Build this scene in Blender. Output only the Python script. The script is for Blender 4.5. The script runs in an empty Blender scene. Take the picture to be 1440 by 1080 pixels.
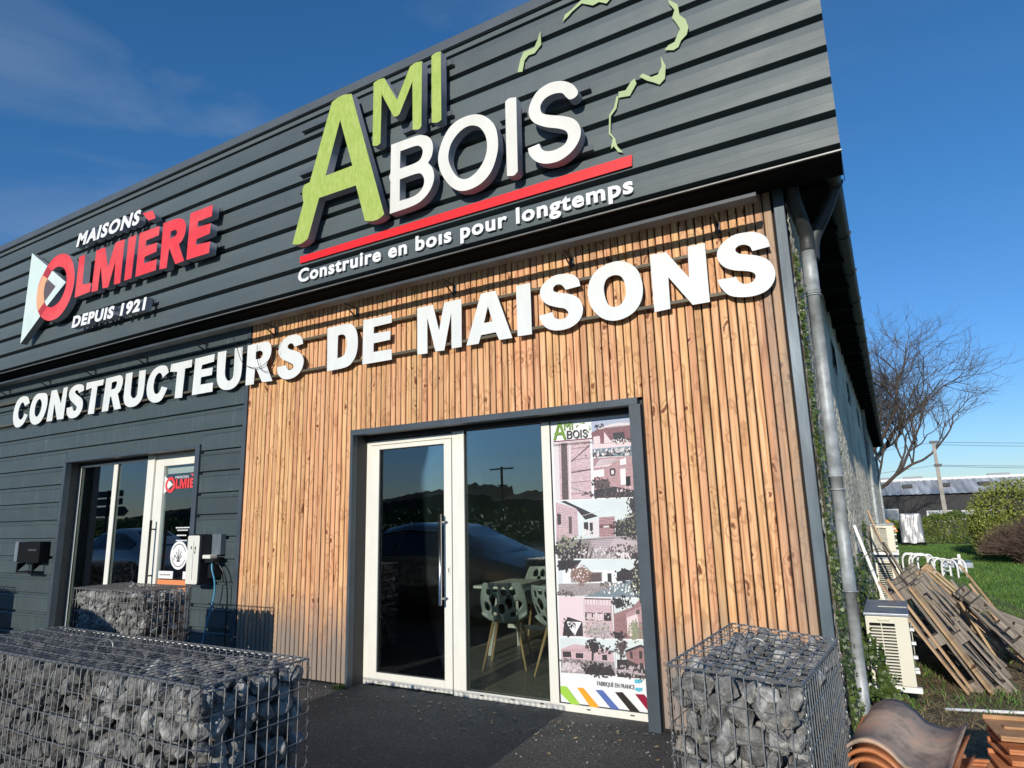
import bpy, bmesh, math, random
import numpy as np
from mathutils import Vector, Matrix, noise
random.seed(7); R = random.Random(11)
sc = bpy.context.scene
COL = sc.collection

# ------------------------------------------------------------------ camera
cam_d = bpy.data.cameras.new('camera'); cam = bpy.data.objects.new('camera', cam_d); COL.objects.link(cam); sc.camera = cam
cam_d.sensor_width = 36.0; cam_d.sensor_fit = 'HORIZONTAL'; cam_d.lens = 36.0 * 913.46 / 1440.0
cam_d.clip_start = 0.05; cam_d.clip_end = 3000
yaw, pit, rol = (math.radians(a) for a in (-29.6716, 11.4620, -1.5031))
Fv = Vector((math.sin(yaw) * math.cos(pit), math.cos(yaw) * math.cos(pit), math.sin(pit)))
R0 = Vector((math.cos(yaw), -math.sin(yaw), 0)); U0 = R0.cross(Fv)
RX = R0 * math.cos(rol) + U0 * math.sin(rol); UX = -R0 * math.sin(rol) + U0 * math.cos(rol)
M = Matrix((RX, UX, -Fv)).transposed().to_4x4(); M.translation = Vector((0.467, -4.74, 1.5)); cam.matrix_world = M

# ------------------------------------------------------------------ sky and sun
SUN_EL = math.radians(17.6); SUN_AZ = math.radians(4.0)
w = bpy.data.worlds.new('World'); sc.world = w; w.use_nodes = True
nt = w.node_tree; N = nt.nodes; L = nt.links
bg = N['Background']; bg.inputs[1].default_value = 0.092
sky = N.new('ShaderNodeTexSky'); sky.sky_type = 'NISHITA'; sky.sun_disc = False
sky.sun_elevation = SUN_EL; sky.sun_rotation = math.pi - SUN_AZ
sky.altitude = 300; sky.air_density = 1.15; sky.dust_density = 0.0; sky.ozone_density = 3.5
tc = N.new('ShaderNodeTexCoord'); mp = N.new('ShaderNodeMapping'); mp.inputs['Scale'].default_value = (1.0, 1.6, 5.0); mp.inputs['Rotation'].default_value = (0.25, -0.35, 0.5)
nz = N.new('ShaderNodeTexNoise'); nz.inputs['Scale'].default_value = 1.7; nz.inputs['Detail'].default_value = 7; nz.inputs['Roughness'].default_value = 0.55; nz.inputs['Distortion'].default_value = 0.6
cr = N.new('ShaderNodeValToRGB'); cr.color_ramp.elements[0].position = 0.46; cr.color_ramp.elements[0].color = (0, 0, 0, 1); cr.color_ramp.elements[1].position = 0.85; cr.color_ramp.elements[1].color = (0.42, 0.42, 0.42, 1)
hsv = N.new('ShaderNodeHueSaturation'); hsv.inputs['Saturation'].default_value = 1.16; hsv.inputs['Value'].default_value = 1.42
tint = N.new('ShaderNodeMixRGB'); tint.blend_type = 'MULTIPLY'; tint.inputs[0].default_value = 1.0; sxyz = N.new('ShaderNodeSeparateXYZ'); hr = N.new('ShaderNodeValToRGB'); he = hr.color_ramp.elements; he[0].position = 0.0; he[0].color = (0.56, 0.68, 1.0, 1); he[1].position = 0.5; he[1].color = (0.62, 0.88, 1.04, 1); L.new(tc.outputs['Generated'], sxyz.inputs[0]); L.new(sxyz.outputs[2], hr.inputs[0]); L.new(hr.outputs[0], tint.inputs[2])
mx = N.new('ShaderNodeMixRGB'); mx.inputs[2].default_value = (3.4, 4.3, 5.4, 1)
L.new(tc.outputs['Generated'], mp.inputs[0]); L.new(mp.outputs[0], nz.inputs[0]); L.new(nz.outputs[0], cr.inputs[0])
L.new(sky.outputs[0], hsv.inputs['Color']); L.new(hsv.outputs[0], tint.inputs[1]); L.new(tint.outputs[0], mx.inputs[1]); wm = N.new('ShaderNodeMapRange'); wm.inputs[1].default_value = 0.05; wm.inputs[2].default_value = -0.55; wm.inputs[3].default_value = 0.15; wm.inputs[4].default_value = 1.25; L.new(sxyz.outputs[0], wm.inputs[0]); wq = N.new('ShaderNodeMath'); wq.operation = 'MULTIPLY'; L.new(cr.outputs[0], wq.inputs[0]); L.new(wm.outputs[0], wq.inputs[1]); L.new(wq.outputs[0], mx.inputs[0]); L.new(mx.outputs[0], bg.inputs[0])
sd = bpy.data.lights.new('sun', 'SUN'); sun = bpy.data.objects.new('sun', sd); COL.objects.link(sun)
sd.energy = 4.0; sd.angle = math.radians(0.5); sd.color = (1.0, 0.93, 0.82)
sdir = Vector((math.sin(SUN_AZ) * math.cos(SUN_EL), -math.cos(SUN_AZ) * math.cos(SUN_EL), math.sin(SUN_EL)))
sun.rotation_euler = sdir.to_track_quat('Z', 'Y').to_euler(); sun.location = (0, -20, 20)
sc.view_settings.view_transform = 'Standard'; sc.view_settings.look = 'None'; sc.view_settings.exposure = 0.0; sc.view_settings.gamma = 1.0
sc.view_settings.use_curve_mapping = False
sc.render.engine = 'CYCLES'
sc.cycles.max_bounces = 8; sc.cycles.transparent_max_bounces = 16
BIG_LETTERS = [
  ('C', [[(-10.415,3.32),(-10.473,3.403,1),(-10.556,3.437,1),(-10.675,3.442,1),(-10.785,3.406,1),(-10.852,3.319,1),(-10.878,3.2,1),(-10.854,3.09,1),(-10.793,3.012,1),(-10.702,2.98,1),(-10.598,2.991,1),(-10.51,3.039,1),(-10.433,3.142),(-10.533,3.174),(-10.574,3.111,1),(-10.635,3.09,1),(-10.694,3.12,1),(-10.729,3.191,1),(-10.716,3.274,1),(-10.663,3.347,1),(-10.603,3.342,1),(-10.547,3.286)]]),
  ('O', [[(-10.096,3.431,1),(-9.969,3.411,1),(-9.91,3.346,1),(-9.903,3.218,1),(-9.951,3.091,1),(-10.041,3.001,1),(-10.18,2.974,1),(-10.303,3.014,1),(-10.373,3.115,1),(-10.381,3.245,1),(-10.329,3.364,1),(-10.231,3.429,1)],[(-10.144,3.349,1),(-10.07,3.3,1),(-10.054,3.211,1),(-10.093,3.128,1),(-10.162,3.088,1),(-10.22,3.123,1),(-10.242,3.207,1),(-10.218,3.298,1)]]),
  ('N', [[(-9.82,3.434),(-9.675,3.434),(-9.521,3.211),(-9.493,3.435),(-9.385,3.439),(-9.411,2.985),(-9.579,2.99),(-9.701,3.236),(-9.71,2.985),(-9.867,2.991)]]),
  ('S', [[(-8.947,3.334),(-8.97,3.4,1),(-9.036,3.43,1),(-9.159,3.44,1),(-9.275,3.409,1),(-9.333,3.337,1),(-9.288,3.248,1),(-9.17,3.173,1),(-9.089,3.121,1),(-9.107,3.078,1),(-9.163,3.076,1),(-9.21,3.139),(-9.348,3.131),(-9.337,3.058,1),(-9.265,2.99,1),(-9.166,2.971,1),(-9.049,2.987,1),(-8.957,3.058,1),(-8.943,3.16,1),(-8.993,3.231,1),(-9.104,3.288,1),(-9.174,3.332,1),(-9.153,3.361,1),(-9.1,3.349,1),(-9.077,3.313)]]),
  ('T', [[(-8.893,3.435),(-8.476,3.431),(-8.487,3.355),(-8.62,3.354),(-8.638,2.982),(-8.789,2.989),(-8.754,3.348),(-8.898,3.333)]]),
  ('R', [[(-8.42,3.435),(-8.214,3.438,1),(-8.095,3.436,1),(-8.035,3.396,1),(-8.022,3.321,1),(-8.061,3.231,1),(-8.115,3.193),(-8.009,2.986),(-8.165,2.985),(-8.26,3.17),(-8.286,3.171),(-8.307,2.986),(-8.454,2.987)],[(-8.278,3.363),(-8.183,3.367,1),(-8.158,3.343,1),(-8.172,3.297,1),(-8.2,3.271,1),(-8.28,3.266)]]),
  ('U', [[(-7.965,3.44),(-7.817,3.441),(-7.821,3.223,1),(-7.814,3.14,1),(-7.758,3.093,1),(-7.699,3.104,1),(-7.671,3.164,1),(-7.672,3.437),(-7.53,3.434),(-7.533,3.189,1),(-7.565,3.061,1),(-7.665,2.993,1),(-7.801,2.982,1),(-7.912,3.019,1),(-7.967,3.101,1),(-7.972,3.2,1)]]),
  ('C', [[(-7.041,3.338),(-7.087,3.412,1),(-7.164,3.44,1),(-7.278,3.438,1),(-7.387,3.392,1),(-7.457,3.301,1),(-7.477,3.182,1),(-7.44,3.067,1),(-7.348,2.999,1),(-7.231,2.982,1),(-7.131,3.017,1),(-7.044,3.14),(-7.164,3.174),(-7.203,3.11,1),(-7.262,3.089,1),(-7.312,3.12,1),(-7.336,3.205,1),(-7.316,3.299,1),(-7.262,3.35,1),(-7.199,3.342,1),(-7.156,3.283)]]),
  ('T', [[(-7.002,3.432),(-6.592,3.433),(-6.592,3.341),(-6.718,3.339),(-6.736,2.986),(-6.884,2.992),(-6.87,3.32),(-7.014,3.339)]]),
  ('E', [[(-6.532,3.434),(-6.174,3.44),(-6.179,3.35),(-6.395,3.338),(-6.407,3.284),(-6.193,3.281),(-6.203,3.193),(-6.401,3.191),(-6.402,3.101),(-6.171,3.1),(-6.171,2.993),(-6.549,2.993)]]),
  ('U', [[(-6.118,3.45),(-5.965,3.448),(-5.97,3.232,1),(-5.959,3.147,1),(-5.908,3.088,1),(-5.85,3.095,1),(-5.816,3.156,1),(-5.818,3.45),(-5.686,3.449),(-5.678,3.193,1),(-5.709,3.061,1),(-5.797,2.992,1),(-5.919,2.981,1),(-6.033,3.018,1),(-6.097,3.1,1),(-6.114,3.214,1)]]),
  ('R', [[(-5.598,3.451),(-5.347,3.453,1),(-5.257,3.44,1),(-5.209,3.382,1),(-5.209,3.297,1),(-5.248,3.227,1),(-5.274,3.187),(-5.163,2.99),(-5.329,2.997),(-5.435,3.164),(-5.455,3.167),(-5.464,2.992),(-5.6,2.993)],[(-5.454,3.359),(-5.382,3.36,1),(-5.341,3.33,1),(-5.35,3.287,1),(-5.388,3.269,1),(-5.455,3.272)]]),
  ('S', [[(-4.716,3.336),(-4.738,3.404,1),(-4.79,3.443,1),(-4.887,3.459,1),(-4.995,3.441,1),(-5.075,3.383,1),(-5.091,3.302,1),(-5.049,3.23,1),(-4.955,3.179,1),(-4.858,3.131,1),(-4.851,3.091,1),(-4.897,3.076,1),(-4.94,3.092,1),(-4.964,3.137),(-5.101,3.134),(-5.081,3.059,1),(-5.016,3.001,1),(-4.918,2.978,1),(-4.812,2.994,1),(-4.727,3.053,1),(-4.698,3.149,1),(-4.74,3.228,1),(-4.828,3.275,1),(-4.924,3.309,1),(-4.95,3.342,1),(-4.92,3.368,1),(-4.875,3.361,1),(-4.845,3.321)]]),
  ('D', [[(-4.368,3.447),(-4.102,3.448,1),(-4.023,3.425,1),(-3.965,3.349,1),(-3.943,3.23,1),(-3.96,3.114,1),(-4.017,3.032,1),(-4.111,2.995,1),(-4.355,2.988)],[(-4.215,3.343),(-4.153,3.345,1),(-4.112,3.313,1),(-4.095,3.236,1),(-4.105,3.163,1),(-4.139,3.118,1),(-4.218,3.104)]]),
  ('E', [[(-3.876,3.447),(-3.511,3.438),(-3.512,3.358),(-3.737,3.353),(-3.739,3.286),(-3.525,3.28),(-3.529,3.19),(-3.737,3.187),(-3.738,3.099),(-3.508,3.093),(-3.506,2.99),(-3.878,2.992)]]),
  ('M', [[(-3.202,3.448),(-3.018,3.446),(-2.949,3.183),(-2.89,3.442),(-2.698,3.443),(-2.7,2.992),(-2.81,2.992),(-2.811,3.329),(-2.891,2.988),(-2.99,2.992),(-3.084,3.331),(-3.082,2.988),(-3.198,2.993)]]),
  ('A', [[(-2.489,3.448),(-2.336,3.447),(-2.177,2.99),(-2.308,2.992),(-2.34,3.067),(-2.492,3.066),(-2.521,2.992),(-2.65,2.994)],[(-2.417,3.319),(-2.374,3.172),(-2.462,3.171)]]),
  ('I', [[(-2.128,3.45),(-1.988,3.447),(-1.987,2.992),(-2.125,2.995)]]),
  ('S', [[(-1.527,3.325),(-1.54,3.383,1),(-1.582,3.431,1),(-1.644,3.455,1),(-1.744,3.464,1),(-1.838,3.431,1),(-1.892,3.369,1),(-1.89,3.29,1),(-1.837,3.228,1),(-1.756,3.188,1),(-1.676,3.159,1),(-1.644,3.115,1),(-1.675,3.078,1),(-1.733,3.078,1),(-1.773,3.104,1),(-1.789,3.15),(-1.915,3.138),(-1.89,3.069,1),(-1.827,3.009,1),(-1.738,2.983,1),(-1.63,2.991,1),(-1.544,3.042,1),(-1.513,3.129,1),(-1.54,3.213,1),(-1.608,3.267,1),(-1.696,3.299,1),(-1.764,3.324,1),(-1.771,3.358,1),(-1.738,3.38,1),(-1.693,3.366,1),(-1.659,3.318)]]),
  ('O', [[(-1.217,3.467,1),(-1.112,3.433,1),(-1.036,3.351,1),(-1.006,3.231,1),(-1.018,3.121,1),(-1.073,3.035,1),(-1.165,2.988,1),(-1.271,2.984,1),(-1.369,3.032,1),(-1.44,3.128,1),(-1.464,3.249,1),(-1.436,3.361,1),(-1.354,3.441,1)],[(-1.224,3.354,1),(-1.168,3.322,1),(-1.144,3.243,1),(-1.15,3.162,1),(-1.19,3.105,1),(-1.248,3.093,1),(-1.296,3.125,1),(-1.321,3.204,1),(-1.323,3.279,1),(-1.292,3.339,1)]]),
  ('N', [[(-0.932,3.456),(-0.805,3.451),(-0.646,3.209),(-0.638,3.456),(-0.51,3.454),(-0.511,2.994),(-0.636,2.995),(-0.801,3.246),(-0.804,2.996),(-0.927,2.991)]]),
  ('S', [[(-0.062,3.32),(-0.081,3.392,1),(-0.13,3.438,1),(-0.189,3.46,1),(-0.292,3.465,1),(-0.372,3.431,1),(-0.424,3.37,1),(-0.426,3.301,1),(-0.389,3.239,1),(-0.323,3.198,1),(-0.236,3.173,1),(-0.191,3.15,1),(-0.18,3.118,1),(-0.204,3.086,1),(-0.252,3.078,1),(-0.291,3.101,1),(-0.314,3.145),(-0.443,3.15),(-0.424,3.087,1),(-0.374,3.02,1),(-0.301,2.99,1),(-0.207,2.98,1),(-0.119,3.001,1),(-0.065,3.057,1),(-0.049,3.134,1),(-0.079,3.214,1),(-0.146,3.267,1),(-0.225,3.296,1),(-0.278,3.316,1),(-0.299,3.348,1),(-0.28,3.372,1),(-0.238,3.375,1),(-0.199,3.352,1),(-0.184,3.313)]]),
]
RED_SIGN = [
  ('tri', [[(-9.854,5.393),(-8.79,4.73),(-9.229,4.473),(-9.387,4.361),(-9.859,4.041)]]),
  ('ring', [[(-8.953,5.174,1),(-8.763,5.085,1),(-8.631,4.919,1),(-8.579,4.73,1),(-8.602,4.536,1),(-8.705,4.37,1),(-8.88,4.259,1),(-9.121,4.246,1),(-9.326,4.327,1),(-9.459,4.442,1),(-9.522,4.557,1),(-9.545,4.7,1),(-9.53,4.86,1),(-9.444,4.982,1),(-9.33,5.092,1),(-9.159,5.176,1)],[(-8.975,4.99,1),(-8.847,4.911,1),(-8.778,4.772,1),(-8.796,4.619,1),(-8.89,4.493,1),(-9.04,4.438,1),(-9.188,4.454,1),(-9.303,4.55,1),(-9.356,4.663,1),(-9.355,4.778,1),(-9.294,4.881,1),(-9.199,4.976,1),(-9.102,5.006,1)]]),
  ('L', [[(-8.516,5.028),(-8.377,5.027),(-8.363,4.606),(-8.153,4.586),(-8.156,4.467),(-8.522,4.455)]]),
  ('M', [[(-8.107,5.021),(-7.902,5.018),(-7.79,4.717),(-7.666,5.026),(-7.465,5.02),(-7.474,4.444),(-7.613,4.452),(-7.629,4.771),(-7.737,4.443),(-7.863,4.453),(-7.961,4.771),(-7.975,4.446),(-8.123,4.455)]]),
  ('I', [[(-7.38,5.018),(-7.215,5.017),(-7.238,4.458),(-7.391,4.454)]]),
  ('E', [[(-7.149,5.021),(-6.741,5.011),(-6.738,4.895),(-6.992,4.89),(-7.0,4.812),(-6.763,4.806),(-6.76,4.692),(-6.997,4.679),(-7.001,4.594),(-6.738,4.589),(-6.743,4.452),(-7.155,4.455)]]),
  ('accent', [[(-7.126,5.279),(-6.916,5.263),(-6.838,5.14),(-6.987,5.146)]]),
  ('R', [[(-6.669,5.03),(-6.404,5.019,1),(-6.287,4.98,1),(-6.226,4.905,1),(-6.221,4.801,1),(-6.263,4.719,1),(-6.329,4.681),(-6.201,4.448),(-6.365,4.444),(-6.503,4.668),(-6.511,4.67),(-6.528,4.434),(-6.669,4.445)],[(-6.505,4.884),(-6.417,4.882,1),(-6.383,4.851,1),(-6.4,4.806,1),(-6.508,4.793)]]),
  ('E', [[(-6.152,5.018),(-5.746,5.013),(-5.753,4.878),(-5.994,4.877),(-6.001,4.806),(-5.761,4.794),(-5.766,4.673),(-5.999,4.661),(-6.009,4.593),(-5.747,4.573),(-5.756,4.44),(-6.16,4.448)]]),
]
RED_OVER = [
  ('orange', [[(-9.43,4.958),(-9.299,4.889),(-9.344,4.798,1),(-9.348,4.672,1),(-9.298,4.548),(-9.446,4.444),(-9.508,4.553,1),(-9.534,4.708,1),(-9.507,4.854,1)]]),
  ('darkred', [[(-9.35,5.077),(-9.19,4.973),(-9.297,4.889),(-9.431,4.961)]]),
  ('darkred', [[(-9.298,4.548),(-9.22,4.471),(-9.377,4.358),(-9.446,4.444)]]),
  ('brown', [[(-9.284,4.868),(-9.044,4.719),(-9.296,4.548),(-9.345,4.66,1),(-9.344,4.786,1)]]),
  ('mint', [[(-9.183,4.97),(-8.774,4.724),(-9.213,4.468),(-9.287,4.545),(-9.035,4.716),(-9.284,4.876)]]),
]
GREEN_SIGN = [
  ('A', [[(-3.943,5.634),(-3.857,5.658,1),(-3.771,5.656,1),(-3.676,5.628),(-3.233,4.228),(-3.301,4.199,1),(-3.386,4.2,1),(-3.466,4.223),(-3.589,4.619),(-4.075,4.626),(-4.211,4.229),(-4.287,4.202,1),(-4.359,4.202,1),(-4.427,4.223),(-4.293,4.636),(-4.311,4.714,1),(-4.311,4.792,1),(-4.287,4.83),(-4.215,4.837)],[(-3.821,5.395),(-3.641,4.841),(-3.996,4.841)]]),
  ('M', [[(-3.391,5.637),(-3.329,5.651,1),(-3.258,5.641),(-3.096,5.347),(-2.944,5.639),(-2.883,5.652,1),(-2.805,5.638),(-2.81,4.975),(-2.839,4.952,1),(-2.909,4.971),(-2.915,5.47),(-3.066,5.185),(-3.099,5.175,1),(-3.135,5.185),(-3.287,5.479),(-3.292,4.964),(-3.335,4.95,1),(-3.389,4.97)]]),
  ('I', [[(-2.696,5.645),(-2.651,5.659,1),(-2.591,5.651),(-2.588,4.959),(-2.632,4.947,1),(-2.693,4.967)]]),
  ('B', [[(-3.161,4.902),(-2.875,4.895,1),(-2.779,4.87,1),(-2.709,4.815,1),(-2.68,4.727,1),(-2.695,4.64,1),(-2.735,4.586),(-2.684,4.514,1),(-2.669,4.418,1),(-2.704,4.328,1),(-2.779,4.259,1),(-2.895,4.221,1),(-3.167,4.213),(-3.163,4.524),(-3.179,4.582,1),(-3.164,4.62)],[(-3.051,4.802),(-2.874,4.797,1),(-2.815,4.767,1),(-2.793,4.713,1),(-2.82,4.649,1),(-2.886,4.628,1),(-3.055,4.628)],[(-3.054,4.521),(-2.861,4.52,1),(-2.802,4.491,1),(-2.776,4.42,1),(-2.808,4.348,1),(-2.896,4.309,1),(-3.054,4.308)]]),
  ('O', [[(-2.226,4.882,1),(-2.121,4.819,1),(-2.04,4.711,1),(-2.012,4.585,1),(-2.02,4.452,1),(-2.08,4.308,1),(-2.185,4.225,1),(-2.323,4.203,1),(-2.441,4.242,1),(-2.54,4.35,1),(-2.606,4.48,1),(-2.623,4.617,1),(-2.571,4.763,1),(-2.48,4.865,1),(-2.357,4.898,1)],[(-2.249,4.785,1),(-2.175,4.729,1),(-2.125,4.623,1),(-2.122,4.505,1),(-2.161,4.41,1),(-2.236,4.337,1),(-2.332,4.309,1),(-2.418,4.353,1),(-2.483,4.452,1),(-2.516,4.562,1),(-2.492,4.676,1),(-2.425,4.754,1),(-2.336,4.795,1)]]),
  ('I', [[(-1.932,4.892),(-1.894,4.911,1),(-1.826,4.896),(-1.832,4.227),(-1.87,4.202,1),(-1.933,4.216)]]),
  ('S', [[(-1.277,4.721,1),(-1.285,4.766,1),(-1.328,4.829,1),(-1.408,4.884,1),(-1.513,4.907,1),(-1.622,4.879,1),(-1.69,4.802,1),(-1.715,4.708,1),(-1.675,4.614,1),(-1.571,4.535,1),(-1.447,4.476,1),(-1.388,4.43,1),(-1.378,4.376,1),(-1.413,4.326,1),(-1.496,4.307,1),(-1.569,4.321,1),(-1.61,4.355,1),(-1.629,4.406),(-1.732,4.398),(-1.718,4.333,1),(-1.656,4.256,1),(-1.563,4.211,1),(-1.449,4.206,1),(-1.345,4.253,1),(-1.281,4.333,1),(-1.27,4.42,1),(-1.313,4.507,1),(-1.402,4.569,1),(-1.535,4.628,1),(-1.597,4.671,1),(-1.605,4.738,1),(-1.56,4.786,1),(-1.485,4.798,1),(-1.413,4.778,1),(-1.379,4.733,1),(-1.349,4.698,1),(-1.309,4.696,1)]]),
]
MAP_BITS = [
  ('m', [[(-1.433,5.529),(-1.407,5.584),(-1.343,5.607),(-1.274,5.646),(-1.228,5.671),(-1.131,5.648),(-1.035,5.621),(-0.975,5.569),(-1.041,5.522),(-1.103,5.565),(-1.157,5.558),(-1.253,5.622),(-1.344,5.584),(-1.379,5.557)]]),
  ('m', [[(-1.641,5.534),(-1.637,5.4),(-1.701,5.344),(-1.763,5.348),(-1.802,5.314),(-1.825,5.216),(-1.873,5.228),(-1.84,5.342),(-1.809,5.401),(-1.747,5.399),(-1.703,5.4),(-1.668,5.462)]]),
  ('m', [[(-0.55,5.327),(-0.483,5.252),(-0.476,5.158),(-0.435,5.101),(-0.419,5.026),(-0.436,4.971),(-0.482,4.938),(-0.504,4.894),(-0.542,4.883),(-0.609,4.912),(-0.579,4.939),(-0.529,4.948),(-0.503,5.0),(-0.481,5.037),(-0.506,5.103),(-0.532,5.158),(-0.509,5.216),(-0.545,5.289)]]),
  ('m', [[(-0.641,4.872),(-0.61,4.775),(-0.623,4.675),(-0.667,4.641),(-0.709,4.676),(-0.758,4.71),(-0.817,4.769),(-0.788,4.783),(-0.724,4.728),(-0.674,4.729),(-0.639,4.787)]]),
  ('m', [[(-0.856,4.767),(-0.842,4.719),(-0.901,4.635),(-0.99,4.652),(-0.989,4.703),(-0.931,4.694),(-0.883,4.752)]]),
  ('m', [[(-0.989,4.664),(-1.015,4.567),(-1.063,4.52),(-1.075,4.38),(-1.039,4.317),(-1.027,4.25),(-0.983,4.182),(-1.022,4.199),(-1.054,4.259),(-1.079,4.243),(-1.058,4.328),(-1.088,4.376),(-1.076,4.533),(-1.033,4.582),(-1.007,4.671)]]),
]
BAR = [
  ('bar', [[(-4.456,4.14),(-0.918,4.146),(-0.924,4.056),(-4.452,4.067)]]),
]
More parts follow.
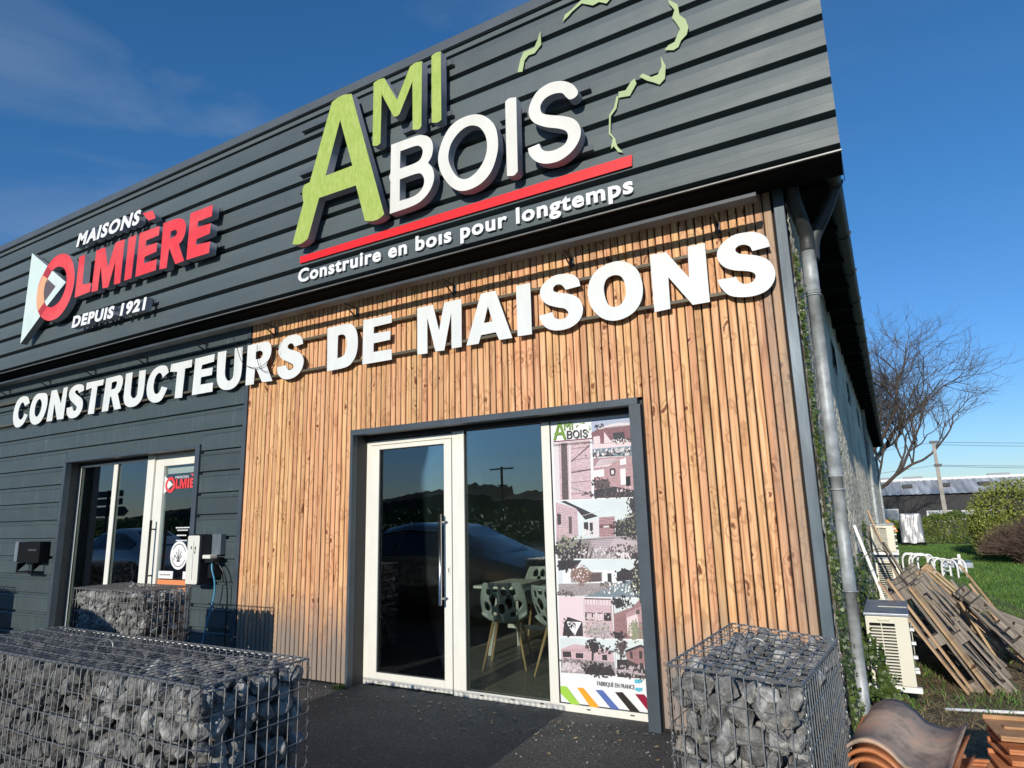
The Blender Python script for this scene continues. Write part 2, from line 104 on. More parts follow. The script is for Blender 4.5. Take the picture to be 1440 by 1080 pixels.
POSTER = [
  ('pink', [[(-1.958,2.095),(-1.625,2.096),(-1.631,1.618),(-1.956,1.617)]]),
  ('dark2', [[(-1.886,2.084),(-1.832,2.085),(-1.837,1.619),(-1.896,1.619)]]),
  ('pale', [[(-1.961,2.095),(-1.91,2.093),(-1.912,1.619),(-1.956,1.617)]]),
  ('dark2', [[(-1.802,1.93),(-1.627,2.057),(-1.626,2.045),(-1.803,1.918)]]),
  ('dark2', [[(-1.807,1.839),(-1.627,1.857),(-1.628,1.848),(-1.807,1.83)]]),
  ('mid', [[(-1.812,1.723),(-1.633,1.656),(-1.632,1.646),(-1.813,1.709)]]),
  ('pale', [[(-1.815,2.089),(-1.797,2.09),(-1.812,1.618),(-1.83,1.617)]]),
  ('skyb', [[(-1.603,2.256),(-1.192,2.254),(-1.198,1.937),(-1.607,1.953)]]),
  ('maroon', [[(-1.609,2.149),(-1.544,2.181),(-1.199,2.185),(-1.2,2.032),(-1.595,2.047)]]),
  ('pale', [[(-1.543,2.19),(-1.379,2.213),(-1.198,2.196),(-1.199,2.183),(-1.405,2.19),(-1.538,2.172)]]),
  ('dark', [[(-1.421,2.135),(-1.323,2.134),(-1.321,2.06),(-1.416,2.062)]]),
  ('palepink', [[(-1.592,2.117),(-1.534,2.119),(-1.532,2.057),(-1.591,2.055)]]),
  ('palepink', [[(-1.495,2.151),(-1.443,2.076),(-1.413,2.056),(-1.5,2.057)]]),
  ('palepink', [[(-1.243,2.146),(-1.228,2.147),(-1.23,2.048),(-1.246,2.047)]]),
  ('palepink', [[(-1.601,2.055),(-1.198,2.051),(-1.198,2.02),(-1.603,2.018)]]),
  ('dark', [[(-1.405,2.082),(-1.248,2.078),(-1.249,2.049),(-1.406,2.059)]]),
  ('water', [[(-1.604,2.015),(-1.195,2.015),(-1.198,1.937),(-1.604,1.953)]]),
  ('pale', [[(-1.466,1.996),(-1.295,1.995),(-1.308,1.982),(-1.455,1.978)]]),
  ('dark', [[(-1.603,1.976),(-1.419,1.958),(-1.42,1.946),(-1.604,1.953)]]),
  ('pink2', [[(-1.601,1.945),(-1.18,1.936),(-1.19,1.619),(-1.61,1.623)]]),
  ('white', [[(-1.373,1.915),(-1.323,1.929),(-1.323,1.877),(-1.373,1.872)]]),
  ('white', [[(-1.266,1.938),(-1.21,1.938),(-1.21,1.882),(-1.267,1.879)]]),
  ('white', [[(-1.375,1.843),(-1.331,1.844),(-1.334,1.719),(-1.377,1.718)]]),
  ('white', [[(-1.263,1.843),(-1.212,1.842),(-1.217,1.742),(-1.264,1.738)]]),
  ('white', [[(-1.607,1.842),(-1.512,1.848),(-1.515,1.791),(-1.607,1.79)]]),
  ('dark', [[(-1.462,1.851),(-1.419,1.852),(-1.413,1.82),(-1.423,1.792),(-1.46,1.791),(-1.467,1.82)]]),
  ('palepink', [[(-1.451,1.837),(-1.43,1.837),(-1.427,1.818),(-1.433,1.804),(-1.45,1.803),(-1.454,1.82)]]),
  ('dark', [[(-1.609,1.686),(-1.434,1.707),(-1.192,1.654),(-1.193,1.619),(-1.61,1.623)]]),
  ('black', [[(-1.333,1.781),(-1.295,1.782),(-1.297,1.706),(-1.335,1.706)]]),
  ('dark2', [[(-1.602,1.764),(-1.48,1.768),(-1.469,1.699),(-1.509,1.687),(-1.602,1.7)]]),
  ('palepink', [[(-1.545,1.931),(-1.421,1.929),(-1.373,1.918),(-1.474,1.869),(-1.602,1.865)]]),
  ('sky2', [[(-1.956,1.609),(-1.191,1.613),(-1.194,1.154),(-1.959,1.147)]]),
  ('pink', [[(-1.956,1.602),(-1.763,1.541),(-1.764,1.323),(-1.964,1.279)]]),
  ('dark', [[(-1.87,1.611),(-1.583,1.479),(-1.697,1.453),(-1.775,1.545),(-1.91,1.604)]]),
  ('dark', [[(-1.947,1.511),(-1.912,1.502),(-1.914,1.42),(-1.948,1.417)]]),
  ('dark2', [[(-1.843,1.482),(-1.815,1.479),(-1.82,1.347),(-1.846,1.341)]]),
  ('pink2', [[(-1.577,1.471),(-1.444,1.475),(-1.45,1.321),(-1.583,1.314)]]),
  ('maroon', [[(-1.578,1.415),(-1.445,1.413),(-1.446,1.382),(-1.579,1.384)]]),
  ('white', [[(-1.544,1.403),(-1.495,1.405),(-1.496,1.388),(-1.543,1.388)]]),
  ('pale', [[(-1.717,1.431),(-1.577,1.462),(-1.585,1.322),(-1.666,1.317),(-1.721,1.351)]]),
  ('dark', [[(-1.711,1.433),(-1.673,1.435),(-1.673,1.374),(-1.711,1.372)]]),
  ('dark', [[(-1.66,1.428),(-1.633,1.432),(-1.634,1.339),(-1.66,1.337)]]),
  ('dark', [[(-1.44,1.415),(-1.329,1.463),(-1.281,1.478),(-1.323,1.557),(-1.296,1.606),(-1.191,1.61),(-1.185,1.325),(-1.444,1.31)]]),
  ('mid', [[(-1.957,1.29),(-1.445,1.321),(-1.185,1.33),(-1.194,1.154),(-1.959,1.147)]]),
  ('pinkw', [[(-1.655,1.289),(-1.41,1.304),(-1.225,1.271),(-1.417,1.206),(-1.647,1.216)]]),
  ('dark2', [[(-1.95,1.149),(-1.952,1.331),(-1.929,1.149)]]),
  ('dark2', [[(-1.916,1.149),(-1.912,1.288),(-1.895,1.149)]]),
  ('dark2', [[(-1.882,1.15),(-1.869,1.314),(-1.861,1.15)]]),
  ('dark2', [[(-1.848,1.15),(-1.83,1.271),(-1.828,1.15)]]),
  ('dark2', [[(-1.815,1.15),(-1.787,1.297),(-1.795,1.15)]]),
  ('dark2', [[(-1.782,1.15),(-1.745,1.323),(-1.762,1.151)]]),
  ('dark2', [[(-1.749,1.151),(-1.707,1.281),(-1.729,1.151)]]),
  ('dark2', [[(-1.716,1.151),(-1.666,1.307),(-1.696,1.151)]]),
  ('dark2', [[(-1.684,1.151),(-1.628,1.265),(-1.664,1.152)]]),
  ('pale', [[(-1.45,1.2),(-1.323,1.196),(-1.332,1.152),(-1.456,1.151)]]),
  ('dark', [[(-1.347,1.185),(-1.193,1.218),(-1.194,1.154),(-1.326,1.152)]]),
  ('sky2', [[(-1.956,1.138),(-1.187,1.151),(-1.187,0.872),(-1.961,0.856)]]),
  ('dark', [[(-1.957,1.133),(-1.744,1.138),(-1.79,1.085),(-1.953,1.051)]]),
  ('white', [[(-1.916,1.051),(-1.846,1.068),(-1.45,1.062),(-1.455,0.974),(-1.916,0.951)]]),
  ('mid', [[(-1.847,1.042),(-1.573,1.05),(-1.577,0.977),(-1.847,0.961)]]),
  ('dark2', [[(-1.693,1.036),(-1.581,1.042),(-1.582,0.977),(-1.693,0.97)]]),
  ('dark', [[(-1.53,1.04),(-1.496,1.041),(-1.497,0.975),(-1.531,0.974)]]),
  ('brown', [[(-1.82,1.059),(-1.747,1.086),(-1.685,1.055),(-1.681,0.993),(-1.739,0.973),(-1.747,0.941),(-1.769,0.94),(-1.77,0.972),(-1.83,1.002)]]),
  ('dark', [[(-1.451,1.047),(-1.388,1.078),(-1.31,1.056),(-1.294,1.002),(-1.451,0.98)]]),
  ('mid', [[(-1.957,0.95),(-1.455,0.971),(-1.384,0.939),(-1.744,0.864),(-1.961,0.858)]]),
  ('water', [[(-1.737,0.859),(-1.394,0.981),(-1.261,1.003),(-1.191,0.872)]]),
  ('dark', [[(-1.3,1.111),(-1.239,1.136),(-1.189,1.148),(-1.19,0.886),(-1.27,0.883),(-1.356,0.952),(-1.294,1.002)]]),
  ('palepink', [[(-1.961,0.852),(-1.745,0.856),(-1.749,0.558),(-1.967,0.55)]]),
  ('dark', [[(-1.919,0.659),(-1.881,0.698),(-1.761,0.668),(-1.76,0.56),(-1.938,0.552)]]),
  ('white', [[(-1.897,0.663),(-1.769,0.665),(-1.815,0.591),(-1.83,0.559),(-1.884,0.624)]]),
  ('pink', [[(-1.738,0.851),(-1.51,0.853),(-1.507,0.56),(-1.743,0.553)]]),
  ('dark', [[(-1.734,0.847),(-1.514,0.85),(-1.513,0.843),(-1.734,0.839)]]),
  ('palepink', [[(-1.729,0.836),(-1.628,0.837),(-1.629,0.799),(-1.729,0.798)]]),
  ('palepink', [[(-1.617,0.836),(-1.519,0.838),(-1.519,0.799),(-1.618,0.798)]]),
  ('dark', [[(-1.734,0.74),(-1.519,0.746),(-1.517,0.687),(-1.733,0.681)]]),
  ('palepink', [[(-1.72,0.734),(-1.678,0.734),(-1.678,0.687),(-1.72,0.687)]]),
  ('palepink', [[(-1.667,0.734),(-1.577,0.736),(-1.579,0.687),(-1.667,0.685)]]),
  ('pinkw', [[(-1.707,0.634),(-1.643,0.668),(-1.534,0.668),(-1.52,0.563),(-1.718,0.56)]]),
  ('maroon2', [[(-1.496,0.853),(-1.194,0.864),(-1.191,0.577),(-1.5,0.56)]]),
  ('sky2', [[(-1.493,0.853),(-1.271,0.862),(-1.34,0.797),(-1.489,0.742)]]),
  ('pink2', [[(-1.396,0.747),(-1.202,0.838),(-1.205,0.709),(-1.388,0.664)]]),
  ('palepink', [[(-1.391,0.717),(-1.304,0.751),(-1.298,0.657),(-1.368,0.577),(-1.392,0.605)]]),
  ('dark2', [[(-1.316,0.774),(-1.289,0.785),(-1.285,0.752),(-1.313,0.744)]]),
  ('leaf', [[(-1.348,0.678),(-1.308,0.692),(-1.303,0.575),(-1.355,0.57)]]),
  ('dark', [[(-1.245,0.684),(-1.192,0.704),(-1.194,0.594),(-1.239,0.585)]]),
  ('dark', [[(-1.497,0.61),(-1.438,0.602),(-1.421,0.565),(-1.498,0.56)]]),
  ('dark', [[(-1.493,0.853),(-1.442,0.855),(-1.392,0.807),(-1.474,0.779)]]),
  ('sky2', [[(-1.961,0.538),(-1.494,0.551),(-1.506,0.292),(-1.965,0.277)]]),
  ('pink', [[(-1.957,0.452),(-1.841,0.497),(-1.68,0.49),(-1.519,0.466),(-1.51,0.391),(-1.956,0.379)]]),
  ('dark', [[(-1.944,0.435),(-1.872,0.438),(-1.869,0.398),(-1.943,0.392)]]),
  ('dark', [[(-1.83,0.431),(-1.766,0.434),(-1.768,0.397),(-1.83,0.395)]]),
  ('dark', [[(-1.608,0.436),(-1.568,0.437),(-1.567,0.398),(-1.608,0.397)]]),
  ('dark', [[(-1.714,0.512),(-1.678,0.527),(-1.631,0.512),(-1.655,0.456),(-1.675,0.452),(-1.684,0.361),(-1.701,0.36),(-1.693,0.453)]]),
  ('mid', [[(-1.96,0.382),(-1.51,0.391),(-1.508,0.294),(-1.965,0.277)]]),
  ('pinkw', [[(-1.947,0.355),(-1.784,0.362),(-1.79,0.299),(-1.946,0.294)]]),
  ('dark', [[(-1.744,0.33),(-1.687,0.364),(-1.514,0.338),(-1.508,0.292),(-1.76,0.283)]]),
  ('sky2', [[(-1.487,0.551),(-1.183,0.566),(-1.19,0.298),(-1.493,0.287)]]),
  ('maroon2', [[(-1.413,0.474),(-1.294,0.527),(-1.214,0.489),(-1.213,0.324),(-1.294,0.328),(-1.408,0.358)]]),
  ('dark', [[(-1.426,0.479),(-1.293,0.532),(-1.201,0.496),(-1.208,0.478),(-1.294,0.515),(-1.414,0.465)]]),
  ('dark', [[(-1.381,0.477),(-1.361,0.476),(-1.362,0.426),(-1.381,0.428)]]),
  ('dark', [[(-1.309,0.484),(-1.286,0.486),(-1.287,0.432),(-1.31,0.43)]]),
  ('dark', [[(-1.308,0.401),(-1.283,0.401),(-1.285,0.346),(-1.308,0.346)]]),
  ('dark', [[(-1.489,0.41),(-1.404,0.417),(-1.242,0.361),(-1.19,0.298),(-1.493,0.287)]]),
  ('dark', [[(-1.476,0.529),(-1.408,0.551),(-1.404,0.51),(-1.44,0.461),(-1.45,0.413),(-1.463,0.412),(-1.459,0.471)]]),
  ('pinkw', [[(-1.474,0.341),(-1.37,0.344),(-1.244,0.321),(-1.251,0.313),(-1.475,0.324)]]),
  ('cyan', [[(-1.357,0.283),(-1.301,0.285),(-1.302,0.267),(-1.324,0.257),(-1.359,0.257)]]),
  ('cyan', [[(-1.357,0.225),(-1.301,0.229),(-1.302,0.211),(-1.328,0.199),(-1.357,0.205)]]),
  ('green', [[(-1.973,0.177),(-1.922,0.178),(-1.811,0.057),(-1.886,0.052),(-1.975,0.122)]]),
  ('orange', [[(-1.832,0.179),(-1.779,0.181),(-1.652,0.057),(-1.725,0.049)]]),
  ('blue', [[(-1.677,0.177),(-1.619,0.181),(-1.489,0.058),(-1.557,0.056)]]),
  ('blackb', [[(-1.519,0.177),(-1.46,0.183),(-1.328,0.057),(-1.401,0.053)]]),
  ('crimson', [[(-1.361,0.18),(-1.291,0.185),(-1.196,0.075),(-1.197,0.061),(-1.248,0.052)]]),
]
PDET = [('l','mid',[(-1.951,1.576),(-1.763,1.53),(-1.766,1.335),(-1.959,1.296)],13,0.0012),('l','maroon',[(-1.575,1.465),(-1.445,1.469),(-1.45,1.327),(-1.583,1.322)],12,0.0015),('l','maroon',[(-1.789,2.077),(-1.625,2.09),(-1.634,1.623),(-1.815,1.618)],5,0.002),('l','dark2',[(-1.601,1.941),(-1.372,1.923),(-1.423,1.889),(-1.604,1.871)],6,0.0012),('l','palepink',[(-1.53,2.189),(-1.199,2.19),(-1.199,2.178),(-1.456,2.171)],3,0.0015),('l','dark2',[(-1.943,1.296),(-1.458,1.313),(-1.512,1.217),(-1.947,1.204)],7,0.0013),('l','mid',[(-1.916,1.049),(-1.846,1.063),(-1.45,1.06),(-1.45,1.05)],3,0.0012),('l','maroon',[(-1.489,0.706),(-1.396,0.741),(-1.4,0.581),(-1.495,0.575)],12,0.0014),('l','maroon',[(-1.411,0.472),(-1.294,0.518),(-1.3,0.333),(-1.405,0.361)],11,0.0014),('l','maroon',[(-1.958,0.446),(-1.681,0.484),(-1.682,0.454),(-1.957,0.431)],3,0.0012),('l','dark',[(-1.72,0.734),(-1.72,0.687),(-1.678,0.687),(-1.678,0.734)],4,0.0012),('l','dark',[(-1.667,0.734),(-1.667,0.685),(-1.579,0.687),(-1.577,0.736)],4,0.0012),('l','dark',[(-1.729,0.836),(-1.729,0.798),(-1.629,0.799),(-1.628,0.837)],4,0.0012),('l','dark',[(-1.617,0.836),(-1.618,0.798),(-1.519,0.799),(-1.519,0.838)],4,0.0012),('l','white',[(-1.72,1.488),(-1.543,1.529),(-1.543,1.525),(-1.721,1.481)],2,0.0015),('c','white',-1.339,2.062,0.099,0.023,40,0.0115),('c','maroon',-1.34,2.056,0.099,0.02,30,0.0099),('c','white',-1.702,1.351,0.074,0.041,34,0.0115),('c','pale',-1.393,1.979,0.247,0.036,60,0.0198),('c','dark',-1.418,1.969,0.264,0.023,40,0.0149),('c','dark',-1.543,1.735,0.083,0.058,40,0.0149),('c','palepink',-1.315,1.679,0.116,0.023,24,0.0132),('c','dark2',-1.438,1.65,0.314,0.03,60,0.0198),('c','dark',-1.253,1.555,0.091,0.091,150,0.0149),('c','leaf',-1.286,1.402,0.148,0.091,140,0.0149),('c','dark',-1.335,1.38,0.157,0.083,170,0.0165),('c','dark',-1.53,2.201,0.05,0.017,24,0.0115),('c','dark',-1.836,1.227,0.148,0.091,150,0.0231),('c','leaf',-1.834,1.261,0.148,0.083,70,0.0165),('c','pale',-1.513,1.195,0.247,0.05,60,0.0165),('c','dark2',-1.346,1.206,0.198,0.066,90,0.0165),('c','dark',-1.884,1.097,0.084,0.052,90,0.0168),('c','brown',-1.75,1.023,0.097,0.079,130,0.015),('c','palepink',-1.75,1.035,0.084,0.065,50,0.0112),('c','dark',-1.378,1.03,0.103,0.056,100,0.015),('c','dark',-1.255,1.003,0.09,0.168,220,0.0206),('c','leaf',-1.264,0.967,0.084,0.131,60,0.0168),('c','dark2',-1.887,0.88,0.093,0.026,60,0.0131),('c','dark2',-1.544,0.959,0.052,0.026,40,0.0112),('c','mid',-1.728,0.91,0.243,0.034,90,0.015),('c','white',-1.438,0.926,0.168,0.052,40,0.0168),('c','dark',-1.884,0.624,0.065,0.075,50,0.015),('c','palepink',-1.627,0.711,0.131,0.041,40,0.0131),('c','leaf',-1.645,0.637,0.112,0.047,50,0.0131),('c','mid',-1.627,0.59,0.131,0.037,60,0.015),('c','dark',-1.417,0.83,0.093,0.047,70,0.0168),('c','leaf',-1.325,0.626,0.056,0.084,80,0.015),('c','dark',-1.459,0.589,0.065,0.034,50,0.0131),('c','dark2',-1.233,0.661,0.037,0.075,40,0.015),('c','dark',-1.677,0.497,0.071,0.047,90,0.0168),('c','dark',-1.586,0.473,0.093,0.034,60,0.0131),('c','dark',-1.648,0.326,0.168,0.056,130,0.0168),('c','pale',-1.87,0.319,0.103,0.037,50,0.015),('c','dark2',-1.826,0.371,0.168,0.019,50,0.0112),('c','dark2',-1.444,0.501,0.052,0.071,100,0.0131),('c','pinkw',-1.37,0.339,0.15,0.041,50,0.0168),('c','dark2',-1.308,0.31,0.15,0.034,60,0.015)]
# ------------------------------------------------------------------ material helpers
def nodemat(name):
    m = bpy.data.materials.new(name); m.use_nodes = True
    n = m.node_tree.nodes; return m, n, m.node_tree.links, n['Principled BSDF']
def simple(name, col, rough=0.6, metal=0.0, noise_amt=0.0, nscale=20, bump=0.0, bscale=60, spec=0.5, stretch=(1, 1, 1), rand=0.0, col2=None, coat=0):
    m, n, l, b = nodemat(name)
    b.inputs['Base Color'].default_value = (*col, 1); b.inputs['Roughness'].default_value = rough; b.inputs['Metallic'].default_value = metal
    b.inputs['Specular IOR Level'].default_value = spec
    if coat: b.inputs['Coat Weight'].default_value = coat; b.inputs['Coat Roughness'].default_value = 0.08
    geo = None
    if noise_amt or bump or rand:
        tcn = n.new('ShaderNodeTexCoord'); mpn = n.new('ShaderNodeMapping'); mpn.inputs['Scale'].default_value = stretch
        oi = n.new('ShaderNodeObjectInfo'); vm = n.new('ShaderNodeVectorMath'); vm.operation = 'ADD'
        sc_ = n.new('ShaderNodeMath'); sc_.operation = 'MULTIPLY'; sc_.inputs[1].default_value = 37.0
        l.new(oi.outputs['Random'], sc_.inputs[0]); l.new(tcn.outputs['Object'], vm.inputs[0]); l.new(sc_.outputs[0], vm.inputs[1]); l.new(vm.outputs[0], mpn.inputs[0])
    if noise_amt or rand:
        nn = n.new('ShaderNodeTexNoise'); nn.inputs['Scale'].default_value = nscale; nn.inputs['Detail'].default_value = 6; l.new(mpn.outputs[0], nn.inputs[0])
        mr = n.new('ShaderNodeMapRange'); mr.inputs[1].default_value = 0.3; mr.inputs[2].default_value = 0.7; mr.inputs[3].default_value = 1 - noise_amt; mr.inputs[4].default_value = 1 + noise_amt
        l.new(nn.outputs[0], mr.inputs[0])
        mr2 = n.new('ShaderNodeMapRange'); mr2.inputs[3].default_value = 1 - rand; mr2.inputs[4].default_value = 1 + rand; l.new(oi.outputs['Random'], mr2.inputs[0])
        mm = n.new('ShaderNodeMath'); mm.operation = 'MULTIPLY'; l.new(mr.outputs[0], mm.inputs[0]); l.new(mr2.outputs[0], mm.inputs[1])
        h = n.new('ShaderNodeHueSaturation'); h.inputs['Color'].default_value = (*col, 1); l.new(mm.outputs[0], h.inputs['Value'])
        if col2:
            mxn = n.new('ShaderNodeMixRGB'); mxn.inputs[1].default_value = (*col, 1); mxn.inputs[2].default_value = (*col2, 1)
            n2 = n.new('ShaderNodeTexNoise'); n2.inputs['Scale'].default_value = nscale * 0.35; n2.inputs['Detail'].default_value = 4; l.new(mpn.outputs[0], n2.inputs[0])
            r2 = n.new('ShaderNodeMapRange'); r2.inputs[1].default_value = 0.42; r2.inputs[2].default_value = 0.62; l.new(n2.outputs[0], r2.inputs[0]); l.new(r2.outputs[0], mxn.inputs[0]); l.new(mxn.outputs[0], h.inputs['Color'])
        l.new(h.outputs[0], b.inputs['Base Color'])
    if bump:
        nb = n.new('ShaderNodeTexNoise'); nb.inputs['Scale'].default_value = bscale; nb.inputs['Detail'].default_value = 8; l.new(mpn.outputs[0], nb.inputs[0])
        bp = n.new('ShaderNodeBump'); bp.inputs['Strength'].default_value = min(1, bump); bp.inputs['Distance'].default_value = 0.01 * max(1, bump); l.new(nb.outputs[0], bp.inputs['Height']); l.new(bp.outputs[0], b.inputs['Normal'])
    return m

def dark_clad(name, c1, c2, streak=0.35, rough=0.42):
    m, n, l, b = nodemat(name)
    tcn = n.new('ShaderNodeNewGeometry'); oi = n.new('ShaderNodeObjectInfo')
    mp1 = n.new('ShaderNodeMapping'); mp1.inputs['Scale'].default_value = (1.6, 1, 6); l.new(tcn.outputs['Position'], mp1.inputs[0])
    n1 = n.new('ShaderNodeTexNoise'); n1.inputs['Scale'].default_value = 1.2; n1.inputs['Detail'].default_value = 6; l.new(mp1.outputs[0], n1.inputs[0])
    mp2 = n.new('ShaderNodeMapping'); mp2.inputs['Scale'].default_value = (34, 1, 1.3); l.new(tcn.outputs['Position'], mp2.inputs[0])
    n2 = n.new('ShaderNodeTexNoise'); n2.inputs['Scale'].default_value = 1.0; n2.inputs['Detail'].default_value = 3; l.new(mp2.outputs[0], n2.inputs[0])
    r2 = n.new('ShaderNodeMapRange'); r2.inputs[1].default_value = 0.55; r2.inputs[2].default_value = 0.8; r2.inputs[4].default_value = streak; l.new(n2.outputs[0], r2.inputs[0])
    mxn = n.new('ShaderNodeMixRGB'); mxn.inputs[1].default_value = (*c1, 1); mxn.inputs[2].default_value = (*c2, 1); l.new(n1.outputs[0], mxn.inputs[0])
    mx2 = n.new('ShaderNodeMixRGB'); mx2.inputs[2].default_value = (c2[0] * 1.9, c2[1] * 1.9, c2[2] * 1.9, 1); l.new(mxn.outputs[0], mx2.inputs[1]); l.new(r2.outputs[0], mx2.inputs[0])
    h = n.new('ShaderNodeHueSaturation'); mr = n.new('ShaderNodeMapRange'); mr.inputs[3].default_value = 0.88; mr.inputs[4].default_value = 1.12
    l.new(oi.outputs['Random'], mr.inputs[0]); l.new(mr.outputs[0], h.inputs['Value']); l.new(mx2.outputs[0], h.inputs['Color']); l.new(h.outputs[0], b.inputs['Base Color'])
    rr = n.new('ShaderNodeMapRange'); rr.inputs[3].default_value = rough - 0.1; rr.inputs[4].default_value = rough + 0.15; l.new(n1.outputs[0], rr.inputs[0]); l.new(rr.outputs[0], b.inputs['Roughness'])
    nb = n.new('ShaderNodeTexNoise'); nb.inputs['Scale'].default_value = 0.9; nb.inputs['Detail'].default_value = 2; mp3 = n.new('ShaderNodeMapping'); mp3.inputs['Scale'].default_value = (2.5, 1, 5); l.new(tcn.outputs['Position'], mp3.inputs[0]); l.new(mp3.outputs[0], nb.inputs[0])
    bp = n.new('ShaderNodeBump'); bp.inputs['Strength'].default_value = 0.5; bp.inputs['Distance'].default_value = 0.02; l.new(nb.outputs[0], bp.inputs['Height']); l.new(bp.outputs[0], b.inputs['Normal'])
    return m

def wood_mat(name, pale, mid, dark, grey=None, axis='z', rough=0.6, knots=True):
    m, n, l, b = nodemat(name)
    geo = n.new('ShaderNodeTexCoord'); oi = n.new('ShaderNodeObjectInfo')
    k = n.new('ShaderNodeMath'); k.operation = 'MULTIPLY'; k.inputs[1].default_value = 53.0; l.new(oi.outputs['Random'], k.inputs[0])
    va = n.new('ShaderNodeVectorMath'); l.new(geo.outputs['Object'], va.inputs[0]); l.new(k.outputs[0], va.inputs[1])
    def mapping(s):
        q = n.new('ShaderNodeMapping'); v = {'z': (s[0], s[1], s[2]), 'x': (s[2], s[1], s[0]), 'y': (s[0], s[2], s[1])}[axis]
        q.inputs['Scale'].default_value = v; l.new(va.outputs[0], q.inputs[0]); return q
    g = n.new('ShaderNodeTexNoise'); g.inputs['Scale'].default_value = 1; g.inputs['Detail'].default_value = 8; g.inputs['Distortion'].default_value = 0.8
    l.new(mapping((55, 40, 2.2)).outputs[0], g.inputs[0])
    r = n.new('ShaderNodeValToRGB'); e = r.color_ramp.elements
    e[0].position = 0.30; e[0].color = (*dark, 1); e[1].position = 0.66; e[1].color = (*pale, 1); q = e.new(0.46); q.color = (*mid, 1)
    l.new(g.outputs[0], r.inputs[0])
    h = n.new('ShaderNodeHueSaturation'); mr = n.new('ShaderNodeMapRange'); mr.inputs[3].default_value = 0.84; mr.inputs[4].default_value = 1.12
    l.new(oi.outputs['Random'], mr.inputs[0]); l.new(mr.outputs[0], h.inputs['Value'])
    hh = n.new('ShaderNodeMath'); hh.operation = 'MULTIPLY'; hh.inputs[1].default_value = 7.31; l.new(oi.outputs['Random'], hh.inputs[0]); fr = n.new('ShaderNodeMath'); fr.operation = 'FRACT'; l.new(hh.outputs[0], fr.inputs[0])
    mh = n.new('ShaderNodeMapRange'); mh.inputs[3].default_value = 0.490; mh.inputs[4].default_value = 0.506; l.new(fr.outputs[0], mh.inputs[0]); l.new(mh.outputs[0], h.inputs['Hue'])
    l.new(r.outputs[0], h.inputs['Color']); out = h.outputs[0]
    if knots:
        # rings and flame figure around scattered knots
        km_ = mapping((8.5, 0.0, 5.2)); wob = n.new('ShaderNodeTexNoise'); wob.inputs['Scale'].default_value = 1; wob.inputs['Detail'].default_value = 4; l.new(mapping((10, 0, 7)).outputs[0], wob.inputs[0])
        wa = n.new('ShaderNodeVectorMath'); wa.operation = 'MULTIPLY_ADD'; wa.inputs[1].default_value = (1.1, 0.0, 1.3); l.new(wob.outputs['Color'], wa.inputs[0]); l.new(km_.outputs[0], wa.inputs[2])
        v = n.new('ShaderNodeTexVoronoi'); v.inputs['Scale'].default_value = 1; l.new(wa.outputs[0], v.inputs[0])
        vs_ = n.new('ShaderNodeSeparateColor'); l.new(v.outputs['Color'], vs_.inputs[0]); gt = n.new('ShaderNodeMath'); gt.operation = 'GREATER_THAN'; gt.inputs[1].default_value = 0.12; l.new(vs_.outputs[0], gt.inputs[0])
        sn = n.new('ShaderNodeMath'); sn.operation = 'MULTIPLY'; sn.inputs[1].default_value = 22.0; l.new(v.outputs['Distance'], sn.inputs[0]); ss = n.new('ShaderNodeMath'); ss.operation = 'SINE'; l.new(sn.outputs[0], ss.inputs[0])
        fo_ = n.new('ShaderNodeMapRange'); fo_.inputs[1].default_value = 0.10; fo_.inputs[2].default_value = 0.50; fo_.inputs[3].default_value = 1.0; fo_.inputs[4].default_value = 0.0; l.new(v.outputs['Distance'], fo_.inputs[0])
        r1 = n.new('ShaderNodeMapRange'); r1.inputs[1].default_value = -0.4; r1.inputs[2].default_value = 1.0; l.new(ss.outputs[0], r1.inputs[0])
        m1_ = n.new('ShaderNodeMath'); m1_.operation = 'MULTIPLY'; l.new(fo_.outputs[0], m1_.inputs[0]); l.new(r1.outputs[0], m1_.inputs[1]); m2_ = n.new('ShaderNodeMath'); m2_.operation = 'MULTIPLY'; l.new(m1_.outputs[0], m2_.inputs[0]); l.new(gt.outputs[0], m2_.inputs[1])
        mw = n.new('ShaderNodeMixRGB'); mw.inputs[2].default_value = (dark[0] * 0.50, dark[1] * 0.38, dark[2] * 0.32, 1); l.new(m2_.outputs[0], mw.inputs[0]); l.new(out, mw.inputs[1]); out = mw.outputs[0]
        kr = n.new('ShaderNodeMapRange'); kr.inputs[1].default_value = 0.05; kr.inputs[2].default_value = 0.17; kr.inputs[3].default_value = 0.9; kr.inputs[4].default_value = 0.0; l.new(v.outputs['Distance'], kr.inputs[0])
        km = n.new('ShaderNodeMath'); km.operation = 'MULTIPLY'; l.new(kr.outputs[0], km.inputs[0]); l.new(gt.outputs[0], km.inputs[1])
        mk = n.new('ShaderNodeMixRGB'); mk.inputs[2].default_value = (dark[0] * 0.38, dark[1] * 0.24, dark[2] * 0.18, 1); l.new(km.outputs[0], mk.inputs[0]); l.new(out, mk.inputs[1]); out = mk.outputs[0]
    if grey:
        # weathering: greyed, water-splashed foot of the cladding and stains further up
        gp = n.new('ShaderNodeNewGeometry'); sx = n.new('ShaderNodeSeparateXYZ'); l.new(gp.outputs['Position'], sx.inputs[0])
        gm = n.new('ShaderNodeMapping'); gm.inputs['Scale'].default_value = (9, 1, 1.1); l.new(gp.outputs['Position'], gm.inputs[0])
        gn = n.new('ShaderNodeTexNoise'); gn.inputs['Scale'].default_value = 1.3; gn.inputs['Detail'].default_value = 6; l.new(gm.outputs[0], gn.inputs[0])
        a1 = n.new('ShaderNodeMath'); a1.operation = 'MULTIPLY_ADD'; a1.inputs[1].default_value = -1.05; l.new(gn.outputs[0], a1.inputs[0]); l.new(sx.outputs[2], a1.inputs[2])
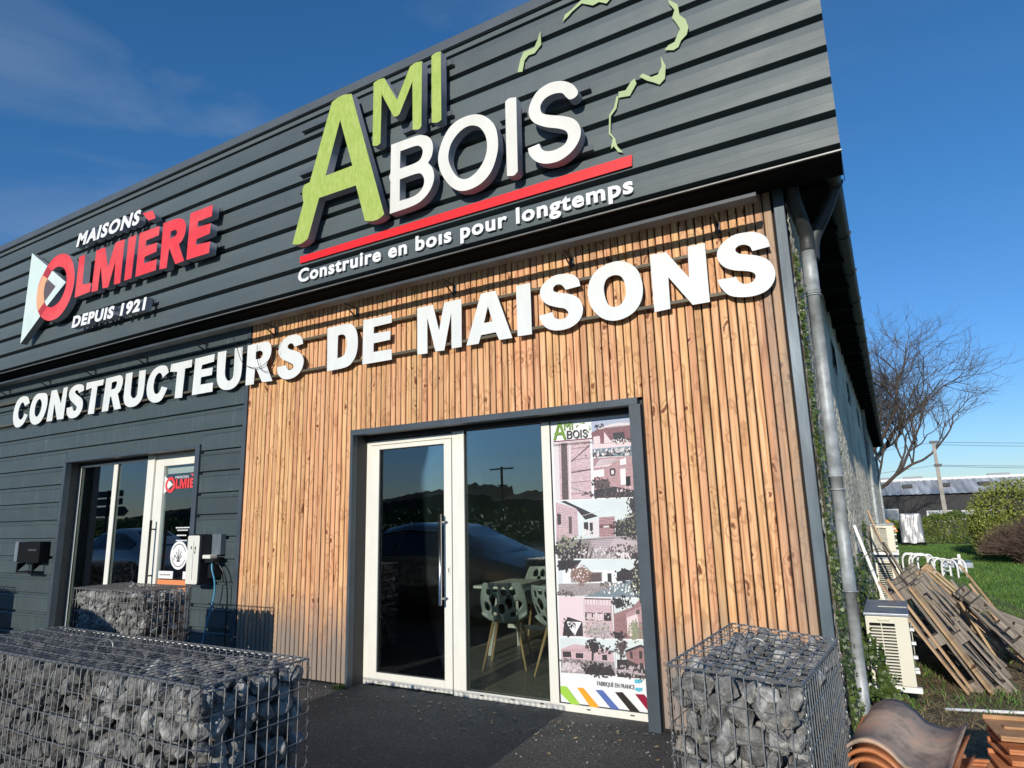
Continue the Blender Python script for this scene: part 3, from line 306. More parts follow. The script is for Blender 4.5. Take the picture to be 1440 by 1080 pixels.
        m1 = n.new('ShaderNodeMapRange'); m1.inputs[1].default_value = -0.25; m1.inputs[2].default_value = 0.35; m1.inputs[3].default_value = 0.92; m1.inputs[4].default_value = 0.0; l.new(a1.outputs[0], m1.inputs[0])
        a2 = n.new('ShaderNodeMath'); a2.operation = 'MULTIPLY_ADD'; a2.inputs[1].default_value = -0.42; l.new(gn.outputs[0], a2.inputs[0]); a3 = n.new('ShaderNodeMath'); a3.operation = 'MULTIPLY'; a3.inputs[1].default_value = -1.0; l.new(sx.outputs[0], a3.inputs[0]); l.new(a3.outputs[0], a2.inputs[2])
        m2 = n.new('ShaderNodeMapRange'); m2.inputs[1].default_value = -0.16; m2.inputs[2].default_value = 0.02; m2.inputs[3].default_value = 0.6; m2.inputs[4].default_value = 0.0; l.new(a2.outputs[0], m2.inputs[0])
        mm_ = n.new('ShaderNodeMath'); mm_.operation = 'MAXIMUM'; l.new(m1.outputs[0], mm_.inputs[0]); l.new(m2.outputs[0], mm_.inputs[1])
        mg = n.new('ShaderNodeMixRGB'); mg.inputs[2].default_value = (*grey, 1); l.new(mm_.outputs[0], mg.inputs[0]); l.new(out, mg.inputs[1]); out = mg.outputs[0]
    l.new(out, b.inputs['Base Color']); b.inputs['Roughness'].default_value = rough; b.inputs['Specular IOR Level'].default_value = 0.35
    bp = n.new('ShaderNodeBump'); bp.inputs['Strength'].default_value = 0.5; bp.inputs['Distance'].default_value = 0.004; l.new(g.outputs[0], bp.inputs['Height']); l.new(bp.outputs[0], b.inputs['Normal'])
    return m

def glass_mat(name, tint=(0.42, 0.46, 0.44), refl=1.0):
    m, n, l, b = nodemat(name); n.remove(b); out = n['Material Output']
    tr = n.new('ShaderNodeBsdfTransparent'); tr.inputs[0].default_value = (*tint, 1)
    gl = n.new('ShaderNodeBsdfGlossy'); gl.inputs['Roughness'].default_value = 0.004; gl.inputs['Color'].default_value = (0.92, 0.96, 1, 1)
    fr = n.new('ShaderNodeFresnel'); fr.inputs[0].default_value = 1.62
    mu = n.new('ShaderNodeMath'); mu.operation = 'MULTIPLY'; mu.inputs[1].default_value = refl; mu.use_clamp = True
    tcn = n.new('ShaderNodeNewGeometry'); nb = n.new('ShaderNodeTexNoise'); nb.inputs['Scale'].default_value = 1.1; nb.inputs['Detail'].default_value = 1; l.new(tcn.outputs['Position'], nb.inputs[0])
    bp = n.new('ShaderNodeBump'); bp.inputs['Strength'].default_value = 0.06; bp.inputs['Distance'].default_value = 0.02; l.new(nb.outputs[0], bp.inputs['Height']); l.new(bp.outputs[0], gl.inputs['Normal'])
    mi = n.new('ShaderNodeMixShader'); l.new(fr.outputs[0], mu.inputs[0]); l.new(mu.outputs[0], mi.inputs[0]); l.new(tr.outputs[0], mi.inputs[1]); l.new(gl.outputs[0], mi.inputs[2]); l.new(mi.outputs[0], out.inputs[0])
    return m

MT = {}
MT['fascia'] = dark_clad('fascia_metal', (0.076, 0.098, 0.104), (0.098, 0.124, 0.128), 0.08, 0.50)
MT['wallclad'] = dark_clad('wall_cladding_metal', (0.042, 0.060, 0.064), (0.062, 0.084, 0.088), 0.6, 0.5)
MT['anth'] = simple('anthracite_trim', (0.055, 0.072, 0.088), 0.45, 0, 0.15, 6, 0.1, 30)
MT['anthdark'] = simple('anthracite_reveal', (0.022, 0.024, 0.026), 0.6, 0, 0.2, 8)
MT['black'] = simple('black_metal', (0.010, 0.011, 0.012), 0.9, spec=0.1)
MT['capmetal'] = simple('fascia_cap_metal', (0.09, 0.105, 0.115), 0.4, 0, 0.1, 3)
MT['lip'] = simple('drip_edge_metal', (0.19, 0.19, 0.18), 0.4, 0.3, 0.2, 9)
MT['cornertrim'] = simple('corner_trim_metal', (0.20, 0.235, 0.265), 0.5, 0.2, 0.35, 5, 0.15, 30, stretch=(1, 1, 0.3), col2=(0.07, 0.10, 0.12))
MT['slat'] = wood_mat('larch_slat', (0.80, 0.495, 0.255), (0.685, 0.365, 0.165), (0.43, 0.195, 0.080), grey=(0.255, 0.22, 0.19))
MT['slatback'] = simple('dark_batten_void', (0.018, 0.014, 0.012), 0.9)
MT['frame'] = simple('cream_powder_coat', (0.79, 0.775, 0.69), 0.42, 0, 0.05, 3, 0.05, 200)
MT['seal'] = simple('rubber_seal', (0.02, 0.02, 0.02), 0.7)
MT['steel'] = simple('brushed_steel', (0.55, 0.54, 0.52), 0.28, 1.0)
MT['glass'] = glass_mat('tinted_glass', (0.86, 0.90, 0.86), 2.2)
MT['white'] = simple('white_letter_face', (0.73, 0.75, 0.725), 0.55, 0, 0.04, 9, 0.05, 80, stretch=(1.5, 1, 0.5), col2=(0.69, 0.715, 0.69))
MT['whitepure'] = simple('white_sign_paint', (0.84, 0.84, 0.82), 0.45)
MT['cream'] = simple('off_white_letter_face', (0.75, 0.74, 0.68), 0.55, 0, 0.04, 8, stretch=(1.5, 1, 0.5), col2=(0.71, 0.695, 0.63))
MT['green'] = simple('green_stained_face', (0.36, 0.47, 0.085), 0.55, 0, 0.12, 30, 0.1, 25, stretch=(2.5, 1, 0.6), col2=(0.41, 0.51, 0.12))
MT['red'] = simple('red_letter_face', (0.78, 0.045, 0.055), 0.5, 0, 0.08, 6, col2=(0.80, 0.085, 0.085))
MT['redbar'] = simple('bright_red_bar', (0.80, 0.012, 0.016), 0.45, 0, 0.03, 4)
MT['return'] = simple('letter_return_grey', (0.38, 0.39, 0.43), 0.5, 0, 0.1, 6)
MT['mint'] = simple('pale_mint_face', (0.62, 0.76, 0.70), 0.5, 0, 0.05, 5, col2=(0.70, 0.78, 0.74))
MT['orange'] = simple('peach_overlap_face', (0.80, 0.42, 0.22), 0.5)
MT['darkred'] = simple('dark_red_overlap_face', (0.45, 0.035, 0.045), 0.5)
MT['brown'] = simple('brown_overlap_face', (0.125, 0.095, 0.10), 0.5)
MT['mapgreen'] = simple('pale_green_map_strip', (0.40, 0.50, 0.24), 0.5, 0, 0.08, 6)
MT['rail'] = simple('lettering_rail', (0.10, 0.085, 0.05), 0.55, 0, 0.2, 8)
MT['bracket'] = simple('bracket_metal', (0.05, 0.055, 0.06), 0.5)
MT['bar'] = simple('awning_bar_metal', (0.05, 0.058, 0.062), 0.5, 0, 0.2, 5)
MT['interior_wall'] = simple('office_wall', (0.75, 0.75, 0.70), 0.9)
MT['interior_floor'] = wood_mat('laminate_floor', (0.34, 0.32, 0.27), (0.26, 0.24, 0.20), (0.17, 0.155, 0.13), axis='x', knots=False, rough=0.35)
MT['plaster'] = simple('roughcast_plaster', (0.88, 0.80, 0.62), 0.95, 0, 0.14, 3, 1.5, 120, col2=(0.56, 0.50, 0.40))
MT['zinc'] = simple('zinc_pipe', (0.40, 0.43, 0.44), 0.5, 0.15, 0.3, 14, 0.1, 50, col2=(0.29, 0.31, 0.31))
MT['gutterdark'] = simple('dark_weathered_zinc', (0.055, 0.06, 0.06), 0.55, 0.3, 0.3, 6)
MT['soffit'] = simple('eave_timber', (0.03, 0.026, 0.022), 0.9)
MT['rooftile'] = simple('old_roof_tile', (0.16, 0.075, 0.045), 0.9, 0, 0.3, 5)
MT['wire'] = simple('galvanised_wire', (0.26, 0.27, 0.27), 0.45, 0.5, 0.15, 30)
MT['acwhite'] = simple('cream_painted_metal', (0.72, 0.69, 0.56), 0.5, 0, 0.06, 3)
MT['acgrey'] = simple('grey_lid_metal', (0.28, 0.31, 0.35), 0.4, 0.4, 0.25, 8)
MT['pvc'] = simple('white_pvc', (0.82, 0.82, 0.80), 0.45)
MT['pallet'] = wood_mat('weathered_pallet_wood', (0.34, 0.295, 0.24), (0.23, 0.20, 0.165), (0.13, 0.11, 0.095), axis='x', knots=True, rough=0.85)
MT['palletnew'] = wood_mat('fresh_pallet_wood', (0.58, 0.42, 0.25), (0.48, 0.33, 0.19), (0.34, 0.22, 0.12), axis='x', knots=True, rough=0.8)
MT['orangesticker'] = simple('orange_sticker', (0.78, 0.27, 0.10), 0.5)
MT['palegreen'] = simple('pale_green_band', (0.30, 0.38, 0.36), 0.5)
MT['ink'] = simple('dark_ink', (0.05, 0.05, 0.05), 0.6)
MT['bluecable'] = simple('blue_cable', (0.08, 0.34, 0.52), 0.45)
MT['charger'] = simple('charger_shell', (0.012, 0.014, 0.018), 0.3)
MT['chargerface'] = simple('charger_face', (0.72, 0.72, 0.64), 0.4)
MT['chair'] = simple('teal_grey_plastic', (0.42, 0.47, 0.48), 0.4)
MT['beech'] = wood_mat('beech_leg', (0.60, 0.42, 0.24), (0.5, 0.34, 0.18), (0.4, 0.26, 0.13), knots=False)
MT['cabinet'] = simple('brown_cabinet', (0.10, 0.035, 0.02), 0.5)
MT['cyan'] = simple('print_cyan', (0.12, 0.50, 0.62), 0.5)

def stone_mat():
    m, n, l, b = nodemat('limestone_rubble')
    t = n.new('ShaderNodeTexCoord'); oi = n.new('ShaderNodeObjectInfo'); gp = n.new('ShaderNodeNewGeometry')
    n1 = n.new('ShaderNodeTexNoise'); n1.inputs['Scale'].default_value = 22; n1.inputs['Detail'].default_value = 9; n1.inputs['Roughness'].default_value = 0.65; l.new(gp.outputs['Position'], n1.inputs[0])
    r = n.new('ShaderNodeValToRGB'); e = r.color_ramp.elements; e[0].position = 0.34; e[0].color = (0.085, 0.086, 0.086, 1); e[1].position = 0.66; e[1].color = (0.42, 0.415, 0.39, 1); q = e.new(0.5); q.color = (0.225, 0.222, 0.208, 1); l.new(n1.outputs[0], r.inputs[0])
    n2 = n.new('ShaderNodeTexNoise'); n2.inputs['Scale'].default_value = 5; n2.inputs['Detail'].default_value = 3; l.new(gp.outputs['Position'], n2.inputs[0])
    r2 = n.new('ShaderNodeMapRange'); r2.inputs[1].default_value = 0.60; r2.inputs[2].default_value = 0.78; r2.inputs[4].default_value = 0.45; l.new(n2.outputs[0], r2.inputs[0])
    mxn = n.new('ShaderNodeMixRGB'); mxn.inputs[2].default_value = (0.36, 0.29, 0.20, 1); l.new(r.outputs[0], mxn.inputs[1]); l.new(r2.outputs[0], mxn.inputs[0])
    h = n.new('ShaderNodeHueSaturation'); mr = n.new('ShaderNodeMapRange'); mr.inputs[3].default_value = 0.5; mr.inputs[4].default_value = 1.35; l.new(oi.outputs['Random'], mr.inputs[0]); l.new(mr.outputs[0], h.inputs['Value']); l.new(mxn.outputs[0], h.inputs['Color']); l.new(h.outputs[0], b.inputs['Base Color'])
    b.inputs['Roughness'].default_value = 0.85
    nb = n.new('ShaderNodeTexNoise'); nb.inputs['Scale'].default_value = 45; nb.inputs['Detail'].default_value = 10; l.new(gp.outputs['Position'], nb.inputs[0])
    bp = n.new('ShaderNodeBump'); bp.inputs['Strength'].default_value = 0.9; bp.inputs['Distance'].default_value = 0.02; l.new(nb.outputs[0], bp.inputs['Height']); l.new(bp.outputs[0], b.inputs['Normal'])
    return m
MT['stone'] = stone_mat()

def asphalt_mat():
    m, n, l, b = nodemat('gravelly_asphalt')
    gp = n.new('ShaderNodeNewGeometry')
    v = n.new('ShaderNodeTexVoronoi'); v.inputs['Scale'].default_value = 125; l.new(gp.outputs['Position'], v.inputs[0])
    wn = n.new('ShaderNodeSeparateColor'); l.new(v.outputs['Color'], wn.inputs[0])
    r = n.new('ShaderNodeValToRGB'); e = r.color_ramp.elements; e[0].position = 0.0; e[0].color = (0.04, 0.04, 0.038, 1); e[1].position = 1.0; e[1].color = (0.17, 0.165, 0.155, 1); q = e.new(0.8); q.color = (0.078, 0.077, 0.074, 1); l.new(wn.outputs[0], r.inputs[0])
    n2 = n.new('ShaderNodeTexNoise'); n2.inputs['Scale'].default_value = 1.4; n2.inputs['Detail'].default_value = 7; l.new(gp.outputs['Position'], n2.inputs[0])
    mr = n.new('ShaderNodeMapRange'); mr.inputs[1].default_value = 0.3; mr.inputs[2].default_value = 0.7; mr.inputs[3].default_value = 0.7; mr.inputs[4].default_value = 1.25; l.new(n2.outputs[0], mr.inputs[0])
    h = n.new('ShaderNodeHueSaturation'); l.new(r.outputs[0], h.inputs['Color']); l.new(mr.outputs[0], h.inputs['Value'])
    n3 = n.new('ShaderNodeTexNoise'); n3.inputs['Scale'].default_value = 0.55; n3.inputs['Detail'].default_value = 5; n3.inputs['Distortion'].default_value = 1.5; l.new(gp.outputs['Position'], n3.inputs[0])
    r3 = n.new('ShaderNodeMapRange'); r3.inputs[1].default_value = 0.55; r3.inputs[2].default_value = 0.62; r3.inputs[4].default_value = 0.45; l.new(n3.outputs[0], r3.inputs[0])
    m3 = n.new('ShaderNodeMixRGB'); m3.inputs[2].default_value = (0.028, 0.028, 0.028, 1); l.new(r3.outputs[0], m3.inputs[0]); l.new(h.outputs[0], m3.inputs[1]); l.new(m3.outputs[0], b.inputs['Base Color'])
    b.inputs['Roughness'].default_value = 0.85
    bp = n.new('ShaderNodeBump'); bp.inputs['Strength'].default_value = 1.0; bp.inputs['Distance'].default_value = 0.006; l.new(v.outputs['Distance'], bp.inputs['Height']); bp.invert = True; l.new(bp.outputs[0], b.inputs['Normal'])
    return m
MT['asphalt'] = asphalt_mat()
MT['earth'] = simple('grassy_earth', (0.050, 0.095, 0.020), 0.95, 0, 0.4, 3, 1.5, 25, col2=(0.09, 0.075, 0.035))
MT['straw'] = simple('straw_litter_ground', (0.20, 0.155, 0.09), 0.95, 0, 0.45, 30, 2, 60, col2=(0.08, 0.065, 0.04))

def leafmat(name, a, b_, rough=0.55, trans=0.0, scale=3):
    m, n, l, b = nodemat(name)
    gp = n.new('ShaderNodeNewGeometry'); nn = n.new('ShaderNodeTexNoise'); nn.inputs['Scale'].default_value = scale; nn.inputs['Detail'].default_value = 4; l.new(gp.outputs['Position'], nn.inputs[0])
    r = n.new('ShaderNodeMapRange'); r.inputs[1].default_value = 0.35; r.inputs[2].default_value = 0.65; l.new(nn.outputs[0], r.inputs[0])
    mxn = n.new('ShaderNodeMixRGB'); mxn.inputs[1].default_value = (*a, 1); mxn.inputs[2].default_value = (*b_, 1); l.new(r.outputs[0], mxn.inputs[0])
    ri = n.new('ShaderNodeMapRange'); ri.inputs[3].default_value = 0.65; ri.inputs[4].default_value = 1.4; l.new(gp.outputs['Random Per Island'], ri.inputs[0])
    h = n.new('ShaderNodeHueSaturation'); l.new(mxn.outputs[0], h.inputs['Color']); l.new(ri.outputs[0], h.inputs['Value']); l.new(h.outputs[0], b.inputs['Base Color'])
    b.inputs['Roughness'].default_value = rough
    return m
MT['ivy'] = leafmat('ivy_leaf', (0.030, 0.058, 0.012), (0.09, 0.13, 0.026), 0.45)
MT['grass'] = leafmat('grass_blade', (0.060, 0.150, 0.020), (0.13, 0.235, 0.040), 0.6, scale=1.2)
MT['hedge'] = leafmat('hedge_leaf', (0.055, 0.095, 0.012), (0.12, 0.15, 0.020), 0.6)
MT['thuja'] = leafmat('golden_conifer_spray', (0.15, 0.19, 0.025), (0.26, 0.28, 0.05), 0.6)
MT['brownbush'] = leafmat('bare_brown_twig', (0.085, 0.055, 0.04), (0.15, 0.105, 0.075), 0.8)
MT['bark'] = simple('grey_brown_bark', (0.085, 0.065, 0.052), 0.9, 0, 0.3, 10)
MT['twig'] = simple('bare_twig', (0.105, 0.085, 0.072), 0.9)
MT['strawblade'] = leafmat('dry_straw', (0.24, 0.17, 0.08), (0.38, 0.29, 0.16), 0.8)
def tile_mat(name, a, b_, c):
    m, n, l, b = nodemat(name)
    tcn = n.new('ShaderNodeTexCoord'); oi = n.new('ShaderNodeObjectInfo'); k = n.new('ShaderNodeMath'); k.operation = 'MULTIPLY'; k.inputs[1].default_value = 9.0; l.new(oi.outputs['Random'], k.inputs[0])
    va = n.new('ShaderNodeVectorMath'); l.new(tcn.outputs['Object'], va.inputs[0]); l.new(k.outputs[0], va.inputs[1])
    nn = n.new('ShaderNodeTexNoise'); nn.inputs['Scale'].default_value = 6; nn.inputs['Detail'].default_value = 8; nn.inputs['Roughness'].default_value = 0.6; l.new(va.outputs[0], nn.inputs[0])
    r = n.new('ShaderNodeValToRGB'); e = r.color_ramp.elements; e[0].position = 0.35; e[0].color = (*a, 1); e[1].position = 0.68; e[1].color = (*c, 1); q = e.new(0.5); q.color = (*b_, 1); l.new(nn.outputs[0], r.inputs[0]); l.new(r.outputs[0], b.inputs['Base Color'])
    b.inputs['Roughness'].default_value = 1.0; b.inputs['Specular IOR Level'].default_value = 0.15; nn.inputs['Scale'].default_value = 11
    nb = n.new('ShaderNodeTexNoise'); nb.inputs['Scale'].default_value = 45; nb.inputs['Detail'].default_value = 10; nb.inputs['Roughness'].default_value = 0.7; l.new(va.outputs[0], nb.inputs[0]); bp = n.new('ShaderNodeBump'); bp.inputs['Strength'].default_value = 0.5; bp.inputs['Distance'].default_value = 0.004; l.new(nb.outputs[0], bp.inputs['Height']); l.new(bp.outputs[0], b.inputs['Normal'])
    return m
MT['tile'] = tile_mat('terracotta', (0.48, 0.17, 0.07), (0.58, 0.235, 0.105), (0.64, 0.31, 0.17))
MT['tileold'] = tile_mat('lichened_terracotta', (0.30, 0.235, 0.18), (0.52, 0.39, 0.30), (0.66, 0.42, 0.29))
MT['tilesand'] = tile_mat('sandy_terracotta', (0.40, 0.23, 0.12), (0.50, 0.28, 0.14), (0.56, 0.34, 0.18))

# ------------------------------------------------------------------ object helpers
def empty(name, label, cat, loc=(0, 0, 0), rz=0, group=None):
    o = bpy.data.objects.new(name, None); COL.objects.link(o); o.location = loc; o.rotation_euler = (0, 0, rz); o.empty_display_size = 0.1
    o['label'] = label; o['category'] = cat
    if group: o['group'] = group
    return o
def tag(o, label, cat, group=None):
    o['label'] = label; o['category'] = cat
    if group: o['group'] = group
    return o
def link(name, me, mat=None, parent=None, loc=None, rot=None, scale=None):
    o = bpy.data.objects.new(name, me); COL.objects.link(o)
    if mat and not me.materials: me.materials.append(MT[mat] if isinstance(mat, str) else mat)
    if parent: o.parent = parent
    if loc is not None: o.location = loc
    if rot is not None: o.rotation_euler = rot
    if scale is not None: o.scale = scale
    return o
def mesh(name, vs, fs, smooth=False):
    me = bpy.data.meshes.new(name); me.from_pydata([tuple(v) for v in vs], [], fs); me.update()
    if smooth: me.polygons.foreach_set('use_smooth', [True] * len(me.polygons))
    return me
class G:
    """collects boxes, tubes and sheets into one mesh"""
    def __init__(s): s.v = []; s.f = []
    def add(s, v, f):
        k = len(s.v); s.v += [tuple(p) for p in v]; s.f += [tuple(i + k for i in q) for q in f]; return s
    def box(s, x0, x1, y0, y1, z0, z1, M=None):
        v = [Vector(p) for p in ((x0, y0, z0), (x1, y0, z0), (x1, y1, z0), (x0, y1, z0), (x0, y0, z1), (x1, y0, z1), (x1, y1, z1), (x0, y1, z1))]
        if M: v = [M @ p for p in v]
        return s.add(v, [(0, 3, 2, 1), (4, 5, 6, 7), (0, 1, 5, 4), (1, 2, 6, 5), (2, 3, 7, 6), (3, 0, 4, 7)])
    def cbox(s, x0, x1, y0, y1, z0, z1, c=0.004, M=None):
        """box with chamfered edges"""
        b = bmesh.new(); bmesh.ops.create_cube(b, size=1)
        for q in b.verts: q.co = Vector(((x0 + x1) / 2 + q.co.x * (x1 - x0), (y0 + y1) / 2 + q.co.y * (y1 - y0), (z0 + z1) / 2 + q.co.z * (z1 - z0)))
        bmesh.ops.bevel(b, geom=list(b.edges), offset=c, segments=2, affect='EDGES', profile=0.6)
        v = [q.co.copy() for q in b.verts]; b.verts.index_update(); f = [tuple(q.index for q in p.verts) for p in b.faces]; b.free()
        if M: v = [M @ p for p in v]
        return s.add(v, f)
    def tube(s, pts, r, n=6, cap=True, taper=None):
        pts = [Vector(p) for p in pts]; k0 = len(s.v); m = len(pts); up = Vector((0.13, 0.31, 0.94))
        for i, p in enumerate(pts):
            d = (pts[min(i + 1, m - 1)] - pts[max(i - 1, 0)])
            if d.length < 1e-9: d = Vector((0, 0, 1))
            d.normalize(); a = d.cross(up)
            if a.length < 0.05: a = d.cross(Vector((1, 0, 0)))
            a.normalize(); b = d.cross(a); rr = (taper[i] if taper else r)
            for j in range(n):
                t = 2 * math.pi * j / n; s.v.append(tuple(p + (a * math.cos(t) + b * math.sin(t)) * rr))
        for i in range(m - 1):
            for j in range(n):
                a0 = k0 + i * n + j; a1 = k0 + i * n + (j + 1) % n; s.f.append((a0, a1, a1 + n, a0 + n))
        if cap: s.f.append(tuple(k0 + j for j in range(n))); s.f.append(tuple(k0 + (m - 1) * n + j for j in reversed(range(n))))
        return s
    def extr(s, prof, a0, a1, axis='x'):
        """open profile swept along an axis; prof = [(y,z)] for x"""
        k = len(s.v); n = len(prof)
        for a in (a0, a1):
            for p, q in prof: s.v.append((a, p, q) if axis == 'x' else ((p, a, q) if axis == 'y' else (p, q, a)))
        for i in range(n - 1): s.f.append((k + i, k + i + 1, k + n + i + 1, k + n + i))
        return s
    def prism(s, prof, a0, a1, axis='x'):
        k = len(s.v); n = len(prof); s.extr(prof + [prof[0]], a0, a1, axis)
        m = n + 1; s.f.append(tuple(k + i for i in range(n))); s.f.append(tuple(k + m + i for i in reversed(range(n)))); return s
    def out(s, name, mat, parent=None, smooth=False, **k):
        me = mesh(name, s.v, s.f, smooth); return link(name, me, mat, parent, **k)
def box(name, mat, parent, x0, x1, y0, y1, z0, z1, c=0):
    g = G(); (g.cbox(x0, x1, y0, y1, z0, z1, c) if c else g.box(x0, x1, y0, y1, z0, z1)); return g.out(name, mat, parent)
def split_letters(o, name):
    """one word mesh -> one object per character (dots and accents stay with their letter)"""
    me = o.data; bm = bmesh.new(); bm.from_mesh(me); bm.verts.ensure_lookup_table(); seen = set(); isl = []
    for v in bm.verts:
        if v.index in seen: continue
        st = [v]; seen.add(v.index); cur = []
        while st:
            a = st.pop(); cur.append(a)
            for e in a.link_edges:
                b = e.other_vert(a)
                if b.index not in seen: seen.add(b.index); st.append(b)
        isl.append(cur)
    grp = []
    for cur in sorted(isl, key=lambda c: min(v.co.x for v in c)):
        a, b = min(v.co.x for v in cur), max(v.co.x for v in cur)
        if grp and (min(b, grp[-1][1]) - max(a, grp[-1][0])) > 0.45 * min(b - a, grp[-1][1] - grp[-1][0]): grp[-1][1] = max(b, grp[-1][1]); grp[-1][2] += cur
        else: grp.append([a, b, list(cur)])
    for a, b, cur in grp:
        s_ = {v.index for v in cur}; mp_ = {}; vs = []; fs = []; mi = []
        for v in cur: mp_[v.index] = len(vs); vs.append(tuple(v.co))
        for f in me.polygons:
            if f.vertices[0] in s_: fs.append([mp_[k] for k in f.vertices]); mi.append(f.material_index)
        m2 = mesh(name, vs, fs); [m2.materials.append(m) for m in me.materials]; m2.polygons.foreach_set('material_index', mi)
        link(name, m2, None, o.parent, loc=tuple(o.location))
    bm.free(); bpy.data.objects.remove(o)
def struct(o): o['kind'] = 'structure'; return o
def fix_normals(me):
    b = bmesh.new(); b.from_mesh(me); bmesh.ops.recalc_face_normals(b, faces=b.faces); b.to_mesh(me); b.free()

def smooth_poly(pts, seg=5):
    out = []; n = len(pts)
    def P(i): q = pts[i % n]; return Vector((q[0], q[1]))
    def S(i): return len(pts[i % n]) > 2
    for i in range(n):
        a, b = P(i), P(i + 1); out.append(a)
        if S(i) or S(i + 1):
            p0 = P(i - 1) if S(i) else a - (b - a) * 0.001; p3 = P(i + 2) if S(i + 1) else b + (b - a) * 0.001
            t1 = (b - p0) * 0.5 if S(i) else (b - a); t2 = (p3 - a) * 0.5 if S(i + 1) else (b - a)
            for k in range(1, seg):
                t = k / seg; out.append((2 * t**3 - 3 * t**2 + 1) * a + (t**3 - 2 * t**2 + t) * t1 + (-2 * t**3 + 3 * t**2) * b + (t**3 - t**2) * t2)
    return out
def curve_to_mesh(cu, name):
    o = bpy.data.objects.new('tmp', cu); COL.objects.link(o); bpy.context.view_layer.update()
    me = bpy.data.meshes.new_from_object(o.evaluated_get(bpy.context.evaluated_depsgraph_get())); bpy.data.objects.remove(o); bpy.data.curves.remove(cu); me.name = name; return me
def plate(polys, depth, name, scale=1.0, off=(0, 0), bevel=0.0):
    """outline with holes in the XZ plane -> solid plate, front face at y=0 and back at y=depth"""
    cu = bpy.data.curves.new(name, 'CURVE'); cu.dimensions = '2D'; cu.fill_mode = 'BOTH'; cu.extrude = depth / 2; cu.bevel_depth = bevel
    for poly in polys:
        pp = smooth_poly(poly); s = cu.splines.new('POLY'); s.points.add(len(pp) - 1)
        for q, p in zip(s.points, pp): q.co = ((p.x - off[0]) * scale, (p.y - off[1]) * scale, 0, 1)
        s.use_cyclic_u = True
    me = curve_to_mesh(cu, name); me.transform(Matrix(((1, 0, 0, 0), (0, 0, -1, depth / 2), (0, 1, 0, 0), (0, 0, 0, 1)))); return me
def letter(name, polys, y, depth, face, side, parent, ctr=None, scale=1.0, off=(0, 0), bevel=0.0):
    me = plate(polys, depth, name, scale, off, bevel); me.materials.clear(); me.materials.append(MT[face]); me.materials.append(MT[side])
    for p in me.polygons: p.material_index = 0 if abs(p.normal.y) > 0.9 and p.center.y < depth * 0.4 else 1
    return link(name, me, None, parent, loc=(0, y, 0))
def text(name, s, size, depth, face, side, parent, x, y, z, xs=1.0, shear=0.0, off=0.0, space=1.0, width=None, tilt=0.0):
    cu = bpy.data.curves.new(name, 'FONT'); cu.body = s; cu.size = size; cu.extrude = depth / 2; cu.offset = off; cu.shear = shear; cu.space_character = space; cu.resolution_u = 3
    me = curve_to_mesh(cu, name); me.transform(Matrix(((1, 0, 0, 0), (0, 0, -1, depth / 2), (0, 1, 0, 0), (0, 0, 0, 1))))
    co = np.empty(len(me.vertices) * 3, 'f'); me.vertices.foreach_get('co', co); co = co.reshape(-1, 3)
    co[:, 0] -= co[:, 0].min()
    if width: co[:, 0] *= width / co[:, 0].max()
    co[:, 2] += co[:, 0] * tilt
    me.vertices.foreach_set('co', co.ravel()); me.update()
    me.materials.clear(); me.materials.append(MT[face]); me.materials.append(MT[side])
    for p in me.polygons: p.material_index = 0 if p.center.y < depth * 0.25 and abs(p.normal.y) > 0.9 else 1
    return link(name, me, None, parent, loc=(x, y, z))

# ------------------------------------------------------------------ ground
g = G(); g.add([(-900, -900, -0.02), (900, -900, -0.02), (900, 32, -0.02), (-900, 32, -0.02), (900, 60, -2.6), (-900, 60, -2.6), (900, 1500, -2.6), (-900, 1500, -2.6)], [(0, 1, 2, 3), (3, 2, 4, 5), (5, 4, 6, 7)])
struct(g.out('ground', 'earth'))
g = G(); g.add([(-60, -26, 0), (0.12, -26, 0), (0.12, 0.2, 0), (-60, 0.2, 0)], [(0, 1, 2, 3)]); g.add([(0.12, -26, 0), (30, -26, 0), (30, -2.6, 0), (0.12, -2.6, 0)], [(0, 1, 2, 3)]); struct(g.out('forecourt', 'asphalt'))
g = G(); g.add([(-400, -40, 0.0), (400, -40, 0.0), (400, -32, 0.0), (-400, -32, 0.0)], [(0, 1, 2, 3)]); struct(g.out('road', simple('road_asphalt', (0.055, 0.055, 0.055), 0.8)))
g = G(); g.add([(0.12, -2.6, -0.008), (2.6, -2.6, -0.008), (1.9, 7.5, -0.008), (0.12, 24, -0.008)], [(0, 1, 2, 3)]); struct(g.out('litter_strip', 'straw'))

# ------------------------------------------------------------------ the building
BLD = empty('commercial_building', 'single storey commercial building with dark metal fascia, larch slat front and roughcast side wall', 'building', (0, 0, 0))
X0 = -16.0; P = 0.241; FZ = 3.753
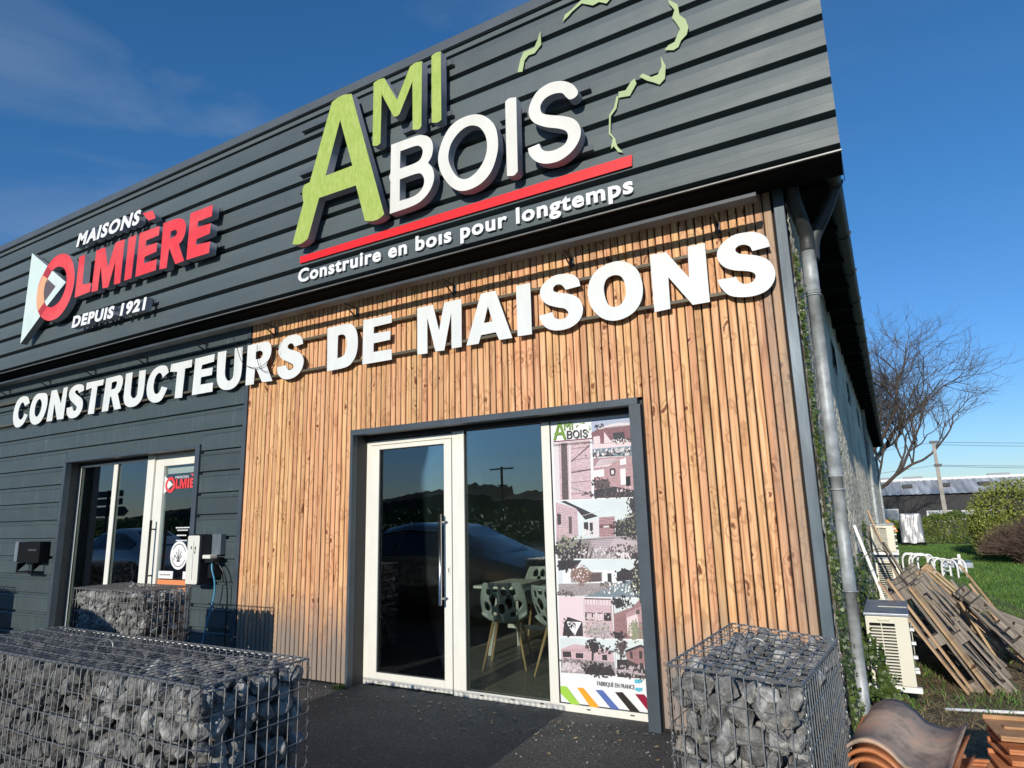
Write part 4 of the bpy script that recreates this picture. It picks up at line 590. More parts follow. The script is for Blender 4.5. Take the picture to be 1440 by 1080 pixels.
# fascia panels, each course its own metal sheet with a deep black shadow joint above it
def course(x0, x1, yf, z0, z1, mat, name, depth=0.09, joint=0.05, ribs=True):
    """a course: face from z0+joint to z1; the joint is at its foot"""
    zf = z0 + joint; h = z1 - zf; pr = [(yf + depth, z0 - 0.012), (yf + depth, zf - 0.004), (yf + 0.002, zf - 0.002), (yf, zf)]
    if ribs: pr += [(yf - 0.007, zf + h * 0.31), (yf - 0.002, zf + h * 0.335), (yf - 0.0075, zf + h * 0.64), (yf - 0.0025, zf + h * 0.665)]
    elif name == 'wall_panel': pr += [(yf - 0.001, z1 - 0.034), (yf - 0.007, z1 - 0.026), (yf - 0.007, z1 - 0.020)]
    pr += [(yf, z1 - 0.010), (yf + 0.004, z1 - 0.003), (yf + depth, z1)]
    g = G(); g.extr(pr, x0, x1); 
    k = len(g.v); g.add([(x1, yf + depth, z0 - 0.012), (x1, yf + depth, zf - 0.004), (x1, yf, zf), (x1, yf, z1 - 0.01), (x1, yf + depth, z1)], [(1, 2, 3, 4)]); 
    return g.out(name, mat, BLD)
for i in range(8):
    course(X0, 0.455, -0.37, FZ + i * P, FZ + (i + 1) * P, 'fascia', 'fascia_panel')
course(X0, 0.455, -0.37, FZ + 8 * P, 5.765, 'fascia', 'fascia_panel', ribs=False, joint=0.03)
box('fascia_cap', 'capmetal', BLD, X0 - 0.02, 0.475, -0.405, 0.10, 5.768, 5.865, 0.006)
box('fascia_end_return', 'fascia', BLD, 0.449, 0.4535, -0.276, 0.10, 3.75, 5.765)
box('drip_edge', 'lip', BLD, X0, 0.46, -0.384, -0.366, 3.741, 3.7505); box('fascia_underside', 'black', BLD, X0, 0.455, -0.3655, -0.2785, 3.743, 3.7508)
box('soffit_panel', 'black', BLD, X0, 0.448, -0.277, 0.03, 3.765, 3.90)
box('fascia_backing', 'black', BLD, X0, 0.448, -0.272, -0.262, 3.90, 5.76)
# parapet top behind the fascia and low roof
box('flat_roof', 'soffit', BLD, X0, 0.06, 0.101, 12.0, 5.2, 5.3)
# horizontal awning bar under the fascia with arms
bar = box('lighting_bar', 'bar', BLD, X0, -0.085, -0.335, -0.225, 3.600, 3.630, 0.004)
for bx in (-0.42, -1.62, -2.82, -4.02, -5.22, -6.42, -7.62, -8.82, -10.02, -11.22, -12.4):
    g = G(); g.box(bx - 0.012, bx + 0.012, -0.224, -0.006, 3.602, 3.618); g.box(bx - 0.02, bx + 0.02, -0.0085, -0.002, 3.53, 3.62)
    g.prism([(-0.16, 3.5895), (-0.009, 3.52), (-0.009, 3.50), (-0.18, 3.5895)], bx - 0.004, bx + 0.004)
    g.out('bar_bracket', 'bracket', BLD)

# left wall in horizontal metal courses
zc = [1.332 + P * k for k in range(-6, 10)]
WX0, WX1, WZ = -9.36, -6.398, 2.405
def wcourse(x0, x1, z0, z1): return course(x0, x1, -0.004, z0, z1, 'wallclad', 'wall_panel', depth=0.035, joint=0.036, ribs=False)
for k, z0 in enumerate(zc):
    z1 = z0 + P
    if z1 > 3.764: z1 = 3.764
    if z0 > 3.7 or z1 < 0.02: continue
    z0c = max(z0, -0.02)
    if z1 <= WZ: wcourse(X0, WX0 - 0.002, z0c, z1); wcourse(WX1 + 0.002, -5.69, z0c, z1)
    elif z0 < WZ:
        wcourse(X0, WX0 - 0.002, z0c, z1); wcourse(WX1 + 0.002, -5.69, z0c, z1)
        g = G(); g.box(WX0 - 0.0015, WX1 + 0.0015, -0.0035, 0.03, WZ + 0.002, z1); g.out('wall_panel', 'wallclad', BLD)
    else: wcourse(X0, -5.69, z0, z1)
box('wall_backing', 'black', BLD, X0, WX0, 0.034, 0.25, 0, 3.9); box('wall_backing', 'black', BLD, WX1, -4.062, 0.036, 0.25, 0, 3.9)
box('wall_backing', 'black', BLD, WX0, WX1, 0.034, 0.25, WZ + 0.01, 3.9); box('wall_backing', 'slatback', BLD, -4.062, -1.108, 0.036, 0.25, 2.365, 3.9)
box('wall_backing', 'slatback', BLD, -1.108, 0.03, 0.036, 0.25, 0, 3.9)
box('junction_trim', 'anth', BLD, -5.688, -5.632, -0.012, 0.035, 0, 3.7645, 0.002)

# larch slats
PITCH = 0.0622
def slat_mesh(z0, z1, wdt=0.0505):
    c = 0.005; pr = [(-wdt / 2, 0.028), (-wdt / 2, c), (-wdt / 2 + c, 0), (wdt / 2 - c, 0), (wdt / 2, c), (wdt / 2, 0.028)]
    g = G(); g.prism(pr, z0, z1, 'z'); me = mesh('slat', g.v, g.f); fix_normals(me); me.materials.append(MT['slat']); return me
sm_full = [slat_mesh(0.03, 3.7645, w) for w in (0.0500, 0.0515, 0.053)]; sm_top = [slat_mesh(2.366, 3.7645, w) for w in (0.0500, 0.0515, 0.053)]
x = -5.631 + PITCH / 2
while x < -0.03:
    top = -4.062 < x + 0.02 and x - 0.02 < -1.108
    me = (sm_top if top else sm_full)[R.randrange(3)]
    if not top and (-4.095 < x < -4.03 or -1.14 < x < -1.075): x += 0.0
    o = link('slat', me, None, BLD, loc=(x + R.uniform(-0.0008, 0.0008), R.uniform(-0.001, 0.0035), 0)); x += PITCH
box('corner_trim', 'cornertrim', BLD, -0.018, 0.052, -0.016, 0.05, 0.0, 3.7645, 0.003)

# side wall, eave, gutter
def side_wall():
    ys = [0.052 + 0.034 * i for i in range(int(9.9 / 0.034))]; ys += [ys[-1] + 0.09 * (i + 1) for i in range(int((25 - ys[-1]) / 0.09))]
    nz = 112; nyy = len(ys); rg = np.random.default_rng(2)
    Y = np.array(ys)[:, None] + rg.uniform(-0.008, 0.008, (nyy, nz + 1)); Z = np.linspace(0, 3.93, nz + 1)[None, :] + rg.uniform(-0.008, 0.008, (nyy, nz + 1)); Y[0] = 0.052
    amp = np.where(np.array(ys) < 9.9, 0.010, 0.018)[:, None]
    def low(s_): 
        a = rg.normal(0, 1, (nyy // s_ + 2, nz // s_ + 2)); return np.kron(a, np.ones((s_, s_)))[:nyy, :nz + 1]
    X = 0.060 + amp * (rg.uniform(-0.6, 0.6, (nyy, nz + 1)) + np.where(np.array(ys) < 9.9, 0.30, 0.0)[:, None] * low(3)); X = np.minimum(X, 0.090)
    co = np.stack([X, Y, Z], -1).reshape(-1, 3); q = np.arange(nyy * (nz + 1)).reshape(nyy, nz + 1)
    f = np.stack([q[:-1, :-1], q[1:, :-1], q[1:, 1:], q[:-1, 1:]], -1).reshape(-1, 4)
    me = mesh('side_wall', co.tolist(), f.tolist(), False); o = link('side_wall', me, 'plaster', BLD)
    box('side_wall_core', 'plaster', BLD, -0.2, 0.03, 0.0515, 25.0, 0, 3.95); return o
side_wall()
for (y0, z0) in ((1.4, 3.15), (3.6, 3.1), (6.5, 3.1), (10, 3.1), (14, 3.1)):
    f = box('side_window', 'anthdark', BLD, 0.0635, 0.072, y0, y0 + 0.5, z0, z0 + 0.35); box('pane', 'glass', f, 0.0725, 0.076, y0 + 0.04, y0 + 0.46, z0 + 0.04, z0 + 0.31)
g = G(); g.box(0.0632, 0.40, -0.27, 25.3, 3.93, 3.97); g.out('eave_soffit', 'black', BLD)
for i in range(30): box('rafter_tail', 'black', BLD, 0.0635, 0.345, 0.2 + i * 0.85, 0.28 + i * 0.85, 3.80, 3.929)
g = G(); g.add([(0.42, -0.26, 3.98), (0.42, 25.3, 3.98), (-7.0, 25.3, 5.19), (-7.0, -0.26, 5.19)], [(0, 1, 2, 3)]); g.out('side_roof', 'rooftile', BLD)
gut = G(); pr = [(0.375 + 0.055 * math.cos(t), 3.86 + 0.06 * math.sin(t)) for t in [math.pi + k * math.pi / 10 for k in range(11)]]
pr2 = [(0.375 + 0.05 * math.cos(t), 3.86 + 0.055 * math.sin(t)) for t in [2 * math.pi - k * math.pi / 10 for k in range(11)]]
gut.prism(pr + pr2, -0.255, 25.1, 'y'); go = gut.out('gutter', 'gutterdark', BLD, smooth=False)
for i in range(24):
    g = G(); g.tube([(0.375 + 0.062 * math.cos(t), 0.3 + i * 1.05, 3.86 + 0.067 * math.sin(t)) for t in [math.pi + k * math.pi / 8 for k in range(9)]], 0.006, 4); g.out('bracket', 'gutterdark', go)
# far end pipe and conduit on the side wall
g = G(); g.tube([(0.37, 24.6, 3.80), (0.30, 24.6, 3.6), (0.12, 24.6, 3.4), (0.12, 24.6, 0.0)], 0.05, 8); g.out('end_downpipe', 'zinc', BLD, smooth=True)
g = G(); g.tube([(0.10, 13.0, 3.9), (0.10, 13.0, 0)], 0.05, 8); g.out('mid_downpipe', 'zinc', BLD, smooth=True)

# door and shopfront
SF = BLD
g = G(); g.box(-4.062, -1.128, -0.022, 0.06, 2.312, 2.364); g.out('door_surround_head', 'anth', SF)
box('door_surround_jamb', 'anth', SF, -4.062, -4.030, -0.02, 0.045, 0.0, 2.311); box('door_surround_jamb', 'anth', SF, -1.197, -1.108, -0.020, 0.05, 0.0, 2.311)
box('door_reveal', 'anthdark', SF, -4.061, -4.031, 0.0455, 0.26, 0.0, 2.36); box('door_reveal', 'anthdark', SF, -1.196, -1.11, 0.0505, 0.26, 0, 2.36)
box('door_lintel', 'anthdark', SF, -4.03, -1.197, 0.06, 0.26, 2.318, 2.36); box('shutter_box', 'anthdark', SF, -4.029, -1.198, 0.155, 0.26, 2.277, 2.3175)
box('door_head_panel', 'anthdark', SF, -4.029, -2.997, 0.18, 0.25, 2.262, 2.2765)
FY0, FY1 = 0.185, 0.245
box('frame_post', 'frame', SF, -4.0295, -3.968, FY0, FY1, 0, 2.2615, 0.003); box('frame_head', 'frame', SF, -3.9675, -2.997, FY0, FY1, 2.222, 2.2615, 0.002)
DOOR = bpy.data.objects.new('door', None); COL.objects.link(DOOR); DOOR.parent = BLD
yd = 0.178
for nm, a in (('stile', (-3.963, -3.866, 0.012, 2.216)), ('stile', (-3.084, -3.001, 0.012, 2.216)), ('rail', (-3.8655, -3.0845, 0.012, 0.112)), ('rail', (-3.8655, -3.0845, 2.174, 2.216))):
    box(nm, 'frame', DOOR, a[0], a[1], yd, 0.24, a[2], a[3], 0.004)
box('glass', 'glass', DOOR, -3.8655, -3.0845, 0.205, 0.211, 0.1125, 2.1735)
g = G(); 
for a in ((-3.8655, -3.859, 0.112, 2.174), (-3.091, -3.0845, 0.112, 2.174)): g.box(a[0], a[1], 0.19, 0.2045, a[2], a[3])
g.box(-3.859, -3.091, 0.19, 0.2045, 0.1125, 0.118); g.box(-3.859, -3.091, 0.19, 0.2045, 2.168, 2.1735); g.out('seal', 'seal', DOOR)
g = G(); g.tube([(-3.075, 0.105, 0.745), (-3.075, 0.105, 1.53)], 0.015, 12); 
for z in (0.80, 1.46): g.tube([(-3.075, 0.105, z), (-3.042, 0.178, z - 0.0)], 0.009, 8)
g.out('handle', 'steel', DOOR, smooth=True)
g = G(); g.cbox(-3.040, -3.015, 0.170, 0.1775, 1.005, 1.075, 0.003); g.out('lock_plate', 'frame', DOOR)
g = G(); g.tube([(-3.0275, 0.1695, 1.05), (-3.0275, 0.166, 1.05)], 0.006, 8); g.box(-3.0305, -3.0245, 0.1665, 0.1695, 1.02, 1.045); g.out('keyhole', 'ink', DOOR)
box('mullion', 'frame', SF, -2.995, -2.935, FY0, FY1, 0, 2.2765, 0.004); box('mullion', 'frame', SF, -2.9335, -2.862, FY0 - 0.006, FY1, 0.0, 2.2765, 0.004)
box('mullion', 'frame', SF, -2.066, -1.987, FY0, FY1, 0.0, 2.2765, 0.004); box('sill', 'frame', SF, -2.8615, -2.0665, FY0 - 0.004, FY1, 0.0, 0.053, 0.003); box('sill', 'frame', SF, -1.9865, -1.198, FY0 - 0.004, FY1, 0.0, 0.053, 0.003)
g = G(); 
for sx in (-3.83, -3.2, -2.72, -2.42, -2.15, -1.75, -1.4): g.box(sx, sx + 0.03, 0.174, 0.1805, 0.028, 0.036)
g.out('drain_slot', 'ink', SF)
def window_pane(x0, x1, z0, z1):
    o = box('window_pane', 'glass', SF, x0, x1, 0.205, 0.211, z0, z1)
    g = G(); g.box(x0, x0 + 0.006, 0.19, 0.2045, z0, z1); g.box(x1 - 0.006, x1, 0.19, 0.2045, z0, z1); g.box(x0 + 0.006, x1 - 0.006, 0.19, 0.2045, z0, z0 + 0.006); g.out('seal', 'seal', o); return o
window_pane(-2.8615, -2.0665, 0.0535, 2.2765)
window_pane(-1.9865, -1.198, 0.0535, 2.2765)
# left shopfront
box('window_surround_head', 'anth', SF, WX0, WX1, -0.03, 0.05, 2.372, 2.404, 0.002); box('window_surround_jamb', 'anth', SF, WX0, -9.30, -0.028, 0.05, 0, 2.3715, 0.002); box('window_surround_jamb', 'anth', SF, -6.478, WX1, -0.028, 0.05, 0, 2.3715, 0.002)
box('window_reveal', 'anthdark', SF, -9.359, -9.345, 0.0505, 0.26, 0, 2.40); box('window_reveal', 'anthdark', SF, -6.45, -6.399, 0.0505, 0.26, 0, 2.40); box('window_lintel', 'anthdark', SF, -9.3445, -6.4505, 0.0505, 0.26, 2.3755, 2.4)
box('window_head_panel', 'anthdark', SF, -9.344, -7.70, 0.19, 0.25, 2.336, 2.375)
box('frame_post', 'frame', SF, -9.344, -9.302, FY0, FY1, 0, 2.3355, 0.003); box('frame_head', 'frame', SF, -9.3015, -7.70, FY0, FY1, 2.312, 2.3355, 0.002)
box('mullion', 'frame', SF, -8.50, -8.405, FY0 - 0.004, FY1, 0, 2.3115, 0.004); box('frame_post', 'frame', SF, -7.698, -7.553, FY0 - 0.03, FY1, 0, 2.375, 0.004)
box('sill', 'frame', SF, -9.3015, -8.5005, FY0, FY1, 0, 0.12, 0.003); box('sill', 'frame', SF, -8.4045, -7.6985, FY0, FY1, 0, 0.12, 0.003)
window_pane(-9.3015, -8.5005, 0.1205, 2.3115); window_pane(-8.4045, -7.6985, 0.1205, 2.3115)
box('frame_head', 'frame', SF, -7.5525, -6.4505, FY0, FY1, 2.308, 2.3745, 0.003)
D2 = bpy.data.objects.new('door', None); COL.objects.link(D2); D2.parent = BLD
for nm, a in (('stile', (-7.55, -7.376, 0.012, 2.3075)), ('stile', (-6.56, -6.452, 0.012, 2.3075)), ('rail', (-7.3755, -6.5605, 0.012, 0.112)), ('rail', (-7.3755, -6.5605, 2.22, 2.3075))): box(nm, 'frame', D2, a[0], a[1], yd, 0.24, a[2], a[3], 0.004)
box('glass', 'glass', D2, -7.3755, -6.5605, 0.205, 0.211, 0.1125, 2.2195)
g = G(); g.tube([(-7.44, 0.105, 0.78), (-7.44, 0.105, 1.56)], 0.015, 10)
for z in (0.9, 1.45): g.tube([(-7.44, 0.105, z), (-7.47, 0.178, z)], 0.009, 8)
g.out('handle', 'seal', D2, smooth=True)

# interior rooms
g = G(); g.add([(-9.4, 0.26, 0.0), (-0.2, 0.26, 0.0), (-0.2, 7, 0.0), (-9.4, 7, 0.0)], [(0, 1, 2, 3)]); g.out('interior_floor', 'interior_floor', BLD)
g = G(); g.add([(-9.4, 0.255, 2.62), (-0.21, 0.255, 2.62), (-0.21, 7, 2.62), (-9.4, 7, 2.62)], [(0, 3, 2, 1)]); g.out('interior_ceiling', 'interior_wall', BLD)
box('interior_back_wall', 'interior_wall', BLD, -9.4, -0.21, 5.4, 5.5, 0.001, 2.61); box('interior_partition', 'interior_wall', BLD, -6.1, -6.0, 0.27, 5.39, 0.001, 2.61); box('interior_side_wall', 'interior_wall', BLD, -0.33, -0.21, 0.27, 5.39, 0.001, 2.61); box('interior_side_wall', 'interior_wall', BLD, -9.5, -9.4, 0.27, 5.39, 0.001, 2.61)
box('interior_wall_panel', 'interior_wall', BLD, -4.95, -4.85, 0.27, 2.3, 0.001, 2.6)
box('skirting_board', 'black', BLD, -5.99, -0.34, 5.385, 5.399, 0.002, 0.09); box('skirting_board', 'black', BLD, -4.849, -4.835, 0.3, 2.3, 0.002, 0.08)

# ------------------------------------------------------------------ signs
S1 = empty('raised_sign', 'white raised capital letters across the wood and dark cladding, fixed on two thin rails', 'sign', (0, 0, 0))
for ch, polys in BIG_LETTERS: letter('letter', polys, -0.072, 0.006, 'white', 'return', S1, bevel=0.0)
for z in (3.385, 3.045):
    g = G(); 
    g.box(-11.55, -0.12, -0.060, -0.032, z - 0.012, z + 0.012); g.out('rail', 'rail', S1)
RAIL2 = ((5.562, -4.48, -3.95), (5.053, -4.484, -4.2), (4.848, -4.473, -4.25), (5.585, -2.80, -2.534), (5.071, -2.80, -2.539), (4.826, -1.5, -1.215), (4.292, -1.5, -1.22), (5.585, -3.1, -2.85), (5.071, -3.1, -2.85), (4.826, -2.05, -1.8))
S2 = empty('raised_sign', 'green and off-white raised letters with red bar and slogan, right half of the fascia', 'sign', (0, 0, 0))
for ch, polys in GREEN_SIGN: letter('letter', polys, -0.52, 0.085, 'green' if ch in 'AM' or (ch == 'I' and polys[0][0][1] > 5.0) else 'cream', 'return', S2, bevel=0.0)
letter('red_bar', BAR[0][1], -0.392, 0.012, 'redbar', 'redbar', S2)
split_letters(text('slogan_letter', 'Construire en bo\u0131s pour longtemps', 0.19, 0.014, 'whitepure', 'whitepure', S2, -4.462, -0.400, 3.862, off=0.006, space=1.12, width=3.54, tilt=-0.006), 'slogan_letter')
for k, (ch, polys) in enumerate(MAP_BITS): letter('map_strip', polys, -0.396, 0.006, 'mapgreen', 'mapgreen', S2)
for z, xa, xb in RAIL2:
    g = G(); g.box(xa, xb, -0.424, -0.418, z - 0.022, z + 0.022); g.box(xa, xb, -0.4175, -0.372, z - 0.022, z - 0.018); g.out('mounting_rail', 'capmetal', S2)
S3 = empty('raised_sign', 'red raised letters with mint triangle and ring emblem, left half of the fascia', 'sign', (0, 0, 0))
for ch, polys in RED_SIGN:
    if ch == 'tri': letter('triangle_emblem', polys, -0.516, 0.083, 'mint', 'return', S3)
    elif ch == 'ring': letter('ring_letter', polys, -0.52, 0.085, 'red', 'return', S3)
    else: letter('letter' if ch != 'accent' else 'accent_mark', polys, -0.52, 0.085, 'red', 'return', S3)
for ch, polys in RED_OVER: letter('overlap_patch', polys, {'orange': -0.524, 'darkred': -0.5235, 'brown': -0.5205, 'mint': -0.5275}[ch], 0.006 if ch != 'brown' else 0.003, ch, ch, S3)
split_letters(text('small_letter', 'MAISONS', 0.245, 0.08, 'whitepure', 'return', S3, -8.634, -0.52, 5.2, shear=0.2, off=0.011, space=1.15, width=1.47, tilt=-0.022), 'small_letter')
split_letters(text('small_letter', 'DEPUIS 1921', 0.2, 0.08, 'whitepure', 'return', S3, -8.513, -0.52, 4.05, shear=0.12, off=0.010, space=1.15, width=1.64, tilt=-0.03), 'small_letter')
for z, xa, xb in ((4.994, -5.95, -5.713), (4.559, -5.95, -5.695), (4.12, -7.05, -6.86), (4.68, -8.3, -6.2)):
    g = G(); g.box(xa, xb, -0.424, -0.418, z - 0.022, z + 0.022); g.box(xa, xb, -0.4175, -0.372, z - 0.022, z - 0.018); g.out('mounting_rail', 'capmetal', S3)

# window poster (flat print on the right-hand pane)
PC = dict(pink=(.60, .44, .46), pale=(.72, .66, .66), dark=(.06, .055, .06), dark2=(.13, .10, .10), mid=(.36, .32, .32), skyb=(.42, .47, .62), maroon=(.24, .12, .13), palepink=(.76, .62, .63), water=(.20, .25, .28), pink2=(.47, .30, .31), white=(.82, .82, .80), black=(.02, .02, .02), sky2=(.66, .72, .72), pinkw=(.52, .44, .46), brown=(.26, .17, .14), maroon2=(.33, .20, .20), leaf=(.30, .32, .22), cyan=(.12, .50, .62), green=(.36, .62, .08), orange=(.85, .38, .03), blue=(.10, .16, .42), blackb=(.03, .025, .02), crimson=(.28, .01, .04), paper=(.80, .82, .82))
def printmat(k):
    c = PC[k]; busy = k in ('pink', 'pink2', 'sky2', 'mid', 'dark', 'maroon', 'maroon2', 'pinkw', 'water', 'palepink', 'brown', 'dark2')
    m = simple('print_' + k, c, 0.35, 0, (0.05 if k in ('sky2', 'palepink', 'pinkw') else 0.22) if busy else 0.02, 70 if k != 'sky2' else 4, 0, 60); MT['p_' + k] = m
for k in PC: printmat(k)
WP = empty('window_poster', 'tall poster with house photos and coloured slanting stripes on the pane right of the door', 'poster', (0, 0, 0))
box('paper_sheet', 'p_paper', WP, -1.978, -1.199, 0.1965, 0.2035, 0.056, 2.2755)
g = {}
for k, (c, polys) in enumerate(POSTER):
    me = mesh('printed_shape', [(p[0], 0.1955 - 0.00006 * k, p[1]) for p in smooth_poly(polys[0], 3)], [tuple(range(len(smooth_poly(polys[0], 3))))]); g.setdefault(c, []).append(me)
gp = bpy.data.meshes.new('printed_pictures'); bm = bmesh.new(); mats = []
for c, lst in g.items():
    if c not in mats: mats.append(c)
    for me in lst:
        k0 = len(bm.faces); bm.from_mesh(me); bm.faces.ensure_lookup_table()
        for f in bm.faces[k0:]: f.material_index = mats.index(c)
        bpy.data.meshes.remove(me)
rp = random.Random(17); yk = 0.1955 - 0.00006 * len(POSTER)
def pface(c, pts):
    global yk
    yk -= 0.0000012
    if c not in mats: mats.append(c)
    pts = [(min(max(x, -1.975), -1.2005), min(max(z, 0.058), 2.273)) for x, z in pts]
    f = bm.faces.new([bm.verts.new((x, yk, z)) for x, z in pts]); f.material_index = mats.index(c)
for d in PDET:
    if d[0] == 'c':
        _, c, cx, cz, rx, rz, n, s_ = d
        for i in range(n):
            a = rp.uniform(0, 6.283); k = rp.random() ** 0.6; x = cx + math.cos(a) * rx * k; z = cz + math.sin(a) * rz * k; b0 = rp.uniform(0, 6.283); q = s_ * rp.uniform(0.25, 0.8)
            pface(c, [(x + q * math.cos(b0 + t) * e_, z + q * math.sin(b0 + t)) for t, e_ in ((0, 1), (1.4, .5), (3.1, 1), (4.6, .5))])
    else:
        _, c, Q, n, t_ = d; Q = [Vector(p) for p in Q]
        for i in range(n):
            f = (i + 0.5) / n; a = Q[0].lerp(Q[3], f); b = Q[1].lerp(Q[2], f); w_ = Vector((0, t_ / 2)) if abs((b - a).x) > abs((b - a).y) else Vector((t_ / 2, 0)); pface(c, [tuple(a - w_), tuple(b - w_), tuple(b + w_), tuple(a + w_)])
bmesh.ops.triangulate(bm, faces=bm.faces, ngon_method='EAR_CLIP'); bm.to_mesh(gp); bm.free()
for c in mats: gp.materials.append(MT['p_' + c])
link('printed_pictures', gp, None, WP)
gx0, gz0 = -4.46, 4.07; s = 0.100
def logo(src, parent, x, z, s, y, ox, oz, colf, name, skip=()):
    for ch, polys in src:
        if ch in skip: continue
        me = plate(polys, 0.0015 / 1, name, s, (ox, oz)); me.materials.clear(); me.materials.append(MT[colf(ch, polys)]); link(name, me, None, parent, loc=(x, y, z))
MT['p_ink'] = MT['ink']; MT['logogreen'] = simple('logo_green', (0.16, 0.30, 0.03), 0.5)
logo(GREEN_SIGN, WP, -1.955, 2.142 - 0.04, s, 0.1850, gx0, gz0, lambda ch, p: 'logogreen' if ch in 'AM' or (ch == 'I' and p[0][0][1] > 5.0) else 'ink', 'logo_letter')
logo(MAP_BITS, WP, -1.955, 2.142 - 0.04, s * 0.9, 0.1850, gx0 + 0.2, gz0, lambda ch, p: 'logogreen', 'logo_strip')
box('logo_rule', 'p_crimson', WP, -1.955, -1.60, 0.1850, 0.1875, 2.103, 2.108)
text('poster_lettering', 'Construire en bois pour longtemps', 0.028, 0.001, 'ink', 'ink', WP, -1.955, 0.1850, 2.068, width=0.35)
text('poster_lettering', 'FABRIQUÉ EN FRANCE', 0.045, 0.001, 'ink', 'ink', WP, -1.66, 0.1850, 0.212, width=0.30)
# stickers on the left door
ST = empty('window_sticker', 'small red and white shop emblem sticker with a pale band on the left door glass', 'sticker', (0, 0, 0))
sx = 0.205
def redf(ch, p): return {'tri': 'mint', 'ring': 'red'}.get(ch, 'red')
logo([q for q in RED_SIGN if q[0] == 'tri'], ST, -7.235, 1.93, sx, 0.2000, -8.95, 4.45, lambda c, p: 'whitepure', 'sticker_shape')
logo([q for q in RED_SIGN if q[0] != 'tri'], ST, -7.235, 1.93, sx, 0.1985, -8.95, 4.45, redf, 'sticker_letter')
logo([q for q in RED_OVER if q[0] == 'mint'], ST, -7.235, 1.93, sx, 0.1965, -8.95, 4.45, lambda c, p: 'whitepure', 'sticker_shape')
text('sticker_lettering', 'MAISONS', 0.045, 0.001, 'whitepure', 'whitepure', ST, -7.16, 0.1985, 2.055, width=0.26)
box('pale_band', 'palegreen', ST, -7.32, -6.62, 0.2000, 0.2040, 2.118, 2.19)
EM = empty('window_sticker', 'round white sticker with a plant drawing above the orange panel on the left door', 'sticker', (0, 0, 0))
def disc(r, cx, cz, y, n=40, r2=0, a0=0, a1=2 * math.pi):
    g = G(); v = []; 
    if r2 == 0: g.add([(cx + r * math.cos(2 * math.pi * i / n), y, cz + r * math.sin(2 * math.pi * i / n)) for i in range(n)], [tuple(range(n))]); return g
    vs = []; fs = []
    for i in range(n + 1):
        t = a0 + (a1 - a0) * i / n; vs += [(cx + r * math.cos(t), y, cz + r * math.sin(t)), (cx + r2 * math.cos(t), y, cz + r2 * math.sin(t))]
    for i in range(n): fs.append((2 * i, 2 * i + 1, 2 * i + 3, 2 * i + 2))
    return g.add(vs, fs)
disc(0.165, -6.985, 1.14, 0.2010).out('white_disc', 'whitepure', EM)
g = disc(0.135, -6.985, 1.14, 0.1998, 30, 0.126, 0.3, 2.6); g2 = disc(0.135, -6.985, 1.14, 0.1998, 30, 0.126, 3.3, 5.9); g.add(g2.v, g2.f)
for (a, b, c, d) in ((0, -0.06, 0.0, 0.075), (0, -0.05, -0.045, 0.04), (0, -0.05, 0.05, 0.045), (-0.015, -0.05, -0.075, 0.005), (0.015, -0.05, 0.06, 0.0), (-0.075, 0.005, -0.09, -0.06)):
    g.tube([(-6.985 + a, 0.1998, 1.14 + b), (-6.985 + c, 0.1998, 1.14 + d)], 0.0045, 4)
g.box(-7.015, -6.955, 0.1990, 0.1998, 1.065, 1.085); g.out('plant_drawing', 'ink', EM)
HB = empty('window_sticker', 'orange panel and two small white notices low on the left door glass', 'sticker', (0, 0, 0))
box('orange_panel', 'orangesticker', HB, -7.366, -6.70, 0.2000, 0.2045, 0.62, 0.855); box('notice_card', 'whitepure', HB, -7.356, -7.075, 0.1990, 0.2040, 0.868, 0.955); box('notice_card', 'whitepure', HB, -6.88, -6.70, 0.1990, 0.2040, 0.868, 0.955)
g = G(); g.box(-7.33, -7.12, 0.1975, 0.1985, 0.905, 0.92); g.box(-6.82, -6.75, 0.1975, 0.1985, 0.905, 0.92); g.out('printed_line', 'p_mid', HB)
g = G(); 
for z, a, b in ((1.455, -7.08, -6.83), (1.425, -7.05, -6.86), (1.365, -7.05, -6.88), (1.305, -7.06, -6.87)):
    xx = a
    while xx < b: ww = R.uniform(0.012, 0.03); g.box(xx, xx + ww, 0.2, 0.2035, z, z + 0.014); xx += ww + 0.006
g.out('notice_lines', 'whitepure', HB)
# ------------------------------------------------------------------ gabions
def stone_mesh(i):
    r = random.Random(100 + i); b = bmesh.new()
    sx, sy, sz = r.uniform(0.9, 1.25), r.uniform(0.7, 1.0), r.uniform(0.55, 0.85)
    for _ in range(15 + r.randrange(5)):
        v = Vector((r.gauss(0, 1), r.gauss(0, 1), r.gauss(0, 1))).normalized() * r.uniform(0.82, 1.06); b.verts.new((v.x * sx, v.y * sy, v.z * sz))
    h = bmesh.ops.convex_hull(b, input=b.verts); bmesh.ops.delete(b, geom=list({g for g in h['geom_interior'] + h['geom_unused'] if isinstance(g, bmesh.types.BMVert)}), context='VERTS')
    bmesh.ops.bevel(b, geom=list(b.edges), offset=0.055, segments=1, affect='EDGES'); bmesh.ops.triangulate(b, faces=b.faces)
    me = bpy.data.meshes.new('stone'); b.to_mesh(me); b.free(); me.materials.append(MT['stone']); return me
STN = [stone_mesh(i) for i in range(14)]
